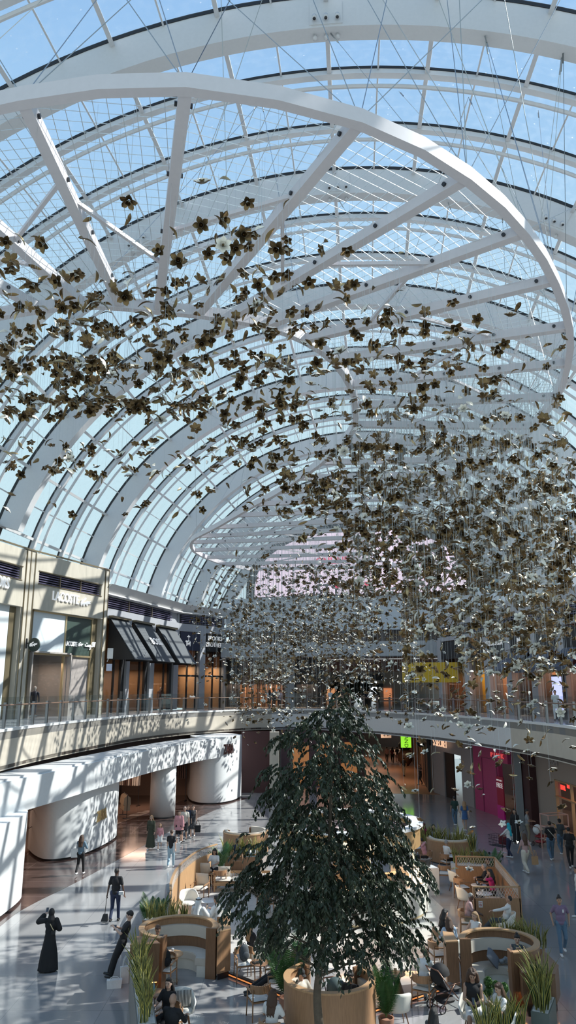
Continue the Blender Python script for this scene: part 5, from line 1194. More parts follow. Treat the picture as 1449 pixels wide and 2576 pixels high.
planter((4.9, 46), (6.4, 44.0), .4, .55, 'planter in the middle distance right of the kiosk roof', WOOD2, 7, 1.2, where='right of the kiosk roof')
planter((7.2, 35.6), (8.7, 35.2), .4, .6, 'white pebbled planter between right partition and far booth', WHITE, 6, .9, where='behind the right partition')
planter((-2.9, 36.8), (-1.2, 36.9), .4, .6, 'planter behind the left lounge', WOOD2, 6, 1.1, where='behind the left lounge')
palm((-3.0, 35.9, .3), 1.3, 13, 'feathery palm behind the left lounge', 1, False, .6); palm((-4.5, 27.5, 0), 1.6, 13, 'feathery palm at the front end of the curved left partition', 2, False, .55)
palm((-.05, 21.3, 0), 1.75, 15, 'potted palm left of the centre booth', 3, True, .75); palm((2.35, 20.1, 0), 1.5, 12, 'potted palm at the right side of the centre booth', 4, True, .4)
palm((8.9, 35.3, .1), 1.3, 11, 'small palm behind the right partition', 5, False, .6)
t = thing('wooden_tub', 'tall wooden plant tub standing behind the palm left of the centre booth', 'planter', (.35, 22.6, 0)); mb = MB(); mb.lathe([(.26, 0), (.27, 1.0), (.24, 1.0), (.24, .9)], n=20); mb.build('tub', WOOD, t); palm((.35, 22.6, .9), .5, 10, 'low fern in the tall wooden tub', 8, False, .3)
# topiary balls
for i, (px, py, r_) in enumerate(((1228, 2470, .13), (1247, 2478, .11), (1268, 2485, .13), (1230, 2492, .12), (1222, 2500, .09))):
    p = G(px, py, 1.0 if i < 3 else .8); o = MB(); rr = random.Random(i)
    for k in range(700):
        v = Vector((rr.gauss(0, 1), rr.gauss(0, 1), rr.gauss(0, 1))).normalized(); s_ = v.cross(Vector((.3, .2, 1))).normalized()*.012; o.add([v*r_*.72-s_, v*r_*.72+s_, v*r_*rr.uniform(.9, 1.08)], [(0, 1, 2)])
    o.ell((0, 0, 0), (r_*.8,)*3, 14, 10)
    t = thing('topiary_ball', 'round clipped green topiary ball, %s of the cluster by the right booth' % ['top left', 'top middle', 'top right', 'lower middle', 'lowest'][i], 'plant', p); o.build('foliage', mat('topiary', (.06, .14, .03), .6, var=.3), t); mb = MB(); mb.tube([(0, 0, 0), (0, 0, -(p.z-.02))], .012, 6); mb.build('stem', WOOD2, t)
# kiosk behind the tree
K = thing('cafe_kiosk', 'round white cafe counter with lit canopy sign behind the tree', 'kiosk', (2.4, 31.3, 0)); K.scale = (.86, .86, 1)
mb = MB(); sector(mb, 2.7, 3.45, 150, 400, .1, 1.05, 50); mb.build('counter', CREAM2, K); mb = MB(); sector(mb, 2.65, 3.52, 150, 400, 1.05, 1.12, 50); mb.build('counter_top', MARBLE, K)
mb = MB(); sector(mb, 3.0, 3.4, 150, 400, 0, .1, 50); mb.build('plinth', BRASS, K)
mb = MB(); sector(mb, 2.9, 3.2, 0, 360, 2.25, 2.95, 60); mb.build('canopy_fascia', mat('canopy_amber', (.30, .19, .09), .4, emit=(1, .6, .2), es=.06), K)
mb = MB(); sector(mb, 2.85, 3.35, 0, 360, 2.95, 3.05, 60); mb.build('canopy_rim', WHITE, K); mb = MB(); sector(mb, .3, 2.9, 0, 360, 2.7, 2.78, 40); mb.build('canopy_roof', mat('dark_tile', (.045, .03, .03), .3), K)
mb = MB()
for i in range(40): a = 2*pi*i/40; mb.tube([(.4*cos(a), .4*sin(a), 2.80), (2.85*cos(a), 2.85*sin(a), 2.80)], .012, 4)
for r_ in (.8, 1.2, 1.6, 2.0, 2.4): mb.tube([(r_*cos(2*pi*i/40), r_*sin(2*pi*i/40), 2.80) for i in range(41)], .012, 4)
mb.build('roof_grid', mat('grid_rose', (.35, .25, .24), .4), K)
for i in range(8): a = 2*pi*i/8+.2; mb = MB(); mb.tube([(3.05*cos(a), 3.05*sin(a), 1.1), (3.05*cos(a), 3.05*sin(a), 2.3)], .04, 8); mb.build('post', WHITE, K)
for s_, a in (('s', -98), ('h', -91), ('e', -82), ('l', -75)):
    l = text_mb(s_, .8, .05, 1, .03).build('lettering', mat('sign_warm', (.9, .85, .75), .4, emit=(1, .85, .6), es=.8), K); l.rotation_euler = (pi/2, 0, R(a+90)); l.location = (3.24*cos(R(a)), 3.24*sin(R(a)), 2.58)
EQ = mat('equipment', (.16, .14, .12), .35, .5); mb = MB(); mb.box((0, 0, 1.0), (1.6, 1.6, 1.9)); mb.build('core', EQ, K); mb = MB(); mb.box((1.7, -2.35, 1.345), (.8, .5, .45), .6); mb.build('coffee_machine', EQ, K); mb = MB(); mb.box((-1.6, -2.5, 1.3), (.6, .5, .36)); mb.build('grinder', EQ, K)
lamp('kiosk_lamp', (2.6, 29.2, 2.1), 90, (1, .6, .3), .3); lamp('kiosk_lamp', (4.4, 31, 2.1), 60, (1, .6, .3), .3)
t = thing('counter_desk', 'white service desk with till to the right of the kiosk', 'desk', (5.5, 32.8, 0), .3); mb = MB(); mb.box((0, 0, .5), (1.1, .6, 1.0)); mb.build('body', WHITE, t); mb = MB(); mb.box((.1, 0, 1.15), (.35, .25, .28), .5); mb.build('till', BLACK, t)
# ================================================================ PEOPLE
SK = {'l': mat('skin_light', (.56, .36, .27), .55), 'm': mat('skin_medium', (.40, .24, .165), .55), 'd': mat('skin_dark', (.10, .055, .04), .5)}
HAIRC = {'b': mat('hair_black', (.012, .01, .01), .5, bump=.4, bscale=90, stretch=(6, 6, 1)), 'br': mat('hair_brown', (.07, .035, .02), .5, bump=.4, bscale=90, stretch=(6, 6, 1)), 'bl': mat('hair_blond', (.34, .20, .10), .5, bump=.4, bscale=90, stretch=(6, 6, 1)), 'g': mat('hair_grey', (.30, .29, .28), .6)}
def cl(name, c): return mat('cloth_'+name, c, .82, bump=.25, bscale=14, var=.06)
CLO = dict(black=cl('black', (.012, .012, .014)), navy=cl('navy', (.02, .03, .07)), white=cl('white', (.70, .70, .69)), cream=cl('cream', (.60, .56, .48)), olive=cl('olive', (.05, .055, .035)), pink=cl('pink', (.60, .28, .30)), rose=cl('rose', (.45, .30, .30)), magenta=cl('magenta', (.50, .02, .14)), jeans=cl('jeans', (.10, .17, .25)), ljeans=cl('light_jeans', (.30, .42, .50)), grey=cl('grey', (.28, .29, .30)), dgrey=cl('dark_grey', (.06, .07, .08)), blue=cl('blue', (.05, .12, .28)), lblue=cl('light_blue', (.42, .52, .66)), teal=cl('teal', (.02, .36, .45)), mauve=cl('mauve', (.20, .14, .22)), dred=cl('dark_red', (.10, .01, .02)), khaki=cl('khaki', (.28, .24, .17)), denim=cl('denim_shirt', (.13, .2, .26)), stripe=cl('stripe', (.30, .32, .33)), floral=mat('cloth_floral', (.05, .05, .055), .8, var=.9, vscale=14), green=cl('green', (.02, .05, .04)))
EYEM = mat('eye_dark', (.02, .015, .012), .2); LIP = mat('lips', (.35, .10, .09), .5); SOLE = mat('shoe_white', (.7, .7, .7), .5); SOLEB = mat('shoe_black', (.02, .02, .02), .4)
def ik(a, b, l1, l2, hint):
    a = Vector(a); b = Vector(b); d = b-a; L = min(d.length, l1+l2-.002); 
    d = d.normalized() if d.length > 1e-6 else Vector((0, 0, -1)); b = a+d*L
    x = (l1*l1-l2*l2+L*L)/(2*L); h = sqrt(max(l1*l1-x*x, 0)); hh = Vector(hint); hh = (hh-d*hh.dot(d)).normalized()
    return a+d*x+hh*h, b
def rem(o, v, sm=2):
    m = o.modifiers.new('r', 'REMESH'); m.mode = 'VOXEL'; m.voxel_size = v; m.use_smooth_shade = True
    s_ = o.modifiers.new('s', 'SMOOTH'); s_.factor = .5; s_.iterations = sm
def person(label, loc, face, pose='stand', H=1.72, top='black', bottom='jeans', sleeve='short', skin='m', hair='short', hc='b', L=None, R_=None, lean=0., look=0., nod=0., shoes='w', wide=1., legs='pants', stride=0., dress=None, eyes=True, feet=None, group=None, seat=.5, fat=1.):
    k = H/1.74; t = thing('person', label, 'person', loc, R(face)); near = Vector(loc).y < 31; v = .0105 if near else .015; vc = .016 if near else .022
    sit = pose == 'sit'; hz = (seat+.06)/k if sit else .94
    pel = Vector((0, 0, hz)); la = R(lean)
    def T(x, y, z): return pel+Vector((x, y*cos(la)+z*sin(la), z*cos(la)-y*sin(la)))
    chest = T(0, 0, .36); neck = T(0, .0, .53); hd = T(0, .02, .70)
    sh = {-1: T(-.165, 0, .49), 1: T(.165, 0, .49)}
    hipj = {-1: pel+Vector((-.09, 0, 0)), 1: pel+Vector((.09, 0, 0))}
    ank = {}; kn = {}
    for s_ in (-1, 1):
        if feet: tgt = Vector(feet[0 if s_ < 0 else 1])
        elif sit: tgt = Vector((s_*.11, .43, .09))
        else: tgt = Vector((s_*.09, stride*s_*.5, .09+(.07 if stride*s_ < 0 and abs(stride) > .2 else 0)))
        kn[s_], ank[s_] = ik(hipj[s_], tgt, .43, .43, (s_*.12, 1, .9 if sit else 0))
    wr = {}; el = {}
    for s_, tg in ((-1, L), (1, R_)):
        if tg is None: tg = (s_*.24, .20, hz+.12) if sit else (s_*.25, .03-stride*s_*.45, hz-.10)
        el[s_], wr[s_] = ik(sh[s_], tg, .28, .25, (s_*.5, -.6, -.5) if tg[2] < 1.3 or sit else (s_, .1, -.6))
    HM = Matrix.Translation(hd) @ Matrix.Rotation(R(look), 4, 'Z') @ Matrix.Rotation(R(-lean*.6-nod), 4, 'X')
    h_ = lambda x, y, z: HM @ Vector((x, y, z))
    B = MB(); f_ = fat
    B.cap(neck-Vector((0, 0, .05)), hd+Vector((0, -.01, -.04)), .056, .05, 12); B.cap(pel, chest, .085, .09, 14); B.cap(sh[-1], sh[1], .052, .052, 12); B.cap(hipj[-1], hipj[1], .08, .08, 12)
    B.ell(hd, (.076, .096, .108), 18, 12, HM.to_3x3().to_4x4()); B.ell(h_(0, .022, -.055), (.055, .068, .062), 14, 10, HM.to_3x3().to_4x4())
    B.cap(h_(0, .088, .012), h_(0, .104, -.022), .009, .014, 8); 
    for s_ in (-1, 1):
        B.ell(h_(s_*.078, -.002, -.008), (.012, .022, .032), 8, 6, HM.to_3x3().to_4x4())
        B.cap(sh[s_], el[s_], .046, .038, 10); B.cap(el[s_], wr[s_], .038, .026, 10)
        d = (wr[s_]-el[s_]).normalized(); 
        side = d.cross(Vector((0, 0, 1)) if abs(d.z) < .85 else Vector((1, 0, 0))).normalized(); nrm = side.cross(d).normalized()
        if nrm.z > 0 and abs(d.z) < .85: nrm = -nrm
        if side.x*s_ > 0: side = -side          # towards the thumb
        c = wr[s_]+d*.05; B.cap(wr[s_], wr[s_]+d*.085, .024, .026, 10); B.cap(wr[s_]+d*.03+side*.018, wr[s_]+d*.085+side*.026, .014, .012, 8); B.cap(wr[s_]+d*.03-side*.018, wr[s_]+d*.085-side*.026, .014, .012, 8)
        for q in range(4):
            o_ = side*(.030-.020*q); ln = (.036, .042, .038, .03)[q]; a_ = wr[s_]+d*.09+o_; b_ = a_+d*ln*.9+nrm*ln*.3; e_ = b_+d*ln*.45+nrm*ln*.75; B.cap(a_, b_, .0098, .009, 7); B.cap(b_, e_, .009, .0075, 7)
        a_ = wr[s_]+d*.03+side*.03; b_ = a_+side*.03+d*.03; B.cap(a_, b_, .012, .0105, 7); B.cap(b_, b_+d*.03+nrm*.008, .0105, .009, 7)
        B.cap(hipj[s_], kn[s_], .078, .052, 12); B.cap(kn[s_], ank[s_], .052, .034, 12)
        ft = Vector((0, 1, 0)); B.cap(ank[s_]+Vector((0, -.02, -.035)), ank[s_]+Vector((0, .12, -.055)), .032, .026, 10)
    B.v = [tuple(Vector(q)*k) for q in B.v]; rem(B.build('body', SK[skin], t), v, 2)
    def part(mb, name, m, vv=None, sm=2):
        mb.v = [tuple(Vector(q)*k) for q in mb.v]; o = mb.build(name, m, t, True)
        if vv: rem(o, vv, sm)
        return o
    # shoes
    for s_ in (-1, 1):
        if shoes: mb = MB(); mb.cap(ank[s_]+Vector((0, -.025, -.045)), ank[s_]+Vector((0, .13, -.055)), .045, .036, 12); mb.v = [(x, y, max(z, min(.0, ank[s_].z-.10)+.004) if z < ank[s_].z-.085 else z) for x, y, z in mb.v]; part(mb, 'shoe', SOLE if shoes == 'w' else SOLEB)
    TM = CLO[top]; RT = Matrix.Rotation(-la, 4, 'X')
    # upper garment
    mb = MB(); mb.ell(T(0, .005, .36), (.175*f_, .122*f_, .185), 16, 12, RT); mb.ell(T(0, .01, .17), (.158*f_, .118*f_, .18), 16, 12, RT); mb.ell(T(0, 0, .02), (.170*f_, .128*f_, .10), 16, 10, RT)
    mb.cap(sh[-1]+Vector((.02, 0, 0)), sh[1]-Vector((.02, 0, 0)), .060, .060, 12); mb.cap(neck-Vector((0, 0, .04)), neck, .075, .062, 12)
    for s_ in (-1, 1):
        if sleeve == 'short': mb.cap(sh[s_], sh[s_].lerp(el[s_], .70), .061, .056, 12)
        elif sleeve == 'long': mb.cap(sh[s_], el[s_], .060, .052, 12); mb.cap(el[s_], el[s_].lerp(wr[s_], .92), .051, .038, 12)
        elif sleeve == 'wide': mb.cap(sh[s_], el[s_], .078, .085, 12); mb.cap(el[s_], el[s_].lerp(wr[s_], .85), .085, .085, 12)
    if dress:                                        # long skirt of a dress or robe
        hem, rad = dress
        if sit:
            for s_ in (-1, 1): mb.cap(hipj[s_], kn[s_], .13, .10, 14); mb.cap(kn[s_], ank[s_]+Vector((0, 0, hem)), .10, .11, 14)
            mb.cap(pel+Vector((0, .1, 0)), (kn[-1]+kn[1])/2, .11, .09, 12); mb.cap((kn[-1]+kn[1])/2, (ank[-1]+ank[1])/2+Vector((0, 0, hem)), .09, .1, 12)
        else:
            n_ = 28; prof = [(.15, hz+.1), (.175, hz-.05), (rad*.85, (hz+hem)*.5), (rad, hem+.02), (rad*.98, hem)]; vs = []
            for r_, z in prof:
                for q in range(n_):
                    a = 2*pi*q/n_; rr_ = r_*(1+.07*sin(q*2.6+z*2)*(1-min(z/hz, 1))); vs.append(Vector((rr_*cos(a), rr_*.78*sin(a)+(stride*.1)*(1-z/hz), z)))
            fs = [(i*n_+q, i*n_+(q+1) % n_, (i+1)*n_+(q+1) % n_, (i+1)*n_+q) for i in range(4) for q in range(n_)]+[tuple(range(n_)), tuple(4*n_+q for q in range(n_-1, -1, -1))]
            mb.add(vs, [tuple(reversed(f)) for f in fs])
    part(mb, 'dress' if dress else 'shirt', TM, vc, 3)
    if legs != 'none' and not (dress and dress[0] < .3):
        mb = MB(); mb.cap(hipj[-1], hipj[1], .112*f_, .112*f_, 14); mb.ell(pel+Vector((0, 0, .03)), (.158*f_, .115*f_, .09), 14, 10)
        for s_ in (-1, 1):
            e = .55 if legs == 'shorts' else 1
            if legs == 'shorts': mb.cap(hipj[s_], hipj[s_].lerp(kn[s_], .85), .098, .088, 12)
            else: mb.cap(hipj[s_], kn[s_], .096*wide, .066*wide, 12); mb.cap(kn[s_], ank[s_]+Vector((0, 0, .03)), .066*wide, .052*wide, 12)
        part(mb, 'shorts' if legs == 'shorts' else 'trousers', CLO[bottom], vc, 2)
    HR = HM.to_3x3().to_4x4(); hm = HAIRC.get(hc)
    if hair in ('short', 'long', 'bun', 'curly', 'pony'):
        mb = MB(); mb.ell(h_(0, -.022, .028), (.086, .098, .098), 16, 12, HR); mb.ell(h_(0, .03, .085), (.062, .055, .035), 12, 8, HR)
        if hair == 'long' or hair == 'curly':
            ln = .34 if hair == 'long' else .24; w_ = .03 if hair == 'long' else .055
            for i in range(13):
                a = R(195+i*12.5) if i else R(195); a = R(180+15+(i/12)*150) ; p = h_(.082*cos(a), .085*sin(a)-.005, .02); e_ = p+Vector((cos(a)*.02, sin(a)*.02, 0))
                q = T(.10*cos(a)*1.1, .11*sin(a)-.03, .70-ln*(1.1+.12*sin(i*2.1))); mb.cap(p, p.lerp(q, .5)+Vector((.015*cos(a), .02*sin(a), 0)), w_, w_*1.05, 8); mb.cap(p.lerp(q, .5), q, w_*1.05, w_*.5, 8)
                if hair == 'curly':
                    for j in range(5): mb.ell(p.lerp(q, j/5)+Vector((random.uniform(-.03, .03), random.uniform(-.03, .03), 0)), (.035,)*3, 8, 6)
        if hair == 'bun': mb.ell(h_(0, -.05, .13), (.042, .042, .042), 10, 8)
        if hair == 'pony': mb.cap(h_(0, -.11, .03), T(0, -.15, .45), .03, .018, 8)
        if hair == 'curly':
            for j in range(26): a = random.uniform(0, 2*pi); b = random.uniform(.1, 1.3); mb.ell(h_(.09*cos(a)*sin(b), .1*sin(a)*sin(b)-.03, .03+.1*cos(b)), (.03,)*3, 8, 6)
        part(mb, 'hair', hm, .011 if near else .015, 1)
    elif hair == 'buzz': mb = MB(); mb.ell(h_(0, -.018, .02), (.079, .092, .094), 16, 12, HR); part(mb, 'hair', hm)
    elif hair in ('hijab', 'ghutra'):
        mb = MB(); mb.ell(h_(0, -.03, .01), (.095, .098, .125), 16, 12, HR)
        mb.cap(hd+Vector((0, -.03, -.07)), neck+Vector((0, -.02, -.02)), .085, .125, 14)
        if hair == 'ghutra': mb.cap(hd+Vector((0, -.08, -.02)), T(0, -.13, .28), .085, .10, 12)
        elif hc == 'teal': mb.cap(hd+Vector((0, -.08, -.02)), T(0, -.14, .22), .07, .06, 12)
        part(mb, 'headscarf', CLO.get(hc, TM), .013, 2)
        if hair == 'ghutra': mb = MB(); mb.tube([h_(.092*cos(a), -.02+.1*sin(a), .075) for a in [2*pi*i/20 for i in range(21)]], .012, 6); part(mb, 'head_cord', CLO['black'])
    elif hair == 'cap':
        mb = MB(); mb.ell(h_(0, -.012, .045), (.086, .1, .078), 16, 10, HR); mb.ell(h_(0, .11, .04), (.06, .06, .012), 12, 6, HR); part(mb, 'cap', CLO['black']); mb = MB(); mb.ell(h_(0, -.03, .0), (.081, .088, .09), 14, 10, HR); part(mb, 'hair', HAIRC['b'])
    if eyes:
        for s_ in (-1, 1):
            mb = MB(); mb.ell(h_(s_*.030, .087, .012), (.013, .010, .007), 8, 6, HR); part(mb, 'eye', EYEM)
            mb = MB(); mb.cap(h_(s_*.018, .092, .034), h_(s_*.044, .082, .034), .0045, .0035, 6); part(mb, 'eyebrow', HAIRC['g'] if hc == 'g' else HAIRC['b'])
        mb = MB(); mb.ell(h_(0, .087, -.062), (.021, .008, .006), 8, 6, HR); part(mb, 'mouth', LIP)
    M = Matrix.Translation(Vector(loc)) @ Matrix.Rotation(R(face), 4, 'Z')
    W = lambda p: M @ (Vector(p)*k)
    return dict(o=t, wl=W(wr[-1]+(wr[-1]-el[-1]).normalized()*.08), wr=W(wr[1]+(wr[1]-el[1]).normalized()*.08), head=W(hd), W=W, sh={a: W(b) for a, b in sh.items()})
def phone(p, lab, rz=0.):
    t = thing('mobile_phone', lab, 'phone', p, rz); mb = MB(); q = MB(); q.box((0, 0, 0), (.072, .009, .15)); mb.merge(q, Matrix.Rotation(R(-30), 4, 'X')); mb.build('case', BLACK, t); mb = MB(); q = MB(); q.box((0, -.005, 0), (.064, .003, .138)); mb.merge(q, Matrix.Rotation(R(-30), 4, 'X')); mb.build('display', mat('phone_screen', (.05, .06, .08), .1), t)
def bag(loc, lab, c, w_=.32, h_=.36, d_=.12, rz=0., strap=.25, name='shopping_bag', cat='bag'):
    t = thing(name, lab, cat, loc, rz); mb = MB(); mb.hexa([(x*w_*(.9 if z == 0 else 1.0), y*d_*(1 if z == 0 else .8), z*h_) for z in (0, 1) for x, y in ((-.5, -.5), (.5, -.5), (.5, .5), (-.5, .5))]); mb.build('bag_body', c, t)
    if strap:
        for s_ in (-1, 1): mb = MB(); mb.tube([(w_*.28*cos(a), s_*d_*.3, h_+strap*sin(a)) for a in [pi*i/10 for i in range(11)]], .009, 6); mb.build('handle', c, t)
    return t
def backpack(loc, lab, c, rz=0.):
    t = thing('backpack', lab, 'backpack', loc, rz); mb = MB(); rbox_ = MB(); mb.cap((0, 0, .14), (0, .02, .30), .15, .13, 16); mb.v = [(x, y*.62, z) for x, y, z in mb.v]; mb.build('bag_body', c, t, True)
    mb = MB(); mb.ell((0, -.09, .15), (.11, .05, .11), 14, 10); mb.build('front_pocket', c, t, True)
    mb = MB(); mb.tube([(.04*cos(a), .02, .42+.05*sin(a)) for a in [pi*i/8 for i in range(9)]], .008, 6); mb.build('grab_handle', BLACK, t)
    for s_ in (-1, 1): mb = MB(); mb.tube([(s_*.08, .07, .36), (s_*.1, .14, .24), (s_*.09, .09, .06)], .014, 6); mb.build('strap', c, t)
# ---- walking and standing people, left concourse
def g3(x, y): p = G(x, y); return (p.x, p.y, 0)
pA = person('person in a long black abaya and headscarf seen from behind, taking a photo', g3(120, 2443), 12, H=1.66, top='black', sleeve='wide', skin='l', hair='hijab', hc='black', dress=(.03, .30), L=(-.22, .26, 1.52), R_=(.16, .22, 1.18), eyes=False, shoes='b', legs='none')
phone(pA['wl']+Vector((0, .03, .06)), 'phone held up by the person in the long black abaya')
t = thing('shoulder_bag', 'small dark shoulder bag on the back of the person in the abaya', 'bag', pA['W']((.1, -.16, 1.18))); mb = MB(); mb.box((0, 0, -.06), (.12, .05, .1)); mb.build('bag_body', BLACK, t); mb = MB(); mb.tube([(0, 0, 0), (-.10, .02, .14), (-.2, .1, .26)], .012, 6); mb.build('strap', BRASS, t)
pB = person('person in black polo and trousers walking away with a long handled dustpan', g3(287, 2321), -4, H=1.78, top='black', bottom='navy', skin='d', hair='buzz', hc='b', stride=.35, shoes='b', L=(-.30, .0, .86), R_=(.30, .05, .88), eyes=False)
t = thing('dustpan', 'black long handled dustpan carried by the cleaner', 'dustpan', (pB['wl'].x, pB['wl'].y, .05)); mb = MB(); h = pB['wl'].z; mb.tube([(0, 0, h), (-.05, 0, .08)], .012, 6); mb.build('handle', DARK, t); mb = MB(); mb.hexa([(x*f, y*f2, z) for z, f, f2 in ((0, 1, 1), (.22, .6, .5)) for x, y in ((-.16, -.1), (.08, -.1), (.08, .1), (-.16, .1))]); mb.build('pan', BLACK, t)
t = thing('broom', 'thin broom stick standing up beside the cleaner', 'broom', (pB['wr'].x-.28, pB['wr'].y+.05, .75)); mb = MB(); mb.tube([(0, 0, 0), (.02, 0, 1.15)], .01, 6); mb.build('stick', DARK, t); mb = MB(); mb.box((.2, -.25, .25), (.16, .1, .1)); mb.build('cloth', CLO['white'], t)
pC = person('person in black shirt and loose black trousers leaning back on the cabinet with a phone', g3(286, 2461), 96, H=1.78, top='black', bottom='black', skin='l', hair='short', L=(-.12, .30, 1.28), R_=(.10, .31, 1.26), lean=-4, nod=34, wide=1.35, shoes='b', feet=((-.08, .1, .09), (.12, .16, .09)))
pC['o'].rotation_euler.x = 0
pC['o'].rotation_euler = (Matrix.Rotation(R(96), 3, 'Z') @ Matrix.Rotation(R(12), 3, 'X')).to_euler()
phone(pC['o'].location+Vector((-.02, -.05, 1.33)), 'phone in the hands of the person leaning on the cabinet')
bag(g3(315, 2472), 'upright white paper shopping bag by the leaning person', CLO['white'], .3, .42, .14, .4); bag(g3(287, 2484), 'white shopping bag slumped on the floor by the leaning person', CLO['white'], .42, .2, .2, .2, .05)
pD = person('person in grey blue shirt and black leggings walking away with a white bag', g3(200, 2202), -8, H=1.66, top='denim', bottom='black', sleeve='long', skin='l', hair='long', hc='br', stride=.42, eyes=False, R_=(.16, .25, 1.25))
bag(pD['sh'][-1]+Vector((-.10, -.04, -.62)), 'white tote bag on the shoulder of the person in grey blue', CLO['white'], .36, .36, .12, .3, .24, 'tote_bag')
pE = person('person in black top and light jeans walking away with a white tote', g3(429, 2184), -5, H=1.64, top='black', bottom='ljeans', skin='l', hair='short', hc='br', stride=.36, eyes=False, wide=1.1)
bag(pE['sh'][1]+Vector((.10, -.04, -.66)), 'white tote bag on the shoulder of the person in light jeans', CLO['white'], .32, .40, .1, .2, .26, 'tote_bag')
person('person in long olive green dress walking towards the camera beside a child', g3(378, 2138), 172, H=1.66, top='olive', sleeve='long', skin='l', hair='long', hc='bl', dress=(.14, .26), stride=.3, legs='none')
person('child in pink jumper and white shorts beside the olive dress', g3(401, 2138), 185, H=1.25, top='pink', sleeve='long', bottom='white', legs='shorts', skin='l', hair='long', hc='bl', stride=.3)
person('person in loose pink poncho and dark shorts walking in the family group', g3(449, 2124), 178, H=1.68, top='pink', sleeve='wide', bottom='black', legs='shorts', skin='l', hair='short', hc='br', stride=.3, dress=(.75, .27))
pF = person('grey haired person in cream shirt and dark patterned shorts walking to the camera', g3(463, 2118), 182, H=1.80, top='cream', bottom='floral', legs='shorts', skin='l', hair='buzz', hc='g', stride=.34, shoes='b')
person('person in dark top half hidden behind the cream shirt', g3(471, 2108), 180, H=1.7, top='navy', bottom='dgrey', skin='l', hair='short', hc='br', stride=.25)
pG = person('person in dark floral dress carrying a black bag', g3(484, 2108), 180, H=1.70, top='floral', sleeve='none', skin='l', hair='short', hc='br', dress=(.50, .25), stride=.3, legs='none')
bag((pG['wl'].x+.06, pG['wl'].y-.05, pG['wl'].z-.5), 'black shopping bag carried by the person in the floral dress', CLO['black'], .34, .36, .12, .2)
# ---- right concourse
pH = person('person in mauve T-shirt and jeans walking towards the camera, right side', g3(1417, 2402), 172, H=1.66, top='mauve', bottom='jeans', skin='m', hair='bun', stride=.34, L=(-.26, .02, .98), R_=(.26, .02, .98))
mb = MB(); mb.box((0, 0, 0), (.05, .004, .09)); o = mb.build('shirt_print', CLO['white'], pH['o'], loc=(-.07, .135, 1.28))
pI = person('person in blush top and white trousers walking away with a brown paper bag', g3(1325, 2198), 20, H=1.68, top='rose', bottom='cream', sleeve='short', skin='m', hair='long', hc='br', stride=.48, wide=1.35, eyes=False)
bag((pI['wr'].x+.08, pI['wr'].y-.1, pI['wr'].z-.4), 'brown paper bag carried by the person in white trousers', KRAFT, .3, .34, .14, .5)
t = thing('jacket', 'cream jacket slung over the arm of the person in white trousers', 'jacket', pI['W']((.26, .02, 1.05))); mb = MB(); mb.cap((0, 0, .12), (.05, .02, -.16), .09, .07, 12); mb.build('cloth', CLO['cream'], t, True)
pJ = person('person in teal headscarf and white jumper pushing a trolley', g3(1284, 2160), 38, H=1.62, top='white', bottom='navy', sleeve='long', skin='m', hair='hijab', hc='teal', stride=.35, eyes=False, L=(-.2, .42, 1.08), R_=(.2, .42, 1.08))
bag((pJ['wr'].x+.28, pJ['wr'].y-.15, .75), 'white plastic bag beside the person in the teal headscarf', CLO['white'], .22, .34, .1, 0, .15)
q = g3(1256, 2152); t = thing('shopping_trolley', 'wire shopping trolley with a red panel pushed by the teal headscarf', 'trolley', q, R(35)); mb = MB()
for i in range(9):
    f = -1+i/4
    for s_ in (-1, 1): mb.tube([(.22*f, s_*.42, .45), (.27*f, s_*.42, .95)], .006, 4); mb.tube([(s_*.22, .42*f, .45), (s_*.27, .42*f, .95)], .006, 4)
    mb.tube([(.22*f, -.42, .45), (.22*f, .42, .45)], .006, 4)
for z in (.45, .6, .75, .95): w_ = .22+.05*(z-.45)/.5; mb.tube([(-w_, -.42, z), (w_, -.42, z), (w_, .42, z), (-w_, .42, z), (-w_, -.42, z)], .008, 4)
mb.build('basket', DARK, t)
mb = MB(); mb.box((.28, -.1, .7), (.03, .6, .42)); mb.build('side_panel', mat('trolley_red', (.22, .02, .03), .5), t)
mb = MB(); mb.tube([(-.25, -.5, .98), (.25, -.5, .98)], .02, 6)
for s_ in (-1, 1): mb.tube([(s_*.25, -.5, .98), (s_*.24, -.42, .5), (s_*.24, -.42, .12), (s_*.22, .45, .12)], .014, 6)
mb.build('chassis', CHROME, t)
for x in (-.24, .24):
    for y in (-.4, .42): mb = MB(); mb.tube([(x-.012, y, .06), (x+.012, y, .06)], .06, 14); mb.build('wheel', BLACK, t)
person('person in a long black dress standing behind the teal headscarf', g3(1299, 2122), 150, H=1.72, top='black', sleeve='long', skin='m', hair='long', dress=(.10, .27), legs='none', eyes=False)
pK = person('person in pale grey T-shirt looking down beside the pram', g3(1330, 2122), -110, H=1.72, top='grey', bottom='khaki', skin='m', hair='short', L=(-.12, .32, 1.15), R_=(.12, .32, 1.15), nod=20)
pL = person('person in black T-shirt and jeans walking away with a diagonal strap', g3(1389, 2166), 0, H=1.78, top='black', bottom='jeans', skin='m', hair='short', stride=.38, eyes=False, fat=1.1, wide=1.15)
t = thing('crossbody_strap', 'pale diagonal strap across the back of the black T-shirt', 'strap', pL['W']((0, 0, 1.2))); mb = MB(); mb.tube([(-.14, -.12, .22), (.0, -.17, .05), (.18, -.15, -.16)], .018, 6); mb.build('strap', CLO['cream'], t)
person('person in dark top and jeans walking away beside the black outfit at the right edge', g3(1414, 2152), 10, H=1.7, top='dgrey', bottom='jeans', skin='m', hair='cap', stride=.3, eyes=False)
person('person all in black striding away at the right picture edge', g3(1438, 2186), -10, H=1.78, top='black', bottom='black', skin='m', hair='short', stride=.5, eyes=False)
person('person in white cut off by the right picture edge', g3(1462, 2310), 90, H=1.7, top='white', bottom='jeans', skin='m', hair='short', stride=.3)
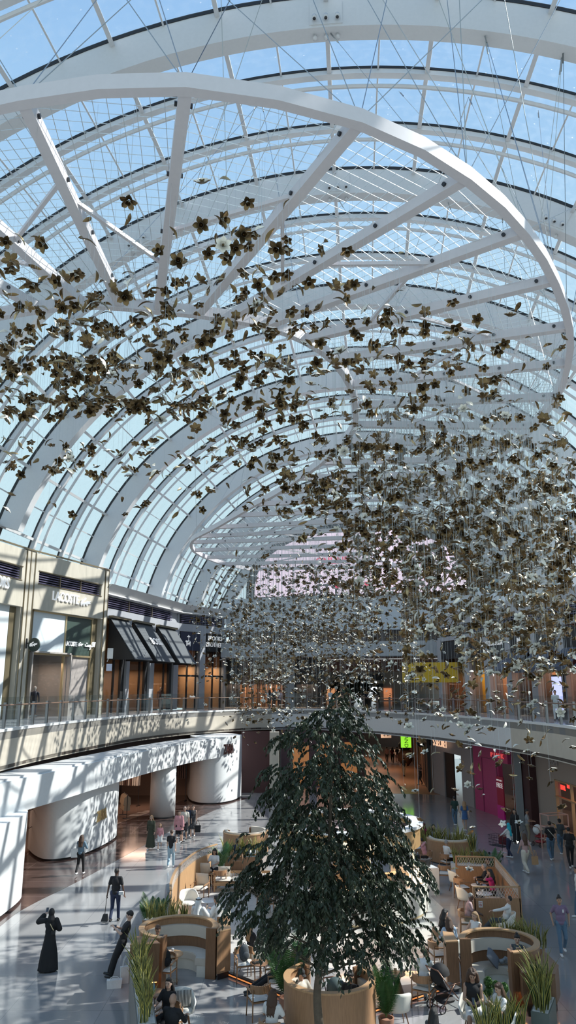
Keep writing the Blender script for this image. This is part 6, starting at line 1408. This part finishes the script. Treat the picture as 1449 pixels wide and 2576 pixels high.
pM = person('person in dark green top and jeans walking away in the right aisle', g3(1146, 2078), 5, H=1.68, top='green', bottom='jeans', skin='m', hair='short', stride=.3, eyes=False)
pN = person('person with blond hair and bright blue T-shirt walking away in the right aisle', g3(1171, 2092), 5, H=1.66, top='blue', legs='none', skin='l', hair='long', hc='bl', stride=.3, eyes=False, dress=(.7, .2))
def pram(loc, rz, lab, c, hood):
    t = thing('pram', lab, 'pram', loc, rz); mb = MB()
    for s_ in (-1, 1): mb.tube([(s_*.24, -.42, 1.0), (s_*.25, -.05, .55), (s_*.25, .38, .1)], .014, 7); mb.tube([(s_*.25, .12, .62), (s_*.25, -.32, .12)], .014, 7); mb.tube([(s_*.25, -.1, .6), (s_*.25, .3, .62)], .014, 7)
    mb.tube([(-.24, -.42, 1.0), (.24, -.42, 1.0)], .018, 8); mb.tube([(-.25, .38, .12), (.25, .38, .12)], .012, 6); mb.tube([(-.25, -.32, .12), (.25, -.32, .12)], .012, 6); mb.build('chassis', mat('pram_frame', (.25, .13, .09), .3, .7), t, True)
    for x in (-.25, .25):
        for y, r_ in ((.38, .085), (-.32, .10)):
            mb = MB(); pts = [(x, y+r_*cos(a), r_+r_*sin(a)*.98) for a in [2*pi*i/20 for i in range(21)]]; mb.tube(pts, .016, 6)
            for q_ in range(5): a = 2*pi*q_/5; mb.tube([(x, y, r_), (x, y+r_*cos(a), r_+r_*sin(a))], .006, 5)
            mb.build('wheel', BLACK, t, True)
    mb = MB(); rbox(mb, (0, .06, .47), (.40, .62, .12)); b2 = MB(); rbox(b2, (0, 0, 0), (.40, .5, .08)); mb.merge(b2, Matrix.Translation((0, -.18, .66)) @ Matrix.Rotation(R(-58), 4, 'X')); mb.build('seat', c, t, True)
    mb = MB(); mb.ell((0, 0, 0), (.24, .27, .26), 18, 10); mb.v = [(x, y-.16, .82+z) for x, y, z in mb.v if True]; keep = [f for f in mb.f if all(mb.v[i][2] > .80 or mb.v[i][1] < -.22 for i in f)]; mb.f = keep; mb.m = [0]*len(keep); mb.build('hood', hood, t, True)
    mb = MB(); rbox(mb, (0, -.02, .22), (.38, .48, .16)); mb.build('storage_basket', c, t, True)
    return t
pram(g3(1361, 2128), R(-60), 'pram with a white cloth over a red seat beside the pale grey T-shirt', mat('pram_red', (.35, .05, .06), .7), CLO['white'])
# far ground people
for (x, y, f, kw, lb) in ((974, 1919, 0, dict(top='rose', bottom='dgrey'), 'person in pale top, leftmost of three walking away in the corridor'), (988, 1920, 0, dict(top='dred', bottom='black', hair='long'), 'person in dark red, middle of three walking away in the corridor'), (1000, 1919, 0, dict(top='black', bottom='rose', legs='shorts'), 'person in black top and bare legs, rightmost of three in the corridor'), (1017, 1953, 20, dict(top='black', bottom='khaki'), 'person standing with hand luggage in the middle of the corridor'), (1058, 1975, 120, dict(top='black', bottom='black', L=(-.2, .3, 1.3)), 'person in black waiting against the ribbed corridor wall'),
                      (983, 1872, 0, dict(top='grey', bottom='dgrey'), 'small far figure, left of the far pair in the corridor'), (993, 1870, 180, dict(top='rose', bottom='black'), 'small far figure, right of the far pair in the corridor'), (1002, 1872, 180, dict(top='black', bottom='black'), 'small far dark figure nearest the corridor banners'), (958, 1874, 0, dict(top='black', bottom='black'), 'small far dark figure at the left side of the corridor')):
    person(lb, g3(x, y), f, H=1.7, eyes=False, stride=.25, shoes='b', **kw)
# upper hall people
for (x, f, Y, kw, lb) in ((704, 0, 72, dict(top='rose', bottom='black'), 'person in pale pink shirt at the far upper railing'), (689, 0, 72.5, dict(top='black', bottom='black'), 'person in black left of the pale pink shirt on the upper level'), (678, 20, 73, dict(top='white', bottom='black', hair='long'), 'person in white top at the far upper level'), (831, 180, 71.5, dict(top='white', bottom='ljeans'), 'person in white facing the void at the upper railing'), (812, 90, 76, dict(top='black', bottom='black', hair='hijab', hc='black', dress=(.05, .28), legs='none'), 'person in black headscarf further back on the upper level'), (921, 0, 80, dict(top='navy', bottom='black'), 'dark figure in front of the daylit entrance'), (952, 90, 80, dict(top='black', bottom='black'), 'dark figure right of the daylit entrance'), (1395, 150, 44, dict(top='white', bottom='white'), 'person in white walking on the right upper walkway')):
    person(lb, (AT(x, 1735, Y).x, Y, DECK+.01), f, H=1.68, eyes=False, stride=.2, shoes='b', **kw)
# ---- seated people: x, y of the head top in the view
def seated(label, x, y, face, chair=None, clab='', zt=1.31, dx=0, dy=0, **kw):
    p = G(x, y, zt); p = (p.x+dx, p.y+dy, 0); r = person(label, p, face, pose='sit', **kw); r['p'] = p
    if chair:
        a = R(face); q = (p[0]+sin(a)*.0, p[1], 0); chair(q, face, clab)
    return r
TB = (.24, .40, .80)
def tb(s_=1): return dict(L=(-.16, .38, .82), R_=(.16, .38, .82))
seated('person in black shirt with long dark hair facing the camera at the bottom left', 426, 2466, 150, wood_chair, 'wooden armchair under the person in black shirt at the bottom left', top='black', sleeve='short', bottom='black', hair='long', skin='l', look=12, **tb())
seated('bald person in black jacket seen from behind at the bottom left', 434, 2510, -20, wood_chair, 'wooden armchair under the bald person in the black jacket', top='black', sleeve='long', bottom='black', hair='none', skin='m', eyes=False, H=1.78, fat=1.08, **tb())
seated('person with long wavy brown hair and white T-shirt seen from behind', 683, 2498, -25, wood_chair, 'wooden chair at the bottom edge under the white T-shirt with wavy hair', top='white', bottom='ljeans', hair='long', hc='br', skin='m', eyes=False, lean=6, **tb())
seated('person in black cap seated inside the centre booth, left side', 757, 2446, 215, top='cream', bottom='black', skin='m', hair='cap', nod=25, dy=.1, **tb())
seated('person in black T-shirt with short hair inside the centre booth, right side', 884, 2459, 150, top='black', bottom='black', skin='m', hair='short', nod=20, dy=.25, dx=.0, **tb())
pc = seated('person with curly long hair, black vest and white shorts', 1188, 2452, 170, shell_chair, 'ivory shell armchair under the person with curly hair', top='black', sleeve='none', bottom='white', legs='shorts', skin='m', hair='curly', hc='br', nod=22, H=1.84, fat=1.08, L=(-.07, .36, .80), R_=(.10, .36, .80))
phone(pc['W']((.02, .46, .86)), 'phone in the hands of the person with curly hair')
seated('person in white T-shirt with long brown hair beside the curly haired person', 1256, 2479, 110, shell_chair, 'ivory shell armchair under the white T-shirt beside the curly hair', top='white', bottom='cream', hair='long', hc='br', skin='l', nod=20, L=(-.1, .3, 1.0), R_=(.12, .34, .95))
seated('person with long black hair at the bottom edge, seen from behind', 1089, 2538, -40, wood_chair, 'wooden chair at the bottom edge under the long black hair', top='dgrey', bottom='black', hair='long', eyes=False, dy=-.1, **tb())
seated('person with hair bun and thin straps resting chin on hand in the right booth', 1300, 2350, 165, top='dgrey', sleeve='none', bottom='black', hair='bun', skin='l', nod=20, zt=1.36, L=(-.05, .22, 1.02), R_=(.05, .22, 1.02), eyes=True)
seated('person with brown hair mostly hidden inside the left booth', 382, 2334, 190, top='dgrey', bottom='black', hair='short', hc='br', skin='m', nod=30, zt=1.33, dx=.15, dy=.15, **tb())
seated('person in sleeveless black top with long dark hair leaning to the light blue shirt', 1109, 2291, -75, wood_chair, 'wooden armchair under the sleeveless black top', top='black', sleeve='none', bottom='black', hair='long', skin='l', lean=10, nod=15, **tb())
seated('person in light blue shirt with long brown hair seen from behind', 1130, 2313, 10, shell_chair, 'ivory shell chair under the light blue shirt beside the right booth', top='lblue', sleeve='long', bottom='cream', hair='long', hc='br', eyes=False, lean=5, **tb())
seated('person with blond hair and white top facing left above the right booth', 1195, 2298, 130, shell_chair, 'ivory shell chair under the blond person above the right booth', top='white', sleeve='none', bottom='white', hair='long', hc='bl', skin='l', nod=10, **tb())
seated('grey haired person in dusty pink polo seated sideways', 1172, 2248, -100, wood_chair, 'wooden armchair under the dusty pink polo', top='rose', bottom='khaki', hair='buzz', hc='g', skin='d', lean=12, L=(-.05, .42, .72), R_=(.08, .42, .72))
seated('person in white jumper leaning back against the wooden partition', 1268, 2255, 75, shell_chair, 'ivory shell armchair under the white jumper by the partition', top='white', sleeve='long', bottom='dgrey', hair='buzz', hc='b', skin='m', lean=-14, L=(-.2, .42, .9), R_=(.3, .05, .68), feet=((-.1, .72, .3), (.1, .7, .12)))
seated('person in white polo with short hair seated facing right', 1122, 2116, -60, wood_chair, 'wooden armchair under the white polo shirt', top='white', bottom='black', hair='buzz', hc='g', skin='m', L=(-.1, .35, .75), R_=(.14, .38, .75))
seated('person in salmon shirt bent over a phone', 1070, 2110, 70, wood_chair, 'wooden armchair under the salmon pink shirt', top='pink', bottom='black', hair='short', skin='m', lean=16, L=(-.08, .22, 1.12), R_=(.1, .26, .95))
seated('bald person in blue denim jacket on the far right bench', 1041, 2056, 165, lounge_chair, 'lounge seat under the denim jacket', top='blue', sleeve='long', bottom='white', hair='none', skin='l')
seated('person in dark red headscarf on the far right bench', 1066, 2074, 120, lounge_chair, 'lounge seat under the dark red headscarf', top='magenta', sleeve='long', bottom='dred', hair='hijab', hc='dred', skin='m')
seated('person in black headscarf and grey cardigan looking at a phone', 1090, 2077, 180, shell_chair, 'ivory shell chair under the grey cardigan', top='grey', sleeve='long', bottom='ljeans', hair='hijab', hc='black', skin='l', nod=20, **tb())
seated('grey haired person with glasses and black shirt at a laptop', 1222, 2176, 80, top='black', sleeve='long', bottom='black', hair='buzz', hc='g', skin='l', lean=5, **tb())
seated('person in magenta top with long black hair on the partition bench', 1238, 2190, 75, top='magenta', sleeve='short', bottom='black', hair='long', skin='m', lean=6, L=(-.08, .2, 1.15), R_=(.12, .36, .82))
seated('person in black at the back of the partition bench', 1228, 2160, 85, top='black', sleeve='long', bottom='black', hair='short', skin='m', **tb())
seated('person in grey T-shirt and glasses on a laptop in the left lounge', 540, 2138, 165, top='white', bottom='black', hair='long', skin='m', nod=20, **tb())
seated('person in navy T-shirt seen from behind in the left lounge', 597, 2112, 5, wood_chair, 'wooden armchair under the navy T-shirt', top='navy', bottom='black', hair='short', skin='d', eyes=False, fat=1.1, **tb())
seated('person in white robe and white headdress seen from behind', 500, 2265, -20, shell_chair, 'ivory shell chair under the white robe and headdress', top='white', sleeve='wide', dress=(.05, .3), legs='none', hair='ghutra', hc='white', skin='m', eyes=False, H=1.78, **tb())
seated('second person in white robe half hidden by the tree branches', 553, 2258, 60, wood_chair, 'wooden armchair under the second white robe', top='white', sleeve='wide', dress=(.05, .3), legs='none', hair='short', skin='m', lean=10, L=(-.12, .4, .9), R_=(.12, .4, .9))
seated('person with blond ponytail behind the ivory chair left of the tree', 631, 2322, -60, shell_chair, 'ivory shell chair under the blond ponytail', top='black', sleeve='long', bottom='black', hair='long', hc='bl', skin='l', eyes=False, **tb())
seated('person in pale green shirt with a dark cap behind the tree on the left', 668, 2205, 20, wood_chair, 'wooden chair under the pale green shirt', top='grey', bottom='dgrey', hair='cap', skin='m', eyes=False, **tb())
seated('person in black lounging with legs stretched out behind the potted palm', 697, 2372, 100, lounge_chair, 'lounge chair behind the potted palm', top='black', sleeve='long', bottom='black', hair='short', skin='l', shoes='b', feet=((-.1, .85, .10), (.1, .8, .12)), zt=1.28)
pS = seated('person in white T-shirt and striped trousers bending over a pram', 1062, 2392, -30, wood_chair, 'wooden chair under the white T-shirt by the pram', top='white', bottom='stripe', wide=1.25, hair='short', hc='br', skin='l', lean=18, shoes='b', L=(-.05, .5, .78), R_=(.15, .55, .70))
pram((4.1, 21.75, 0), R(-60), 'black pram with copper frame beside the striped trousers', mat('pram_black', (.025, .022, .025), .7), CLO['black'])
pram((1.25, 20.55, 0), R(200), 'pram with a dark grey green hood parked inside the centre booth', mat('pram_grey', (.06, .08, .08), .7), mat('pram_hood', (.07, .10, .10), .7))
# ---- loose chairs, tables and things
def c3(x, y): p = G(x, y); return (p.x, p.y, 0)
cz = shell_chair((-2.62, 20.45, 0), 195, 'ivory shell armchair with a striped pillow at the bottom left')
mb = MB(); b2 = MB(); rbox(b2, (0, 0, 0), (.42, .42, .14)); mb.merge(b2, Matrix.Rotation(R(105), 4, 'X')); sp_ = mat('stripe_pillow', (.55, .53, .50), .8)
ntp = sp_.node_tree; wv = ntp.nodes.new('ShaderNodeTexWave'); wv.inputs['Scale'].default_value = 9; tcp = ntp.nodes.new('ShaderNodeTexCoord'); ntp.links.new(tcp.outputs['Object'], wv.inputs[0]); rp = ntp.nodes.new('ShaderNodeValToRGB'); rp.color_ramp.elements[0].color = (.05, .05, .05, 1); rp.color_ramp.elements[0].position = .45; rp.color_ramp.elements[1].color = (.58, .56, .53, 1); rp.color_ramp.elements[1].position = .6; ntp.links.new(wv.outputs[0], rp.inputs[0]); ntp.links.new(rp.outputs[0], ntp.nodes['Principled BSDF'].inputs['Base Color'])
tag(mb.build('pillow', sp_, None, True, loc=(-2.58, 20.48, .68), rz=R(12)), 'black and cream striped pillow standing on the ivory armchair', 'pillow')
wood_chair(c3(415, 2482), 165, 'wooden armchair holding a black backpack by the left booth', CREAM2); q = c3(415, 2482); backpack((q[0], q[1], .49), 'black backpack sitting on the wooden armchair by the left booth', CLO['black'], .4)
wood_chair(c3(614, 2466), -165, 'wooden chair with ivory seat holding a grey backpack'); q = c3(614, 2466); backpack((q[0], q[1]+.02, .49), 'grey backpack sitting upright on the chair left of the palm', CLO['dgrey'], .5)
wood_chair(c3(652, 2560), 20, 'empty wooden armchair with grey seat at the bottom edge left of the tree', MARBLE)
shell_chair(c3(474, 2304), 200, 'empty ivory shell chair behind the snake plants, left'); shell_chair(c3(552, 2352), 20, 'ivory shell chair seen from behind above the left booth')
q = c3(552, 2352); bag((q[0], q[1], .49), 'white paper bag on the ivory chair above the left booth', CLO['white'], .26, .3, .1, .3, .1)
lounge_chair(c3(502, 2262), 165, 'cream cushioned lounge chair, front one of the pair in the left lounge'); lounge_chair(c3(508, 2232), 170, 'cream cushioned lounge chair, rear one of the pair in the left lounge')
wood_chair(c3(552, 2240), 10, 'wooden armchair with white seat in the left lounge')
wood_chair(c3(1120, 2226), -10, 'empty wooden armchair with white seat left of the partition')
for i, (x, y) in enumerate(((1150, 2244), (1164, 2262), (1172, 2290))): (shell_chair if i != 1 else wood_chair)(c3(x, y), -75, ['ivory chair at the rear partition table', 'wooden armchair at the middle partition table', 'ivory chair at the front partition table'][i])
shell_chair(c3(1000, 2585), 10, 'ivory chair with wooden frame at the bottom edge right of the centre booth')
wood_chair(c3(1105, 2440), -80, 'empty ivory backed chair against the left of the right booth')
q = c3(458, 2462); t = ptable((-3.32, 23.55, 0), 'round oak pedestal table inside the left booth'); cup((-3.3, 23.6, .72), 'paper coffee cup on the table in the left booth'); 
for i, (dx, dy) in enumerate(((.05, -.14), (-.08, .12))): mb = MB(); mb.box((0, 0, .004), (.12, .09, .008), .3); tag(mb.build('napkin', WHITE, loc=(-3.3+dx, 23.6+dy, .72)), 'white napkin on the table in the left booth, %s the cup' % ['in front of', 'behind'][i], 'napkin')
ptable((6.15, 22.2, 0), 'round oak table beside the front of the right booth', .27); cup((6.2, 22.25, .72), 'tall white cup on the table in the right booth', PAPER, False, 1.5)
mb = MB(); b2 = MB(); rbox(b2, (0, 0, 0), (.45, .45, .15)); mb.merge(b2, Matrix.Rotation(R(50), 4, 'Y') @ Matrix.Rotation(R(25), 4, 'X')); tag(mb.build('pillow', GREYC, None, True, loc=(5.75, 23.2, .72)), 'dark grey pillow tilted on the bench of the right booth', 'pillow')
mb = MB(); rr = random.Random(4)
for i in range(9): mb.cap((rr.uniform(-.15, .15), rr.uniform(-.08, .08), rr.uniform(0, .1)), (rr.uniform(-.2, .2), rr.uniform(-.1, .1), rr.uniform(0, .12)), .05, .04, 10)
o = mb.build('jacket', CLO['grey'], None, True, loc=(6.1, 23.35, .56)); rem(o, .015, 3); tag(o, 'crumpled pale grey jacket on the bench beside the grey pillow', 'jacket')
t = ptable(c3(998, 2500), 'dark wooden cone side table right of the centre booth', .25, .5, WOOD, WOOD2, None, True); q = c3(998, 2500); cup((q[0]-.02, q[1], .5), 'brown paper cup on the cone side table', KRAFT, False, 1.2)
t = thing('water_bottle', 'pale pink water bottle on the cone side table', 'bottle', (q[0]+.14, q[1], .5)); mb = MB(); mb.lathe([(.035, 0), (.035, .16), (.02, .19), (.02, .22)], n=14); mb.build('bottle_body', CLO['rose'], t)
q = c3(655, 2470); ptable(q, 'square look low table with cup left of the potted palm', .3, .5, WOOD2, WOOD2); cup((q[0]+.08, q[1], .5), 'white coffee cup on the low table left of the palm'); mb = MB(); mb.box((0, 0, .008), (.26, .18, .016), .3); tag(mb.build('tablet', DARK, loc=(q[0]-.1, q[1]-.03, .5)), 'dark tablet on the low table left of the palm', 'tablet')
for i, (x, y) in enumerate(((7.35, 31.2), (7.25, 30.0), (7.15, 28.9))):
    w_ = ['rear', 'middle', 'front'][i]; ptable((x, y, 0), 'white marble pedestal table inside the partition, %s of three' % w_, .3, .72, MARBLE); cup((x-.05, y, .72), 'white cup on the %s marble table inside the partition' % w_)
t = thing('laptop', 'open dark laptop on the rear marble table', 'laptop', (7.4, 31.25, .73), 1.3); mb = MB(); mb.box((0, 0, .008), (.3, .2, .016)); mb.build('keyboard', DARK, t); mb = MB(); mb.hexa([(x, .1+z*.3, z) for z in (.01, .2) for x in (-.15, .15) for _ in (0,)][:0] or [(-.15, .10, .01), (.15, .10, .01), (.15, .11, .01), (-.15, .11, .01), (-.15, .16, .2), (.15, .16, .2), (.15, .17, .2), (-.15, .17, .2)]); mb.build('display', DARK, t)
backpack((7.55, 28.75, .46), 'black bag on the bench behind the magenta top', CLO['black'], .2)
ptable(c3(1145, 2196), 'white marble table in front of the white polo', .32, .72, MARBLE); ptable(c3(1045, 2172), 'small round table in front of the salmon shirt', .3, .72, MARBLE); ptable(c3(530, 2228), 'wooden table with takeaway cup in the left lounge', .3, .5, WOOD3); q = c3(530, 2228); cup((q[0], q[1], .5), 'kraft cup on the left lounge table', KRAFT)
ptable(c3(632, 2185), 'white table by the navy T-shirt', .4, .72, MARBLE); ptable(c3(520, 2310), 'round table hidden behind the white robe', .35, .6, MARBLE)
t = ptable((-3.35, 21.1, 0), 'small wooden table with a water bottle at the bottom left', .28, .6, WOOD); 
t = thing('water_bottle', 'clear blue water bottle at the bottom left table', 'bottle', (-3.4, 21.1, .6)); mb = MB(); mb.lathe([(.033, 0), (.033, .15), (.015, .2), (.015, .23)], n=14); mb.build('bottle_body', mat('bottle_blue', (.2, .45, .6), .15), t)
bag(c3(1230, 2575), 'black leather handbag on the floor by the curly haired person', CLO['black'], .3, .25, .14, .3, .12, 'handbag')
q = (13.9, 41.5, 0); t = thing('garment_rail', 'pink metal clothes stand in front of the taupe wall', 'clothes rack', q, .3); mb = MB()
for x in (-.6, .6):
    for y in (-.35, .35): mb.tube([(x, y, 0), (x, y, 1.7)], .03, 6)
for z in (.5, 1.1, 1.7):
    for s_ in (-1, 1): mb.tube([(-.6, s_*.35, z), (.6, s_*.35, z)], .03, 6); mb.tube([(s_*.6, -.35, z), (s_*.6, .35, z)], .03, 6)
mb.build('frame', mat('rack_pink', (.55, .33, .28), .5), t)
# ================================================================ TREES
LEAFM = mat('tree_leaf', (.020, .030, .013), .42, spec=.35, var=.5, vscale=6); BARK = mat('tree_bark', (.10, .075, .05), .7, bump=.5, bscale=30, var=.2)
from mathutils import noise
def leaf_add(vs, fs, p, d, n, L, W):
    s_ = d.cross(n).normalized()*W; o = len(vs); m = p+d*(L*.45)
    vs += [p, m-s_-n*.004, m+n*.006, m+s_-n*.004, p+d*L-n*.01]
    fs += [(o, o+1, o+2), (o, o+2, o+3), (o+1, o+4, o+2), (o+2, o+4, o+3)]
def big_tree(loc, prof, label, seed, ntw, leaf, trunk_r=.1, name='tree', z_split=1.9, lean=(0, 0)):
    rr = random.Random(seed); t = thing(name, label, 'tree', loc); H = prof[-1][0]
    def env(z):                                     # half width and centre of the crown at a height
        for (z0, a0, b0), (z1, a1, b1) in zip(prof, prof[1:]):
            if z0 <= z <= z1: f = (z-z0)/(z1-z0); return a0+(a1-a0)*f, b0+(b1-b0)*f
        return 0, 0
    tr = MB(); pts = [Vector((0, 0, 0)), Vector((lean[0]*.1, 0, .8)), Vector((-.02, .02, z_split*.8)), Vector((lean[0]*.5, .03, z_split+.6)), Vector((lean[0], .05, z_split+1.9)), Vector((lean[0]*1.6, 0, H-.9))]
    P = smooth_line(pts, 6); tr.tube(P, [trunk_r*(1-.85*i/len(P))+.008 for i in range(len(P))], 12)
    tips = []
    for i in range(26):
        f = .3+.62*i/26; b0 = P[int(f*(len(P)-1))]; a = i*2.4+rr.uniform(-.3, .3); z = min(b0.z+rr.uniform(.3, .9), H-.2); l, r_ = env(z); w_ = (r_-l)/2; c = (l+r_)/2
        e = Vector((c+w_*.85*cos(a), w_*.8*sin(a), z)); m = b0.lerp(e, .5)+Vector((0, 0, -.12+rr.uniform(-.1, .15))); q = smooth_line([b0, m, e], 5); rad = trunk_r*.42*(1-f*.6)
        tr.tube(q, [rad*(1-.8*k/len(q)) for k in range(len(q))], 7); tips += q[4:]
        for j in range(3):
            s0 = q[rr.randint(3, 8)]; a2 = a+rr.uniform(-1.2, 1.2); e2 = s0+Vector((cos(a2)*w_*.4, sin(a2)*w_*.4, rr.uniform(-.1, .5))); tr.tube(smooth_line([s0, s0.lerp(e2, .5)+Vector((0, 0, .08)), e2], 3), [rad*.4, rad*.3, rad*.25, rad*.2, rad*.15, rad*.1, rad*.08], 5)
    tr.build('trunk', BARK, t, True)
    vs = []; fs = []; tw = MB()
    zs = [prof[0][0]+(prof[-1][0]-prof[0][0])*i/60 for i in range(61)]; wt = [max(env(z)[1]-env(z)[0], .02)**1.7 for z in zs]; tot = sum(wt)
    for i in range(ntw):
        u = rr.random()*tot; k = 0
        while u > wt[k] and k < 60: u -= wt[k]; k += 1
        z = zs[k]+rr.uniform(0, .1); l, r_ = env(min(z, H)); w_ = (r_-l)/2; c = (l+r_)/2; a = rr.uniform(0, 2*pi); q = rr.random()**.45
        q *= 1+.10*sin(a*3+z*2.1)+.10*sin(z*5+a)
        p = Vector((c+w_*q*cos(a), w_*q*.95*sin(a), z))
        if noise.noise(p*1.15+Vector((seed, 0, 0))) < -.10 and q > .35: continue
        d = Vector((cos(a)*q, sin(a)*q, rr.uniform(-.3, .7))).normalized(); d = (d+Vector((rr.gauss(0, .5), rr.gauss(0, .5), 0))).normalized(); L = rr.uniform(.3, .55); prev = p
        for j in range(16):
            f = j/16; cur = p+d*(L*f)+Vector((0, 0, -1.0*L*f*f)); dr = (cur-prev).normalized() if j else d
            s_ = dr.cross(Vector((0, 0, 1))).normalized(); sg = 1 if j % 2 else -1
            ld = (s_*sg*rr.uniform(.4, 1)+dr*rr.uniform(.3, .9)+Vector((0, 0, -rr.uniform(.5, 1.5)))).normalized(); nn = ld.cross(Vector((rr.gauss(0, 1), rr.gauss(0, 1), rr.gauss(0, 1)))).normalized()
            leaf_add(vs, fs, cur, ld, nn, leaf*rr.uniform(.7, 1.15), leaf*.25); prev = cur
        if i % 2 == 0: tw.tube([p, p+d*L*.5+Vector((0, 0, -.25*L)), p+d*L+Vector((0, 0, -1.0*L))], [.006, .004, .002], 4)
    fo = MB(); fo.add(vs, fs); fo.build('foliage', LEAFM, t); tw.build('twigs', BARK, t); return t
px = .0102
PROF = [(2.35, -.3, .9), (2.6, -.9, 2.0), (2.95, -1.3, 2.35), (3.3, -1.85, 2.15), (3.7, -2.1, 1.95), (4.1, -1.85, 2.1), (4.6, -1.5, 2.2), (5.1, -1.4, 2.0), (5.6, -1.35, 1.8), (6.1, -1.2, 1.75), (6.6, -1.1, 1.5), (7.0, -.9, 1.25), (7.3, -.4, 1.1), (7.6, .15, 1.0), (7.9, .35, .9), (8.05, .5, .75)]
big_tree((.66, 18.25, 0), PROF, 'tall dark green ficus tree with a slim trunk in front of the centre booth', 5, 2100, .135, .115, 'ficus_tree', 2.0, (.25, 0))
for i, (x, Y) in enumerate(((878, 84), (922, 88))):
    p = AT(x, 1740, Y); s_ = 1 if i == 0 else .8
    big_tree((p.x, Y, DECK), [(1.3*s_, -1.2*s_, 1.2*s_), (2.2*s_, -1.7*s_, 1.7*s_), (3.2*s_, -1.3*s_, 1.3*s_), (3.8*s_, -.5, .5)], ['dark indoor tree, left of two on the upper level', 'smaller dark indoor tree, right of two on the upper level'][i], 20+i, 160, .28, .12, 'indoor_tree', 1.0)
    mb = MB(); mb.lathe([(.5, 0), (.65, .8), (.6, .8), (.55, .7)], n=20); tag(mb.build('tree_tub', DARK, loc=(p.x, Y, DECK)), 'dark round tub of the %s indoor tree' % ['left', 'right'][i], 'planter')
t = thing('corridor_planter', 'big round bronze planter with a clipped bush in the corridor', 'planter', G(1020, 1926)); mb = MB(); mb.lathe([(.35, 0), (.75, .5), (.8, 1.2), (.6, 1.6), (.5, 1.6)], n=24); mb.build('pot', mat('pot_bronze', (.10, .06, .04), .4), t, True)
mb = MB(); mb.ell((0, 0, 2.1), (.7, .7, .6), 16, 10); rr = random.Random(3)
for k in range(500): v = Vector((rr.gauss(0, 1), rr.gauss(0, 1), rr.gauss(0, 1))).normalized(); s_ = v.cross(Vector((.3, .2, 1))).normalized()*.04; mb.add([Vector((v.x*.66-s_.x, v.y*.66-s_.y, 2.1+v.z*.55)), Vector((v.x*.66+s_.x, v.y*.66+s_.y, 2.1+v.z*.55)), Vector((v.x*.8, v.y*.8, 2.1+v.z*.7))], [(0, 1, 2)])
mb.build('bush', LEAFM, t)
